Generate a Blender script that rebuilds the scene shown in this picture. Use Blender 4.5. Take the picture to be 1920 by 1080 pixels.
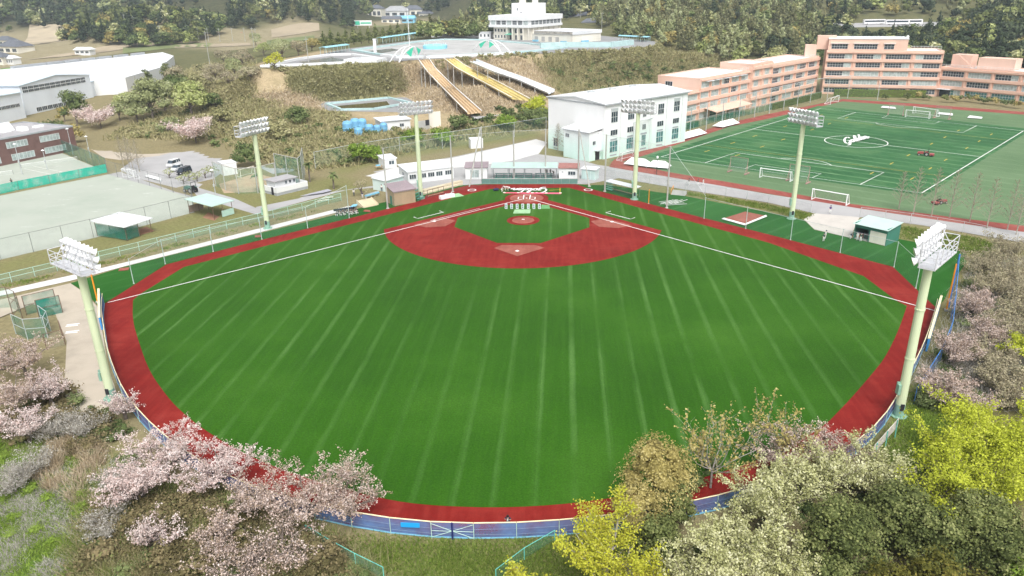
import bpy, bmesh, math, random
import numpy as np
from mathutils import Vector, Matrix
from mathutils.geometry import delaunay_2d_cdt, tessellate_polygon
for o in list(bpy.data.objects): bpy.data.objects.remove(o)
scene = bpy.context.scene
COL = scene.collection
R = math.radians
# ------------------------------------------------------------------ camera
FOC, CX, CY, CZ = 1402.54, 8.519, -173.449, 46.798          # focal length in pixels of a 1920 wide frame, drone position
YAW, PIT, ROL = -0.071411, 0.382129, -0.017658
_f = np.array([math.sin(YAW)*math.cos(PIT), math.cos(YAW)*math.cos(PIT), -math.sin(PIT)])
_r0 = np.array([math.cos(YAW), -math.sin(YAW), 0.0]); _u0 = np.cross(_r0, _f)
_r = math.cos(ROL)*_r0+math.sin(ROL)*_u0; _u = -math.sin(ROL)*_r0+math.cos(ROL)*_u0
cam = bpy.data.cameras.new('Camera'); camo = bpy.data.objects.new('Camera', cam); COL.objects.link(camo)
cam.sensor_width = 36.0; cam.lens = 36.0*FOC/1920.0; cam.clip_start = 0.5; cam.clip_end = 9000
camo.matrix_world = Matrix(((_r[0], _u[0], -_f[0], CX), (_r[1], _u[1], -_f[1], CY), (_r[2], _u[2], -_f[2], CZ), (0, 0, 0, 1)))
scene.camera = camo
# ------------------------------------------------------------------ sky, sun, exposure
SUN_EL, SUN_AZ = 55.0, 165.0                                # degrees; azimuth clockwise from +Y
w = bpy.data.worlds.new('World'); scene.world = w; w.use_nodes = True
nt = w.node_tree; nt.nodes.clear()
sky = nt.nodes.new('ShaderNodeTexSky'); sky.sky_type = 'NISHITA'; sky.sun_disc = False
sky.sun_elevation = R(SUN_EL); sky.sun_rotation = R(SUN_AZ); sky.altitude = 50; sky.air_density = 1.0; sky.dust_density = 6.0; sky.ozone_density = 1.0
hs = nt.nodes.new('ShaderNodeHueSaturation'); hs.inputs['Saturation'].default_value = 0.20   # thin bright overcast
bg = nt.nodes.new('ShaderNodeBackground'); bg.inputs[1].default_value = 0.15
wo = nt.nodes.new('ShaderNodeOutputWorld')
nt.links.new(sky.outputs[0], hs.inputs['Color']); nt.links.new(hs.outputs[0], bg.inputs[0]); nt.links.new(bg.outputs[0], wo.inputs[0])
sl = bpy.data.lights.new('Sun', 'SUN'); sl.energy = 1.5; sl.angle = R(24); sl.color = (1.0, 0.975, 0.94)
so = bpy.data.objects.new('Sun', sl); COL.objects.link(so)
_sd = Vector((math.sin(R(SUN_AZ))*math.cos(R(SUN_EL)), math.cos(R(SUN_AZ))*math.cos(R(SUN_EL)), math.sin(R(SUN_EL))))
so.rotation_euler = _sd.to_track_quat('Z', 'Y').to_euler(); so.location = _sd*400
vs = scene.view_settings; vs.view_transform = 'Standard'; vs.look = 'None'; vs.gamma = 1.0; vs.use_curve_mapping = False
vs.exposure = 0.55
# ------------------------------------------------------------------ helpers
def G(px, py, z=0.0):
    """survey: point of the photographed place at height z"""
    d = _f+(px-960)/FOC*_r+(540-py)/FOC*_u
    t = (z-CZ)/d[2]
    return Vector((CX+t*d[0], CY+t*d[1], z))
def GP(pts, z=0.0): return [G(a, b, z) for a, b in pts]
def inpoly(x, y, poly):
    c = np.zeros(np.shape(x), bool); n = len(poly)
    for i in range(n):
        x0, y0 = poly[i][0], poly[i][1]; x1, y1 = poly[(i+1) % n][0], poly[(i+1) % n][1]
        if y0 == y1: continue
        c ^= ((y0 > y) != (y1 > y)) & (x < (x1-x0)*(y-y0)/(y1-y0)+x0)
    return c
class MB:
    def __init__(s): s.v = []; s.f = []; s.m = []; s.mi = 0
    def add(s, vs, fs):
        o = len(s.v); s.v += [tuple(v) for v in vs]
        s.f += [tuple(i+o for i in f) for f in fs]; s.m += [s.mi]*len(fs); return s
    def box(s, x0, x1, y0, y1, z0, z1, M=None):
        vs = [(x, y, z) for z in (z0, z1) for y in (y0, y1) for x in (x0, x1)]
        if M is not None: vs = [M @ Vector(v) for v in vs]
        return s.add(vs, [(0, 2, 3, 1), (4, 5, 7, 6), (0, 1, 5, 4), (2, 6, 7, 3), (0, 4, 6, 2), (1, 3, 7, 5)])
    def cbox(s, c, d, rz=0, rx=0, ry=0):
        M = Matrix.Translation(c) @ Matrix.Rotation(rz, 4, 'Z') @ Matrix.Rotation(ry, 4, 'Y') @ Matrix.Rotation(rx, 4, 'X')
        return s.box(-d[0]/2, d[0]/2, -d[1]/2, d[1]/2, -d[2]/2, d[2]/2, M)
    def tube(s, a, b, r0, r1=None, n=6, cap=True):
        r1 = r0 if r1 is None else r1
        a = Vector(a); b = Vector(b); d = (b-a)
        if d.length < 1e-6: return s
        q = d.to_track_quat('Z', 'Y'); vs = []
        for p, r in ((a, r0), (b, r1)):
            for k in range(n):
                t = 2*math.pi*k/n; vs.append(p+q @ Vector((r*math.cos(t), r*math.sin(t), 0)))
        fs = [(k, (k+1) % n, n+(k+1) % n, n+k) for k in range(n)]
        if cap: fs += [tuple(range(n-1, -1, -1)), tuple(range(n, 2*n))]
        return s.add(vs, fs)
    def path(s, pts, r, n=6):
        for a, b in zip(pts[:-1], pts[1:]): s.tube(a, b, r, r, n)
        return s
    def lathe(s, prof, n=12, M=None):
        vs = []; fs = []
        for r, z in prof:
            for k in range(n):
                t = 2*math.pi*k/n; v = Vector((r*math.cos(t), r*math.sin(t), z)); vs.append(M @ v if M is not None else v)
        for i in range(len(prof)-1):
            for k in range(n): fs.append((i*n+k, i*n+(k+1) % n, (i+1)*n+(k+1) % n, (i+1)*n+k))
        fs += [tuple(range(n-1, -1, -1)), tuple(range((len(prof)-1)*n, len(prof)*n))]
        return s.add(vs, fs)
    def quad(s, *p): return s.add(p, [tuple(range(len(p)))])
    def prism(s, poly, z0, z1):
        n = len(poly); a = sum(poly[i][0]*poly[(i+1) % n][1]-poly[(i+1) % n][0]*poly[i][1] for i in range(n))
        if a < 0: poly = poly[::-1]
        vs = [(p[0], p[1], z0) for p in poly]+[(p[0], p[1], z1) for p in poly]
        tr = tessellate_polygon([[Vector((p[0], p[1], 0)) for p in poly]])
        fs = [(i, (i+1) % n, n+(i+1) % n, n+i) for i in range(n)]
        for t in tr:
            A, B, C = (Vector(poly[i][:2]) for i in t)
            if (B-A).cross(C-A) < 0: t = (t[0], t[2], t[1])
            fs += [tuple(n+i for i in t), (t[0], t[2], t[1])]
        return s.add(vs, fs)
    def extr(s, prof, axis, a0, a1):
        """profile of (u, z) points extruded along 'x' or 'y'"""
        n = len(prof)
        f = (lambda a, u, z: (a, u, z)) if axis == 'x' else (lambda a, u, z: (u, a, z))
        vs = [f(a0, u, z) for u, z in prof]+[f(a1, u, z) for u, z in prof]
        fs = [(i, (i+1) % n, n+(i+1) % n, n+i) for i in range(n)]+[tuple(range(n-1, -1, -1)), tuple(range(n, 2*n))]
        return s.add(vs, fs)
    def mesh(s, name, mats):
        me = bpy.data.meshes.new(name); me.from_pydata(s.v, [], s.f)
        mats = mats if isinstance(mats, (list, tuple)) else [mats]
        for m in mats: me.materials.append(m)
        if len(mats) > 1: me.polygons.foreach_set('material_index', s.m)
        bm = bmesh.new(); bm.from_mesh(me); bmesh.ops.recalc_face_normals(bm, faces=bm.faces); bm.to_mesh(me); bm.free()
        me.update(); return me
    def build(s, name, mats, parent=None, smooth=False):
        me = s.mesh(name, mats)
        if smooth: me.polygons.foreach_set('use_smooth', [True]*len(me.polygons))
        o = bpy.data.objects.new(name, me); COL.objects.link(o)
        if parent is not None: o.parent = parent
        return o
def tag(o, label, cat, group=None, kind=None):
    if label: o['label'] = label
    if cat: o['category'] = cat
    if group: o['group'] = group
    if kind: o['kind'] = kind
    return o
def thing(name, label, cat, loc=(0, 0, 0), rz=0.0, group=None):
    o = bpy.data.objects.new(name, None); COL.objects.link(o); o.empty_display_size = 0.3
    o.location = loc; o.rotation_euler = (0, 0, rz)
    return tag(o, label, cat, group)
def inst(name, me, parent=None, loc=(0, 0, 0), rot=(0, 0, 0), sc=None):
    o = bpy.data.objects.new(name, me); COL.objects.link(o); o.location = loc; o.rotation_euler = rot
    if sc is not None: o.scale = sc if hasattr(sc, '__len__') else (sc, sc, sc)
    if parent is not None: o.parent = parent
    return o
def dup(root, loc, rz=0.0, label=None, group=None, sc=None):
    def cp(o, par):
        c = o.copy(); COL.objects.link(c); c.parent = par
        for k in o.children: cp(k, c)
        return c
    r = cp(root, None); r.location = loc; r.rotation_euler = (0, 0, rz)
    if label: r['label'] = label
    if group: r['group'] = group
    if sc: r.scale = (sc, sc, sc)
    return r
def yaw(a, b): return math.atan2(b[1]-a[1], b[0]-a[0])
# ------------------------------------------------------------------ materials
MATS = {}
def nodes(name):
    m = bpy.data.materials.new(name); m.use_nodes = True; n = m.node_tree; n.nodes.clear()
    out = n.nodes.new('ShaderNodeOutputMaterial'); b = n.nodes.new('ShaderNodeBsdfPrincipled')
    n.links.new(b.outputs[0], out.inputs[0]); MATS[name] = m
    return m, n, b, out
def pos(n, sc=(1, 1, 1)):
    g = n.nodes.new('ShaderNodeNewGeometry'); mp = n.nodes.new('ShaderNodeMapping'); mp.inputs['Scale'].default_value = sc
    n.links.new(g.outputs['Position'], mp.inputs[0]); return mp.outputs[0]
def noise(n, vec, scale, detail=4, rough=0.6):
    t = n.nodes.new('ShaderNodeTexNoise'); t.inputs['Scale'].default_value = scale; t.inputs['Detail'].default_value = detail
    t.inputs['Roughness'].default_value = rough
    if vec is not None: n.links.new(vec, t.inputs['Vector'])
    return t.outputs['Fac']
def ramp(n, fac, stops):
    r = n.nodes.new('ShaderNodeValToRGB'); e = r.color_ramp.elements
    while len(e) < len(stops): e.new(0.5)
    for i, (p, c) in enumerate(stops): e[i].position = p; e[i].color = tuple(c)+(1,) if len(c) == 3 else c
    n.links.new(fac, r.inputs[0]); return r.outputs[0]
def mixc(n, fac, a, b, mode='MIX'):
    m = n.nodes.new('ShaderNodeMix'); m.data_type = 'RGBA'; m.blend_type = mode
    for s_, v in ((0, fac), (6, a), (7, b)):
        if isinstance(v, (int, float)): m.inputs[s_].default_value = v
        elif isinstance(v, (tuple, list)): m.inputs[s_].default_value = tuple(v)+((1,) if len(v) == 3 else ())
        else: n.links.new(v, m.inputs[s_])
    return m.outputs[2]
def math_(n, op, a, b=None, c=None):
    m = n.nodes.new('ShaderNodeMath'); m.operation = op
    for i, v in enumerate((a, b, c)):
        if v is None: continue
        if isinstance(v, (int, float)): m.inputs[i].default_value = v
        else: n.links.new(v, m.inputs[i])
    return m.outputs[0]
def bump(n, b, fac, strength=0.3, dist=0.05):
    bp = n.nodes.new('ShaderNodeBump'); bp.inputs['Strength'].default_value = strength; bp.inputs['Distance'].default_value = dist
    n.links.new(fac, bp.inputs['Height']); n.links.new(bp.outputs[0], b.inputs['Normal'])
def mat(name, col, rough=0.7, var=0.12, scale=0.6, metal=0.0, spec=0.3, col2=None, streak=False):
    """painted / mineral surface with patchy wear"""
    if name in MATS: return MATS[name]
    m, n, b, out = nodes(name)
    v = pos(n, (1, 1, 0.18) if streak else (1, 1, 1))
    f1 = noise(n, v, scale, 5, 0.65)
    c2 = col2 or tuple(c*(1-2.2*var) for c in col)
    c3 = tuple(min(1, c*(1+var)) for c in col)
    c = ramp(n, f1, [(0.28, c2), (0.5, col), (0.75, c3)])
    n.links.new(c, b.inputs['Base Color']); b.inputs['Roughness'].default_value = rough; b.inputs['Metallic'].default_value = metal
    b.inputs['Specular IOR Level'].default_value = spec
    return m
def glass(name, col=(0.03, 0.04, 0.05), rough=0.12, var=0.5):
    if name in MATS: return MATS[name]
    m, n, b, out = nodes(name)
    f = noise(n, pos(n, (1, 1, 1)), 0.9, 2)
    n.links.new(ramp(n, f, [(0.35, tuple(c*(1-var) for c in col)), (0.65, tuple(c*(1+var) for c in col))]), b.inputs['Base Color'])
    b.inputs['Roughness'].default_value = rough; b.inputs['Specular IOR Level'].default_value = 0.6
    return m
def netmat(name, col, dens):
    """knotted net / wire mesh: too fine to see its strands, so a porous sheet"""
    if name in MATS: return MATS[name]
    m, n, b, out = nodes(name)
    b.inputs['Base Color'].default_value = tuple(col)+(1,); b.inputs['Roughness'].default_value = 0.8; b.inputs['Specular IOR Level'].default_value = 0.1
    t = n.nodes.new('ShaderNodeBsdfTransparent'); mx = n.nodes.new('ShaderNodeMixShader')
    f = noise(n, pos(n), 0.5, 3); f2 = math_(n, 'MULTIPLY', f, 2*dens)
    n.links.new(f2, mx.inputs[0]); n.links.new(t.outputs[0], mx.inputs[1]); n.links.new(b.outputs[0], mx.inputs[2]); n.links.new(mx.outputs[0], out.inputs[0])
    return m
def foliage(name, cols, rough=0.75, trans=0.0):
    """leaf colour picked per leaf from the 'tint' attribute"""
    if name in MATS: return MATS[name]
    m, n, b, out = nodes(name)
    a = n.nodes.new('ShaderNodeAttribute'); a.attribute_name = 'tint'
    k = len(cols)
    n.links.new(ramp(n, a.outputs['Fac'], [(i/(k-1), c) for i, c in enumerate(cols)]), b.inputs['Base Color'])
    b.inputs['Roughness'].default_value = rough; b.inputs['Specular IOR Level'].default_value = 0.12
    if trans:
        t = n.nodes.new('ShaderNodeBsdfTranslucent'); mx = n.nodes.new('ShaderNodeMixShader'); mx.inputs[0].default_value = trans
        n.links.new(ramp(n, a.outputs['Fac'], [(i/(k-1), c) for i, c in enumerate(cols)]), t.inputs[0])
        n.links.new(b.outputs[0], mx.inputs[1]); n.links.new(t.outputs[0], mx.inputs[2]); n.links.new(mx.outputs[0], out.inputs[0])
    return m
# ================================================================== terrain
ZP, ZT = 17.0, 4.0        # heights of the waterpark plateau and its lower terrace
def DP(px, dist, z):
    d = _f+(px-960)/FOC*_r
    d = d/math.hypot(d[0], d[1]); return Vector((CX+dist*d[0], CY+dist*d[1], z))
CP = []
for x, y in [(-70, -70), (-60, -84), (70, -70), (-50, -99), (50, -99), (-30, -115), (30, -115), (0, -123), (-60, -40), (60, -40), (0, -60), (0, 0), (-20, 45), (-40, 36), (-62, 30), (-80, 34),
             (-110, -45), (-150, 20), (-192, 78), (-225, 118), (-240, 150), (-160, 66), (-122, 52), (-175, 100), (-110, 58), (20, 40), (44, 80), (48, 100), (97, 160), (126, 190), (170, 180), (200, 156), (235, 120), (160, 86), (93, 5),
             (105, -12), (80, -30), (66, -52), (5, 62), (8, 68), (230, 60), (160, -20), (-140, -60), (-95, 46), (-86, 40)]: CP.append((x, y, -0.03))
for px, py, z in [
    (470, 300, 0), (560, 325, 0), (640, 320, 0), (720, 300, 0), (800, 282, 0), (900, 262, 0), (1000, 246, 0), (1028, 240, 0),
    (500, 255, 4), (600, 255, 4.5), (700, 252, 3.5), (480, 188, 9), (540, 203, 8), (600, 212, 7.3), (650, 216, 7),
    (600, 195, 7), (620, 206, 7), (760, 212, 7), (800, 204, 7), (775, 180, 7), (740, 178, 7), (610, 189, 7), (870, 222, 6.9), (925, 218, 6.9), (1000, 196, 6.5), (1028, 185, 6), (990, 210, 5),
    (860, 244, 2), (960, 232, 2), (780, 240, 3),
    (560, 175, 11), (650, 165, 13), (760, 160, 13), (880, 165, 13), (960, 150, 13.5), (520, 160, 12),
    (440, 140, 14), (470, 132, 20.5), (540, 128, 21), (650, 122, 21), (720, 118, 21), (800, 112, 21), (900, 109, 21), (960, 105, 21), (1060, 100, 21), (1180, 97, 21), (1235, 92, 20.5),
    (500, 112, 21), (560, 105, 21), (640, 86, 21), (760, 74, 21), (850, 66, 21), (920, 60, 21), (1000, 60, 21), (1120, 62, 21), (1240, 72, 20),
    (1100, 130, 12), (1200, 125, 11), (1290, 110, 12), (1290, 150, 4), (1200, 155, 5), (1100, 165, 5), (1380, 120, 5), (1340, 92, 15), (1420, 100, 6), (1350, 140, 2),
    (250, 245, 0.3), (300, 245, 1.5), (350, 250, 2), (400, 250, 3), (420, 275, 0.5), (300, 205, 5), (340, 180, 8), (400, 190, 9), (440, 165, 11), (420, 120, 10), (330, 130, 7), (260, 180, 5), (230, 205, 1),
    (200, 85, 5), (100, 75, 5), (20, 105, 4), (0, 125, 3), (400, 100, 6), (330, 82, 6), (480, 84, 7), (560, 72, 8), (0, 70, 5), (590, 66, 9), (700, 48, 9), (800, 46, 10), (150, 110, 4), (300, 105, 5), (-150, 130, 3), (-200, 80, 5)]:
    if not (py < 86 and z <= 10) and (px >= 440 or py >= 115) and px < 1300: z = z*4/7 if z < 7 else 4+(z-7)*13/14
    p = G(px, py, z); CP.append((p.x, p.y, z))
for px, d, z in [(-300, 900, 6), (-300, 1200, 90), (60, 1080, 8), (0, 1500, 110), (150, 1500, 110), (230, 760, 9), (300, 770, 30), (360, 770, 33), (430, 760, 30), (490, 740, 16), (360, 700, 7), (270, 690, 7), (450, 700, 7), (360, 880, 20), (220, 1000, 12), (240, 1500, 100),
    (540, 800, 10), (560, 860, 30), (640, 900, 34), (690, 930, 20), (600, 1200, 80), (720, 1080, 12), (780, 1150, 14), (840, 1150, 14), (760, 1400, 70), (900, 1300, 70), (870, 540, 16), (940, 560, 16), (880, 760, 19), (1000, 800, 30), (1000, 1200, 75),
    (1090, 520, 17), (1130, 640, 24), (1180, 520, 18), (1250, 500, 17), (1250, 620, 34), (1350, 500, 16), (1350, 640, 30), (1450, 440, 6), (1450, 560, 17), (1550, 440, 4), (1520, 600, 19), (1680, 620, 19), (1600, 530, 11), (1700, 440, 5), (1700, 560, 16), (1800, 440, 6), (1800, 540, 19), (1920, 440, 8), (1920, 540, 22), (2100, 420, 10), (2100, 600, 32),
    (1200, 900, 62), (1450, 900, 55), (1700, 900, 60), (2000, 900, 75), (2300, 700, 50), (2300, 350, 5), (1400, 1400, 100), (1800, 1400, 110), (2300, 1300, 110)]:
    p = DP(px, d, z); CP.append((p.x, p.y, z))
for x, y, z in [(-40, -128, -1.5), (0, -132, -2), (40, -128, -1.5), (-60, -118, -1.2), (-80, -95, -0.6), (70, -105, -1), (95, -70, -0.5), (-60, -160, -7), (60, -160, -6), (0, -175, -9), (-140, -140, -6), (150, -130, -6), (-300, -200, -8), (300, -200, -8), (0, -420, -25), (-500, -400, -20), (500, -400, -20),
                (-2500, -450, 0), (2500, -450, 0), (-2500, 900, 40), (2500, 900, 120), (-2500, 3000, 150), (2500, 3000, 150), (0, 3000, 150), (-600, 0, 2), (600, 0, 20), (-900, 300, 4), (400, 200, 18), (450, -100, 5)]: CP.append((x, y, z))
_pts = [Vector((c[0], c[1])) for c in CP]
_vo, _eo, _fo, _ov, _, _ = delaunay_2d_cdt(_pts, [], [], 0, 1e-4)
_vz = np.array([CP[o[0]][2] for o in _ov]); _vx = np.array([v.x for v in _vo]); _vy = np.array([v.y for v in _vo])
def _axis(n0, a, b, step, lo, hi, g=1.07):
    mid = list(np.arange(a, b+1e-6, step)); s = step; x = a; left = []
    while x > lo: s *= g; x -= s; left.append(x)
    s = step; x = b; right = []
    while x < hi: s *= g; x += s; right.append(x)
    return np.array(left[::-1]+mid+right)
GX = _axis(0, -140, 140, 2.8, -2300, 2300, 1.06); GY = _axis(0, -150, 170, 2.8, -400, 2700, 1.035)
_gx, _gy = np.meshgrid(GX, GY); TZ = np.full(_gx.shape, np.nan)
for t in _fo:
    if len(t) != 3: continue
    a, b, c = t
    x0, x1 = min(_vx[list(t)]), max(_vx[list(t)]); y0, y1 = min(_vy[list(t)]), max(_vy[list(t)])
    i0, i1 = np.searchsorted(GX, [x0-1e-6, x1+1e-6]); j0, j1 = np.searchsorted(GY, [y0-1e-6, y1+1e-6])
    if i0 >= i1 or j0 >= j1: continue
    X = _gx[j0:j1, i0:i1]; Y = _gy[j0:j1, i0:i1]
    d = (_vy[b]-_vy[c])*(_vx[a]-_vx[c])+(_vx[c]-_vx[b])*(_vy[a]-_vy[c])
    if abs(d) < 1e-9: continue
    l0 = ((_vy[b]-_vy[c])*(X-_vx[c])+(_vx[c]-_vx[b])*(Y-_vy[c]))/d
    l1 = ((_vy[c]-_vy[a])*(X-_vx[c])+(_vx[a]-_vx[c])*(Y-_vy[c]))/d
    l2 = 1-l0-l1; k = (l0 > -1e-6) & (l1 > -1e-6) & (l2 > -1e-6)
    TZ[j0:j1, i0:i1][k] = (l0*_vz[a]+l1*_vz[b]+l2*_vz[c])[k]
TZ = np.nan_to_num(TZ, nan=0.0)
rng = np.random.default_rng(7)
def vnoise(x, y, s, seed=0):
    """smooth value noise for bumps of about s metres"""
    r = np.random.default_rng(seed).random((64, 64)); u = np.asarray(x)/s; v = np.asarray(y)/s
    i = np.floor(u).astype(int); j = np.floor(v).astype(int); fu = u-i; fv = v-j
    fu = fu*fu*(3-2*fu); fv = fv*fv*(3-2*fv); i &= 63; j &= 63; i1 = (i+1) & 63; j1 = (j+1) & 63
    return (r[j, i]*(1-fu)+r[j, i1]*fu)*(1-fv)+(r[j1, i]*(1-fu)+r[j1, i1]*fu)*fv
_flat = np.abs(TZ+0.03) < 0.005
for _ in range(3):
    s = TZ.copy(); s[1:-1, 1:-1] = (TZ[1:-1, 1:-1]*2+TZ[:-2, 1:-1]+TZ[2:, 1:-1]+TZ[1:-1, :-2]+TZ[1:-1, 2:])/6
    TZ = np.where(_flat, TZ, s)
PLATEAU = GP([(470, 132), (540, 127), (650, 121), (720, 117), (800, 111.5), (900, 108.5), (960, 104.5), (1060, 99), (1180, 95.5), (1235, 90), (1240, 74), (1120, 64), (1000, 62), (920, 62), (850, 68), (760, 76), (640, 88), (560, 106), (500, 113)], ZP)
TERR = GP([(585, 200), (620, 211), (800, 214), (815, 205), (780, 178), (735, 176), (600, 190)], ZT)
_ip = inpoly(_gx, _gy, PLATEAU); _it = inpoly(_gx, _gy, TERR)
_bump = (vnoise(_gx, _gy, 9, 1)-0.5)*0.9+(vnoise(_gx, _gy, 31, 2)-0.5)*1.6+(vnoise(_gx, _gy, 120, 3)-0.5)*np.clip((_gy-350)/60, 0, 14)
_bump *= np.clip((np.abs(TZ+0.03)-0.3)/2.0, 0, 1)
TZ = TZ+np.where(_flat | _ip | _it, 0, _bump)
TZ[_ip] = ZP-0.1; TZ[_it] = ZT-0.05
_by = DP(1600, 602, 0); _iy = (np.abs(_gx-_by.x) < 52) & (np.abs(_gy-_by.y) < 40); BUSZ = 19.0; TZ[_iy] = BUSZ
def HZ(x, y):
    x = np.asarray(x, float); y = np.asarray(y, float)
    i = np.clip(np.searchsorted(GX, x)-1, 0, len(GX)-2); j = np.clip(np.searchsorted(GY, y)-1, 0, len(GY)-2)
    u = np.clip((x-GX[i])/(GX[i+1]-GX[i]), 0, 1); v = np.clip((y-GY[j])/(GY[j+1]-GY[j]), 0, 1)
    return (TZ[j, i]*(1-u)+TZ[j, i+1]*u)*(1-v)+(TZ[j+1, i]*(1-u)+TZ[j+1, i+1]*u)*v
def gz(x, y): return float(HZ(x, y))
def GT(px, py):
    """point of the terrain seen at this place of the photograph"""
    d = _f+(px-960)/FOC*_r+(540-py)/FOC*_u; d = d/math.hypot(d[0], d[1])
    ts = np.concatenate([np.arange(20, 600, 1.0), np.arange(600, 2600, 4.0)])
    dz = CZ+ts*d[2]-HZ(CX+ts*d[0], CY+ts*d[1]); k = np.argmax(dz < 0)
    if dz[k] >= 0: k = len(ts)-1
    t0, t1 = ts[max(0, k-1)], ts[k]; a, b = dz[max(0, k-1)], dz[k]; t = t0+(t1-t0)*(a/(a-b) if a != b else 0)
    return Vector((CX+t*d[0], CY+t*d[1], CZ+t*d[2]))
# ---- ground cover colours (soil, straw, turf) on the sheet
SCRUB = (0.25, 0.215, 0.125); STRAW = (0.42, 0.335, 0.22); GREEN = (0.10, 0.17, 0.03); OLIVE = (0.20, 0.20, 0.085); WOOD = (0.12, 0.125, 0.06); SAND = (0.50, 0.41, 0.30); PADDY = (0.31, 0.27, 0.18)
tc = np.zeros(TZ.shape+(3,)); tc[:] = SCRUB
far = np.hypot(_gx-CX, _gy-CY)
tc[far > 420] = WOOD
def zone(poly, col, z=0.0, feather=0):
    tc[inpoly(_gx, _gy, GP(poly, z) if not isinstance(poly[0], Vector) else poly)] = col
zone([(-400, 150), (0, 122), (330, 92), (420, 98), (480, 95), (620, 78), (560, 62), (500, 72), (230, 80), (150, 60), (-100, 40), (-400, 60)], PADDY, 5)
zone([(690, 55), (830, 52), (820, 35), (690, 38)], PADDY, 10)
zone([(480, 132), (620, 185), (800, 210), (920, 216), (1040, 200), (1130, 150), (1030, 110), (960, 105), (800, 113)], STRAW, 9)
zone([(545, 140), (740, 128), (735, 165), (600, 180), (560, 165)], OLIVE, 11)
zone([(470, 185), (590, 180), (620, 200), (520, 210)], STRAW, 5)
zone([(1020, 130), (1150, 115), (1240, 100), (1330, 105), (1300, 160), (1050, 175)], OLIVE, 6)
zone([(-200, 560), (0, 520), (480, 408), (700, 355), (640, 340), (480, 395), (365, 398), (0, 488), (-200, 530)], OLIVE)
zone([(385, 400), (480, 392), (640, 345), (700, 350), (640, 330), (560, 340), (480, 345), (400, 345)], OLIVE)
zone([(640, 330), (720, 300), (860, 280), (1020, 255), (1020, 245), (860, 258), (720, 288), (620, 318)], OLIVE)
zone([(1160, 335), (1290, 356), (1445, 382), (1600, 410), (1725, 424), (1900, 470), (1900, 500), (1740, 470), (1590, 450), (1440, 400), (1280, 368), (1100, 345)], OLIVE)
zone([(1010, 288), (1080, 298), (1130, 312), (1130, 300), (1028, 276)], OLIVE)
zone([(-100, 900), (0, 790), (200, 850), (250, 1000), (260, 1100), (-100, 1150)], GREEN)
zone([(560, 1015), (1020, 1010), (1300, 990), (1000, 1200), (500, 1200)], OLIVE)
zone([(760, 1040), (960, 1030), (990, 1080), (760, 1080)], GREEN)
zone([(1640, 850), (1700, 760), (1720, 600), (1780, 480), (2100, 420), (2300, 900), (1700, 1000)], (0.17, 0.16, 0.07))
zone([(1640, 860), (1690, 770), (1730, 690), (1800, 760), (1750, 880)], GREEN)
tc[(far > 820) & (TZ > 12.5)] = (0.05, 0.06, 0.03)
for _ in range(1):
    s = tc.copy(); s[1:-1, 1:-1] = (tc[1:-1, 1:-1]*2+tc[:-2, 1:-1]+tc[2:, 1:-1]+tc[1:-1, :-2]+tc[1:-1, 2:])/6; tc = s
ny, nx = TZ.shape
me = bpy.data.meshes.new('ground')
idx = np.arange(ny*nx).reshape(ny, nx)
q = np.stack([idx[:-1, :-1], idx[:-1, 1:], idx[1:, 1:], idx[1:, :-1]], -1).reshape(-1, 4)
def mesh_np(me, V, F):
    n = F.shape[1]
    me.vertices.add(len(V)); me.vertices.foreach_set('co', np.ascontiguousarray(V, dtype=np.float32).ravel())
    me.loops.add(F.size); me.loops.foreach_set('vertex_index', np.ascontiguousarray(F, dtype=np.int32).ravel())
    me.polygons.add(len(F)); me.polygons.foreach_set('loop_start', np.arange(0, F.size, n, dtype=np.int32))
    me.update(calc_edges=True); return me
mesh_np(me, np.stack([_gx.ravel(), _gy.ravel(), TZ.ravel()], -1), q)
me.polygons.foreach_set('use_smooth', np.ones(len(q), bool))
at = me.color_attributes.new('cover', 'FLOAT_COLOR', 'POINT')
at.data.foreach_set('color', np.concatenate([tc.reshape(-1, 3), np.ones((ny*nx, 1))], 1).astype(np.float32).ravel())
m, n, b, out = nodes('ground_cover')
a = n.nodes.new('ShaderNodeAttribute'); a.attribute_name = 'cover'
p = pos(n)
f1 = noise(n, p, 0.22, 6, 0.7); f2 = noise(n, p, 1.6, 5, 0.7)
c = mixc(n, ramp(n, f1, [(0.42, (0, 0, 0)), (0.62, (0.85, 0.85, 0.85))]), a.outputs['Color'], mixc(n, 0.5, a.outputs['Color'], (0.22, 0.19, 0.10)))
c = mixc(n, 1.0, c, ramp(n, f2, [(0.25, (0.62, 0.62, 0.6)), (0.6, (1.05, 1.05, 1.0)), (0.8, (1.25, 1.2, 1.1))]), 'MULTIPLY')
n.links.new(c, b.inputs['Base Color']); b.inputs['Roughness'].default_value = 0.95; b.inputs['Specular IOR Level'].default_value = 0.05
bump(n, b, f2, 0.6, 0.3)
me.materials.append(m)
go = bpy.data.objects.new('ground', me); COL.objects.link(go); go['kind'] = 'structure'
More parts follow.
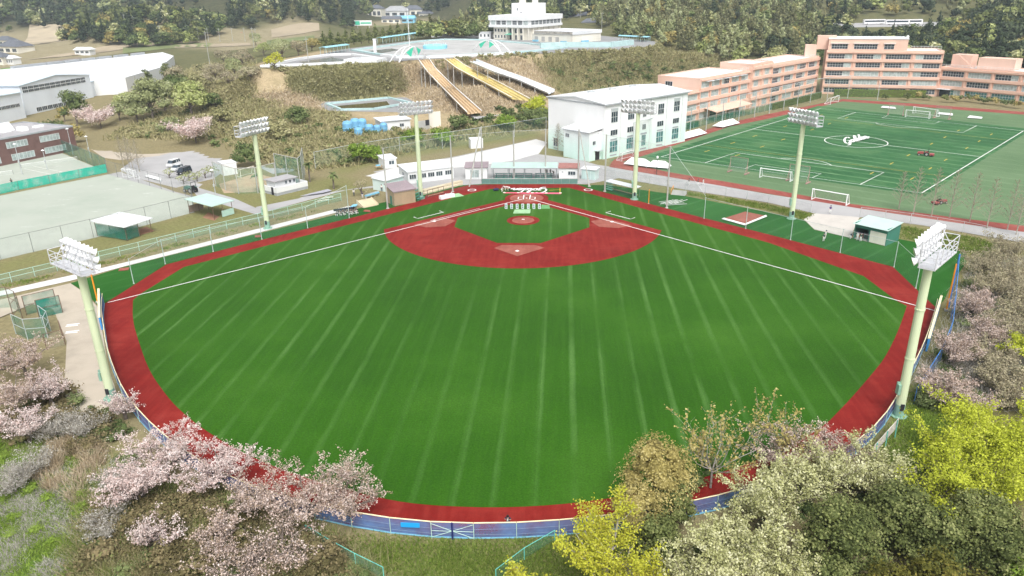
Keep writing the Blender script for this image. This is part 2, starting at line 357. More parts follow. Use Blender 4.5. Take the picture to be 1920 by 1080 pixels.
# ================================================================== surface sheets
def sheet(name, poly, z, m, kind='structure', parent=None, label=None):
    poly = [Vector((p[0], p[1], 0)) for p in poly]
    tr = tessellate_polygon([poly]); fs = []
    for t in tr:
        A, B, C = (poly[i] for i in t)
        fs.append(t if (B-A).cross(C-A).z > 0 else (t[0], t[2], t[1]))
    me = bpy.data.meshes.new(name); me.from_pydata([(p.x, p.y, z) for p in poly], [], fs); me.materials.append(m)
    o = bpy.data.objects.new(name, me); COL.objects.link(o)
    if parent is not None: o.parent = parent
    elif kind: o['kind'] = kind
    if label: o['label'] = label
    return o
def ribbon_poly(pts, w, closed=False):
    P_ = [Vector((p[0], p[1], 0)) for p in pts]; L_ = []; R_ = []; n = len(P_)
    for i in range(n):
        a = P_[i-1] if (i > 0 or closed) else P_[i]; c = P_[(i+1) % n] if (i < n-1 or closed) else P_[i]
        d = (c-a).normalized(); nn = Vector((-d.y, d.x, 0))
        L_.append(P_[i]+nn*w/2); R_.append(P_[i]-nn*w/2)
    return L_, R_
def line(name, pts, w, z, m, parent=None, closed=False, rise=0.0):
    L_, R_ = ribbon_poly(pts, w, closed); n = len(L_)
    vs = [(p.x, p.y, z+rise*i) for i, p in enumerate(R_)]+[(p.x, p.y, z+rise*i) for i, p in enumerate(L_)]
    k = n if closed else n-1
    fs = [(i, (i+1) % n, n+(i+1) % n, n+i) for i in range(k)]
    me = bpy.data.meshes.new(name); me.from_pydata(vs, [], fs); me.materials.append(m)
    o = bpy.data.objects.new(name, me); COL.objects.link(o)
    if parent is not None: o.parent = parent
    else: o['kind'] = 'structure'
    return o
def circle(cx, cy, r, n=48, a0=0, a1=360): return [(cx+r*math.cos(R(a0+(a1-a0)*i/n)), cy+r*math.sin(R(a0+(a1-a0)*i/n))) for i in range(n+(0 if a1-a0 == 360 else 1))]
# ---- synthetic turf: rolled strips with pale seams, brushed pile
def turf(name, c_dark, c_mid, c_light, period, ang, seam=0.3, big=0.035):
    m, n, b, out = nodes(name)
    g = n.nodes.new('ShaderNodeNewGeometry'); mp = n.nodes.new('ShaderNodeMapping'); mp.inputs['Rotation'].default_value = (0, 0, ang)
    n.links.new(g.outputs['Position'], mp.inputs[0]); sp = n.nodes.new('ShaderNodeSeparateXYZ'); n.links.new(mp.outputs[0], sp.inputs[0])
    p = pos(n)
    wob = math_(n, 'MULTIPLY', math_(n, 'SUBTRACT', noise(n, p, 0.25, 3), 0.5), 0.35)
    x = math_(n, 'DIVIDE', math_(n, 'ADD', sp.outputs[0], wob), period)
    fr = math_(n, 'FRACT', x)
    tri = math_(n, 'ABSOLUTE', math_(n, 'SUBTRACT', fr, 0.5))           # 0 on a seam .. 0.5 between
    seamf = ramp(n, tri, [(0.0, (1, 1, 1)), (0.06, (0.8, 0.8, 0.8)), (0.13, (0, 0, 0))])
    idn = n.nodes.new('ShaderNodeTexWhiteNoise'); idn.noise_dimensions = '1D'; n.links.new(math_(n, 'FLOOR', math_(n, 'ADD', x, 0.5)), idn.inputs['W'])
    stretch = n.nodes.new('ShaderNodeMapping'); stretch.inputs['Rotation'].default_value = (0, 0, ang); stretch.inputs['Scale'].default_value = (2.2, 0.10, 1)
    n.links.new(g.outputs['Position'], stretch.inputs[0])
    lanes = noise(n, stretch.outputs[0], 1.0, 4, 0.6)
    cross = n.nodes.new('ShaderNodeMapping'); cross.inputs['Rotation'].default_value = (0, 0, ang+R(57)); cross.inputs['Scale'].default_value = (1.1, 0.06, 1)
    n.links.new(g.outputs['Position'], cross.inputs[0])
    lane2 = noise(n, cross.outputs[0], 1.0, 4, 0.6)
    blot = noise(n, p, big, 5, 0.6); fine = noise(n, p, 5.0, 3, 0.8)
    c = ramp(n, blot, [(0.30, c_dark), (0.52, c_mid), (0.72, c_light)])
    c = mixc(n, math_(n, 'MULTIPLY', ramp(n, lanes, [(0.40, (0, 0, 0)), (0.7, (1, 1, 1))]), 0.22), c, c_light)
    c = mixc(n, math_(n, 'MULTIPLY', ramp(n, lane2, [(0.45, (0, 0, 0)), (0.75, (1, 1, 1))]), 0.25), c, c_light)
    brk = ramp(n, noise(n, p, 0.045, 4, 0.65), [(0.36, (0.08, 0.08, 0.08)), (0.66, (1, 1, 1))])
    sm = math_(n, 'MULTIPLY', math_(n, 'MULTIPLY', seamf, math_(n, 'ADD', math_(n, 'MULTIPLY', idn.outputs[0], 0.9), 0.35)), math_(n, 'MULTIPLY', brk, seam*2))
    pale = tuple(min(1, q*1.25+0.035) for q in c_light)
    c = mixc(n, sm, c, pale)
    c = mixc(n, 1.0, c, ramp(n, fine, [(0.2, (0.58, 0.62, 0.55)), (0.52, (1, 1, 1)), (0.8, (1.5, 1.42, 1.35))]), 'MULTIPLY')
    n.links.new(c, b.inputs['Base Color']); b.inputs['Roughness'].default_value = 0.7; b.inputs['Specular IOR Level'].default_value = 0.06
    b.inputs['Sheen Weight'].default_value = 0.03; b.inputs['Sheen Roughness'].default_value = 0.4; b.inputs['Sheen Tint'].default_value = (0.8, 1.0, 0.75, 1)
    bump(n, b, fine, 0.5, 0.05)
    return m
def rubber(name, col, lite, sc=0.25):
    m, n, b, out = nodes(name); p = pos(n)
    f = noise(n, p, sc, 6, 0.65); fine = noise(n, p, 6.0, 3, 0.8)
    st = noise(n, pos(n, (1.3, 0.12, 1)), 1.0, 3)
    st2 = noise(n, pos(n, (0.10, 1.1, 1)), 1.0, 4); st3 = noise(n, pos(n, (0.5, 0.5, 1)), 0.35, 5, 0.7)
    c = ramp(n, f, [(0.3, tuple(q*0.80 for q in col)), (0.5, col), (0.7, lite)])
    c = mixc(n, math_(n, 'MULTIPLY', ramp(n, st, [(0.42, (0, 0, 0)), (0.62, (1, 1, 1))]), 0.42), c, lite)
    c = mixc(n, math_(n, 'MULTIPLY', ramp(n, st2, [(0.48, (0, 0, 0)), (0.66, (1, 1, 1))]), 0.38), c, tuple(q*0.82 for q in col))
    c = mixc(n, math_(n, 'MULTIPLY', ramp(n, st3, [(0.55, (0, 0, 0)), (0.70, (1, 1, 1))]), 0.30), c, tuple(min(1, q*1.1+0.02) for q in lite))
    c = mixc(n, 1.0, c, ramp(n, fine, [(0.2, (0.75, 0.75, 0.75)), (0.55, (1, 1, 1)), (0.85, (1.25, 1.25, 1.25))]), 'MULTIPLY')
    n.links.new(c, b.inputs['Base Color']); b.inputs['Roughness'].default_value = 0.75; b.inputs['Specular IOR Level'].default_value = 0.15
    bump(n, b, fine, 0.4, 0.03); return m
TURF = turf('turf_outfield', (0.017, 0.071, 0.003), (0.025, 0.095, 0.004), (0.043, 0.128, 0.010), 4.0, 0.0, 0.33)
TURFB = turf('turf_foul', (0.009, 0.070, 0.006), (0.014, 0.090, 0.008), (0.026, 0.118, 0.015), 4.0, R(45), 0.25)
TURFS = turf('turf_soccer', (0.014, 0.080, 0.026), (0.028, 0.118, 0.040), (0.085, 0.185, 0.075), 5.2, R(-50), 0.55, 0.05)
TURFP = turf('turf_park', (0.085, 0.155, 0.072), (0.11, 0.185, 0.09), (0.145, 0.22, 0.12), 6.0, R(-50), 0.2)
RED = rubber('red_turf', (0.195, 0.010, 0.007), (0.27, 0.028, 0.019), 0.12); CLAY = rubber('clay_turf', (0.29, 0.085, 0.062), (0.36, 0.13, 0.10)); RUNRED = rubber('running_track', (0.27, 0.065, 0.05), (0.34, 0.11, 0.09))
WHITE = mat('line_paint', (0.80, 0.80, 0.78), 0.7, 0.06, 0.8); YELL = mat('yellow_line', (0.62, 0.45, 0.06), 0.7, 0.1)
ASPH = mat('asphalt', (0.37, 0.365, 0.365), 0.9, 0.07, 0.12); CONC = mat('concrete_slab', (0.60, 0.59, 0.58), 0.85, 0.05, 0.15); ASPD = mat('dark_asphalt', (0.20, 0.19, 0.20), 0.9, 0.12, 0.15)
DIRT = mat('pale_dirt', (0.37, 0.40, 0.345), 0.95, 0.06, 0.05, col2=(0.31, 0.355, 0.295)); DIRT = MATS['pale_dirt']; _n = DIRT.node_tree; _b = [q for q in _n.nodes if q.type == 'BSDF_PRINCIPLED'][0]; _c = _b.inputs['Base Color'].links[0].from_socket
_s = ramp(_n, noise(_n, pos(_n, (0.55, 1.3, 1)), 0.28, 6, 0.72), [(0.60, (0, 0, 0)), (0.70, (0.75, 0.75, 0.75))])      # drifts of white sand on the court
_n.links.new(mixc(_n, _s, _c, (0.58, 0.60, 0.57)), _b.inputs['Base Color'])
SANDM = mat('sand_ground', (0.44, 0.385, 0.31), 0.95, 0.10, 0.12); BROWN = mat('bare_soil', (0.42, 0.31, 0.21), 0.95, 0.12, 0.2)
# ---- ball field
TIN = [(345, 501), (262, 552), (249, 563), (249, 600), (261, 645), (282, 697), (312, 740), (337, 770)]
tin_r = [(1637.5, 509), (1690, 564), (1700, 574), (1685, 620), (1660, 670), (1637.5, 697.5), (1595, 745), (1572, 770), (1547, 798)]
arcL = [Vector((x, y, 0)) for x, y in [(-60.9, -48.5), (-62.1, -61.7), (-61.9, -64.2), (-57.7, -72.0), (-52.1, -80.2), (-46.4, -88.2), (-40.9, -94.4), (-37.4, -97.9)]]; arcR = [Vector((x, y, 0)) for x, y in [(60.0, -50.5), (61.2, -61.7), (61.9, -63.3), (57.0, -72.4), (51.9, -80.9), (48.7, -85.3), (43.6, -92.0), (41.1, -95.1), (38.5, -98.3)]]
arc_mid = [Vector((p[0], p[1], 0)) for p in [(-32, -102.4), (-25, -107.1), (-17, -110.9), (-8.9, -113.6), (-3.9, -114.4), (3.9, -114.4), (12, -113.0), (20, -110.2), (28, -106.3), (33.8, -102.3)]]
def chaikin(p, it=2):
    for _ in range(it): p = [p[0]]+[q for a, b in zip(p[:-1], p[1:]) for q in (a*0.75+b*0.25, a*0.25+b*0.75)]+[p[-1]]
    return p
inner = GP([(920, 354.3), (827, 377), (480, 466)])+arcL[:2]+chaikin(arcL[2:]+arc_mid+arcR[::-1][:-2])+[arcR[1], arcR[0]]+GP([(1440, 455), (1200, 390), (1067, 352.3)])
outerL = GP([(905, 346), (895, 348), (790, 376), (730, 391), (480, 452.5), (312, 496), (197, 569)])
outerR = GP([(1080, 345.3), (1100, 352.5), (1190, 375), (1250, 391), (1440, 439.5), (1674, 500.5), (1725, 549), (1756, 578)])
FENCE = [Vector((x, y, 0)) for x, y in [(-65.9, -65.7), (-62.8, -71.3), (-59.7, -76), (-53.8, -85), (-48.2, -92.4), (-43.9, -97.6), (-39.1, -102.3), (-34.4, -106.3), (-29.6, -109.9), (-24.1, -113.2), (-18.8, -115.6), (-11.6, -117.7), (-5, -118.8), (0.2, -118.9), (4.2, -118.7), (11, -117.7), (18, -115.9), (26, -112.9), (33.5, -108.9), (39.8, -104.2), (44.3, -99.2), (48.0, -94.0), (51.1, -89.2), (57, -80), (62.4, -70.6), (65.6, -64.6)]]
FENCE = chaikin(FENCE, 1)
turf_all = GP([(132, 531), (152, 525), (232, 500.5), (480, 439), (640, 400), (690, 386), (735, 376), (800, 357), (870, 347), (905, 345)])+GP([(1080, 345), (1100, 347), (1140, 347), (1282, 367), (1440, 398), (1507, 412), (1527, 431), (1595, 446), (1660, 462), (1685, 448), (1765, 463), (1812, 474), (1812, 492), (1785, 530), (1772, 560), (1757, 579)])+FENCE[::-1]+GP([(190, 580), (160, 548)])
sheet('foul_territory_turf', turf_all, 0.012, TURFB)
sheet('warning_track', outerL+FENCE+outerR[::-1], 0.026, RED)
sheet('outfield_turf', inner, 0.040, TURF)
S2 = math.sqrt(0.5)
def fl(s, t, off=0):   # point on foul line (s=-1 first base side, +1 third) t metres from home, off>0 to foul side
    return (s*(t*S2+off*S2), -t*S2+off*S2)
# infield apron
apr = [fl(-1, 39.7, 2.7), fl(-1, 2.0, 2.7)]+circle(0, -0.3, 4.6, 20, 215-45, 10)[1:-1]
home_r = 5.2
a_out = circle(0, -18.44, 29.6, 60, 192.5, 347.5)
apron = [fl(-1, 4.6, 2.5)]+[fl(-1, 37.6, 2.6)]+a_out+[fl(1, 37.6, 2.6), fl(1, 4.6, 2.5)]+circle(0, 0, home_r, 24, -10, 190)
sheet('infield_apron', apron, 0.054, RED)
ing = [(0.0, -4.9), (3.2, -5.4), (14.4, -16.4), (14.2, -23.2), (4.3, -33.7), (-4.3, -33.7), (-14.2, -23.2), (-14.4, -16.4), (-3.2, -5.4)]
sheet('infield_turf', ing, 0.068, TURF)
sheet('home_circle', circle(0, 0, home_r, 48), 0.076, RED)
sheet('home_plate_clay', circle(0, 0.1, 4.05, 48), 0.084, CLAY)
sheet('mound_ring', circle(0.1, -18.3, 3.55, 48), 0.082, RED)
mo = MB(); mo.lathe([(2.55, 0.05), (2.3, 0.11), (1.2, 0.25), (0.5, 0.28), (0.01, 0.28)], 40, Matrix.Translation((0.1, -18.3, 0))); mo.build('pitching_mound', CLAY)['kind'] = 'structure'
sheet('first_base_clay', [fl(-1, 24.2, 1.0), fl(-1, 31.8, 1.0), fl(-1, 31.0, -2.5), fl(-1, 27.6, -4.7), fl(-1, 23.6, -3.0)], 0.080, CLAY)
sheet('third_base_clay', [fl(1, 24.2, 1.0), fl(1, 31.8, 1.0), fl(1, 31.0, -2.5), fl(1, 27.6, -4.7), fl(1, 23.6, -3.0)], 0.080, CLAY)
sheet('second_base_clay', [(-4.6, -36.9), (-3.2, -35.0), (3.4, -35.0), (5.2, -36.6), (0.2, -41.5)], 0.080, CLAY)
LZ = 0.098
for s in (-1, 1):
    line('foul_line', [fl(s, 1.6), fl(s, 92.6)], 0.20, LZ, WHITE)
    line('coach_box_line', [fl(s, 21.5, 5.8), fl(s, 21.5, 4.2), fl(s, 28.5, 4.2), fl(s, 28.5, 5.8)], 0.22, LZ, WHITE)
    x = s
    line('batter_box_line', [(x*0.75, 0.9), (x*2.0, 0.9), (x*2.0, -0.95), (x*0.75, -0.95)], 0.26, LZ, WHITE, closed=True)
line('runner_lane_line', [fl(-1, 13.7, 0.9), fl(-1, 27.4, 0.9), fl(-1, 27.4, 0.1)], 0.13, LZ, WHITE)
line('catcher_box_line', [(-0.75, 1.0), (-0.8, 2.9), (0.8, 2.9), (0.75, 1.0)], 0.26, LZ, WHITE)
for s, px in ((-1, (885, 357)), (1, (1103, 356.5))):
    c = G(*px); line('on_deck_circle', circle(c.x, c.y, 0.95, 24), 0.28, LZ, WHITE, closed=True)
def plate(name, c, d, rz, label, z=0.15):
    o = MB().cbox((0, 0, z), d, 0).build(name, MATS['line_paint']); o.location = c; o.rotation_euler = (0, 0, rz); return tag(o, label, 'base')
plate('first_base_bag', (fl(-1, 27.2, -0.2)[0], fl(-1, 27.2, -0.2)[1], 0), (0.55, 0.55, 0.12), R(45), 'white first base bag on the left clay patch')
plate('third_base_bag', (fl(1, 27.2, -0.2)[0], fl(1, 27.2, -0.2)[1], 0), (0.55, 0.55, 0.12), R(45), 'white third base bag on the right clay patch')
plate('second_base_bag', (0, -38.7, 0), (0.55, 0.55, 0.12), R(45), 'white second base bag in the middle of the red infield arc')
hp = MB().prism([(-0.22, -0.22), (0.22, -0.22), (0.22, 0), (0, 0.22), (-0.22, 0)], 0.085, 0.13).build('home_plate', WHITE); tag(hp, 'white home plate between the batter boxes', 'home plate')
plate('pitching_plate', (0.1, -18.3, 0), (0.62, 0.2, 0.1), 0, 'white pitching plate on top of the mound', 0.3)
# ---- paving and open ground
sheet('plaza_asphalt', GP([(480, 402), (560, 380), (650, 356), (700, 352), (760, 356), (905, 345), (1080, 345), (1100, 345), (1160, 334), (1142, 312), (1120, 309), (1085, 299), (1010, 289), (1026, 267), (1000, 262), (860, 292), (745, 313), (660, 330), (600, 325), (540, 312), (500, 293), (480, 285), (450, 280), (440, 292), (520, 330), (620, 345), (560, 372), (480, 388)]), -0.012, ASPH)
sheet('concrete_apron', GP([(685, 330), (745, 314), (860, 294), (1005, 261), (1026, 267), (1010, 288), (962, 301), (914, 308), (800, 320), (735, 336)]), 0.004, CONC)
sheet('service_road', GP([(1160, 334), (1282, 355), (1440, 379.5), (1527, 400), (1612, 407), (1727, 422), (1815, 437), (2300, 520), (2300, 488), (1815, 419), (1612, 390), (1440, 364), (1255, 331), (1142, 312)]), 0.000, ASPH)
sheet('shed_forecourt', GP([(1507, 411), (1527, 430), (1595, 446), (1605, 420), (1612, 407), (1527, 400)]), 0.006, mat('forecourt_grit', (0.50, 0.47, 0.43), 0.95, 0.08, 0.2))
sheet('concrete_strip', GP([(-80, 576), (0, 555), (130, 527), (235, 499), (480, 437.5), (660, 391), (655, 386), (480, 430), (235, 492), (130, 517), (0, 546), (-80, 565)]), 0.018, CONC)
sheet('practice_court', GP([(-90, 392), (0, 367), (202, 327), (362, 371), (364, 398), (240, 431), (0, 487), (-90, 510)]), 0.0, DIRT)
sheet('tennis_court', GP([(-90, 325), (0, 309), (116, 287), (202, 323), (0, 362), (-90, 385)]), 0.0, DIRT)
sheet('parking_lot', GP([(225, 318), (300, 262), (340, 282), (445, 284), (452, 300), (400, 335), (330, 352), (260, 335)]), -0.010, ASPH)
sheet('sandy_yard', GP([(165, 276), (258, 264), (332, 283), (300, 292), (225, 300), (195, 296)]), 0.0, SANDM)
sheet('court_lane', GP([(202, 327), (225, 322), (330, 360), (400, 378), (480, 402), (480, 390), (440, 372), (372, 352), (380, 345), (345, 340), (372, 370), (362, 371)]), -0.005, ASPH)
sheet('dirt_pitch', GP([(410, 345), (480, 325), (520, 335), (480, 360), (420, 362)]), 0.0, BROWN)
sheet('sand_lot', GP([(-120, 600), (0, 562), (132, 531), (160, 550), (190, 583), (190, 610), (203, 690), (222, 745), (170, 790), (120, 740), (125, 640), (100, 580), (60, 570), (-60, 620)]), 0.0, SANDM)
sheet('factory_yard', GP([(150, 250), (180, 240), (250, 246), (300, 262), (258, 264), (165, 276)]), -0.008, ASPD)
# ---- soccer ground
SA, SB, SC, SD = G(1240, 294), G(1728, 362), G(1919, 245.5), G(1539, 203.5)
def SP(u, v): return (SA*(1-u)+SB*u)*(1-v)+(SD*(1-u)+SC*u)*v
sheet('soccer_surround', GP([(1142, 300), (1350, 238), (1440, 215), (1580, 183), (1720, 193), (2150, 238), (2600, 330), (2300, 470), (1815, 419), (1612, 390), (1440, 362), (1255, 331)]), 0.004, TURFP)
sheet('running_track_front', GP([(1142, 313), (1255, 332), (1440, 363), (1612, 391), (1815, 421), (2300, 486), (2300, 468), (1815, 411), (1585, 381), (1440, 354), (1255, 323), (1165, 303)]), 0.012, RUNRED)
sheet('running_track_side', GP([(1142, 312), (1165, 304), (1197, 295), (1285, 266), (1365, 238), (1448, 221), (1580, 190), (1720, 200), (1920, 215), (1990, 224), (1990, 219), (1920, 210), (1720, 194.5), (1580, 185.5), (1440, 214), (1350, 234), (1275, 260), (1180, 287), (1150, 300)]), 0.016, RUNRED)
sheet('soccer_turf', [SP(-0.05, -0.02), SP(1.02, -0.02), SP(1.02, 1.05), SP(-0.05, 1.05)], 0.020, TURFS)
sl_ = bpy.data.objects.new('soccer_markings', None)
def sline(uv, w, m=WHITE, closed=False, z=0.03): line('pitch_line', [SP(u, v) for u, v in uv], w, z, m, closed=closed)
sline([(0, 0), (1, 0), (1, 1), (0, 1)], 0.28, closed=True)
sline([(0, 0.5), (1, 0.5)], 0.22)
for v0, sg in ((0, 1), (1, -1)):
    sline([(0.2, v0), (0.2, v0+sg*0.157), (0.8, v0+sg*0.157), (0.8, v0)], 0.24)
    sline([(0.37, v0), (0.37, v0+sg*0.052), (0.63, v0+sg*0.052), (0.63, v0)], 0.20)
    sline([(0.5+0.13*math.cos(t), v0+sg*(0.105+0.087*math.sin(t))) for t in np.linspace(0.64, math.pi-0.64, 12)], 0.20)
ang = np.linspace(0, 2*math.pi, 49)[:-1]
sline([(0.5+0.131*math.cos(t), 0.5+0.087*math.sin(t)) for t in ang], 0.26, closed=True)
for v in (0.13, 0.27, 0.40, 0.60, 0.73, 0.87):
    for u in (0.09, 0.23, 0.77, 0.91): sline([(u, v-0.012), (u, v+0.014)], 0.24, YELL)
for v in (0.20, 0.80): sline([(0, v), (1, v)], 0.13, YELL)
# ================================================================== buildings
PINK = mat('pink_render', (0.72, 0.495, 0.395), 0.85, 0.05, 0.15, streak=True); PINKD = mat('pink_band', (0.71, 0.475, 0.375), 0.85, 0.05, 0.2)
WALLW = mat('white_wall', (0.74, 0.75, 0.75), 0.8, 0.03, 0.2, streak=True); ROOFW = mat('white_roof', (0.70, 0.72, 0.74), 0.6, 0.05, 0.08); CREAM = mat('cream_wall', (0.76, 0.73, 0.64), 0.85, 0.08, 0.2, streak=True)
FRAME = mat('window_frame', (0.66, 0.68, 0.68), 0.5, 0.05); GREYM = mat('grey_metal', (0.36, 0.38, 0.40), 0.5, 0.08, 1.0); CONCG = mat('grey_concrete', (0.42, 0.42, 0.40), 0.9, 0.1, 0.5, streak=True); DARK = mat('dark_void', (0.03, 0.03, 0.035), 0.9, 0.1)
GLD = glass('glass_dark', (0.035, 0.05, 0.065)); GLC = glass('glass_curtain', (0.36, 0.43, 0.42), 0.3, 0.25); GLT = glass('glass_teal', (0.07, 0.20, 0.20), 0.2, 0.4)
BRICK = mat('brick_wall', (0.17, 0.10, 0.088), 0.9, 0.12, 0.5); SIDING = mat('pale_blue_siding', (0.72, 0.77, 0.83), 0.6, 0.04, 0.1, streak=True); ROOFB = mat('pale_blue_roof', (0.58, 0.68, 0.75), 0.55, 0.06, 0.06)
TILE = mat('grey_roof_tile', (0.13, 0.14, 0.16), 0.7, 0.15, 0.4); TEAL = mat('green_sheet_metal', (0.055, 0.20, 0.15), 0.55, 0.10, 0.4); MINTR = mat('mint_roof', (0.44, 0.58, 0.53), 0.5, 0.05, 0.3); TAN = mat('tan_siding', (0.40, 0.31, 0.20), 0.7, 0.06, 0.4); MAUVE = mat('mauve_roof', (0.30, 0.24, 0.26), 0.6, 0.06, 0.4)
GALV = mat('galvanised_steel', (0.50, 0.53, 0.54), 0.45, 0.08, 1.5, metal=0.2); GREENP = mat('green_paint_pipe', (0.10, 0.30, 0.24), 0.5, 0.1); LUMI = mat('white_plastic', (0.82, 0.83, 0.83), 0.5, 0.03); SKYB = mat('sky_blue_paint', (0.22, 0.52, 0.70), 0.6, 0.1, 0.5); AQUA = mat('aqua_paint', (0.44, 0.60, 0.60), 0.7, 0.1, 0.3); WOODP = mat('timber', (0.42, 0.30, 0.18), 0.8, 0.12, 1.0)
m, n, b, out = nodes('gym_wall')      # white render fading to mint green paint in the lower storey
g_ = n.nodes.new('ShaderNodeNewGeometry'); s_ = n.nodes.new('ShaderNodeSeparateXYZ'); n.links.new(g_.outputs['Position'], s_.inputs[0])
zf = math_(n, 'DIVIDE', s_.outputs[2], 8.5)
c = ramp(n, zf, [(0.0, (0.60, 0.80, 0.72)), (0.45, (0.66, 0.82, 0.76)), (0.95, (0.80, 0.81, 0.81))])
c = mixc(n, 1.0, c, ramp(n, noise(n, pos(n, (1, 1, 0.15)), 0.3, 4), [(0.3, (0.93, 0.93, 0.93)), (0.7, (1, 1, 1))]), 'MULTIPLY')
n.links.new(c, b.inputs['Base Color']); b.inputs['Roughness'].default_value = 0.8
GYMW = m
_wc = {}
def win_mesh(w, h, cols, rows, fm, gm):
    k = (round(w, 2), round(h, 2), cols, rows, fm.name, gm.name)
    if k not in _wc:
        t = 0.09; f = MB()
        f.box(-w/2-t, w/2+t, -0.10, 0.02, -t, 0.0).box(-w/2-t, w/2+t, -0.10, 0.02, h, h+t).box(-w/2-t, -w/2, -0.098, 0.02, 0, h).box(w/2, w/2+t, -0.098, 0.02, 0, h)
        for i in range(1, cols): f.box(-w/2+w*i/cols-0.045, -w/2+w*i/cols+0.045, -0.08, 0.02, 0, h)
        for i in range(1, rows): f.box(-w/2, w/2, -0.075, 0.02, h*i/rows-0.045, h*i/rows+0.045)
        _wc[k] = (f.mesh('window', fm), MB().box(-w/2, w/2, -0.04, 0.015, 0, h).mesh('pane', gm))
    return _wc[k]
def win(bld, face, u, z, w, h, cols=3, rows=1, fm=None, gm=None, W=0, off=0.0):
    a, p = win_mesh(w, h, cols, rows, fm or FRAME, gm or GLD)
    loc, rz = {'F': ((u, -off, z), 0), 'L': ((-off, u, z), R(-90)), 'R': ((W+off, u, z), R(90))}[face]
    o = inst('window', a, bld, loc, (0, 0, rz)); inst('pane', p, o)
    return o
def frame3(a, b, c):
    """corner a, front runs to b, c anywhere on the side that gives the depth"""
    a, b, c = Vector(a), Vector(b), Vector(c); rz = yaw(a, b); w_ = (b-a).to_2d().length
    ydir = Vector((-math.sin(rz), math.cos(rz))); d = (c-a).to_2d().dot(ydir)
    return a, rz, w_, abs(d)
def box_part(bld, name, m, *a): return MB().box(*a).build(name, m, bld)
# ---- white and mint gym hall
a, rz, W, D = frame3(G(1028, 278), G(1131, 299), G(1256, 261))
D = (G(1256, 261)-G(1131, 299)).length
g = thing('gym_hall', 'white three storey hall fading to mint green, low gabled white roof', 'building', a, rz); H = 15.6
MB().extr([(0, 0), (W, 0), (W, H), (W/2, H+1.15), (0, H)], 'y', 0, D).build('wall', GYMW, g)
rf = MB().extr([(-0.5, H+0.02), (W/2, H+1.24), (W+0.5, H+0.02), (W+0.5, H+0.24), (W/2, H+1.5), (-0.5, H+0.24)], 'y', -0.45, D+0.45).build('roof', ROOFW, g)
for k in range(3): box_part(rf, 'roof_vent', GALV, W/2-4.5, W/2-3.4, D*(0.25+0.25*k), D*(0.25+0.25*k)+2.4, H+0.9, H+1.45)
box_part(g, 'gutter', GREYM, W+0.12, W+0.62, -0.4, D+0.4, H-0.32, H-0.02); box_part(g, 'verge_trim', GREYM, -0.2, W+0.2, -0.16, -0.01, H-0.35, H-0.06)
bays = [D*t for t in (0.11, 0.30, 0.46, 0.66, 0.86)]
for i, u in enumerate(bays):
    win(g, 'R', u, 10.2, 2.7 if i != 2 else 1.5, 3.0, 3, 2, W=W)
    win(g, 'R', u, 6.5, 2.9 if i != 2 else 1.5, 1.5, 3, 1, W=W); box_part(g, 'louvre', GREYM, W, W+0.08, u-1.4, u+1.4, 5.0, 5.5)
    win(g, 'R', u, 1.6, 3.2 if i != 2 else 1.8, 3.2, 3, 2, gm=GLT, W=W); box_part(g, 'louvre', GREYM, W, W+0.08, u-1.4, u+1.4, 0.5, 0.9)
    if i in (0, 4): box_part(g, 'sunshade', GALV, W, W+0.12, u-1.5, u+1.5, 13.3, 14.2)
    box_part(g, 'downpipe', FRAME, W, W+0.16, u+2.6, u+2.8, 0.1, H-0.3)
for u in (3.4, 9.2): win(g, 'F', u, 1.2, 1.9, 2.4, 2, 1); box_part(g, 'louvre', GREYM, u-0.9, u+0.9, -0.08, 0, 0.35, 0.75)
an = MB().box(W*0.52, W-0.8, -5.2, -0.02, 0, 8.2).build('stair_annex', GYMW, g)
MB().extr([(-5.7, 8.22), (-0.02, 8.85), (-0.02, 9.1), (-5.7, 8.45)], 'x', W*0.52-0.4, W-0.4).build('annex_roof', ROOFW, g)
for k in range(13): box_part(an, 'roof_rib', GALV, W*0.52+0.1+k*0.8, W*0.52+0.4+k*0.8, -5.62, -5.2, 8.0, 8.2)
win(g, 'F', W*0.52+1.6, 6.0, 1.5, 1.0, 3, 1, off=5.2); win(g, 'R', -3.2, 4.6, 1.1, 1.0, 2, 1, W=W-0.8)
box_part(g, 'door', DARK, W-0.83, W-0.72, -2.6, -0.9, 0.05, 2.6); box_part(g, 'door_canopy', GALV, W-0.8, W+0.6, -3.0, -0.6, 2.8, 2.95)
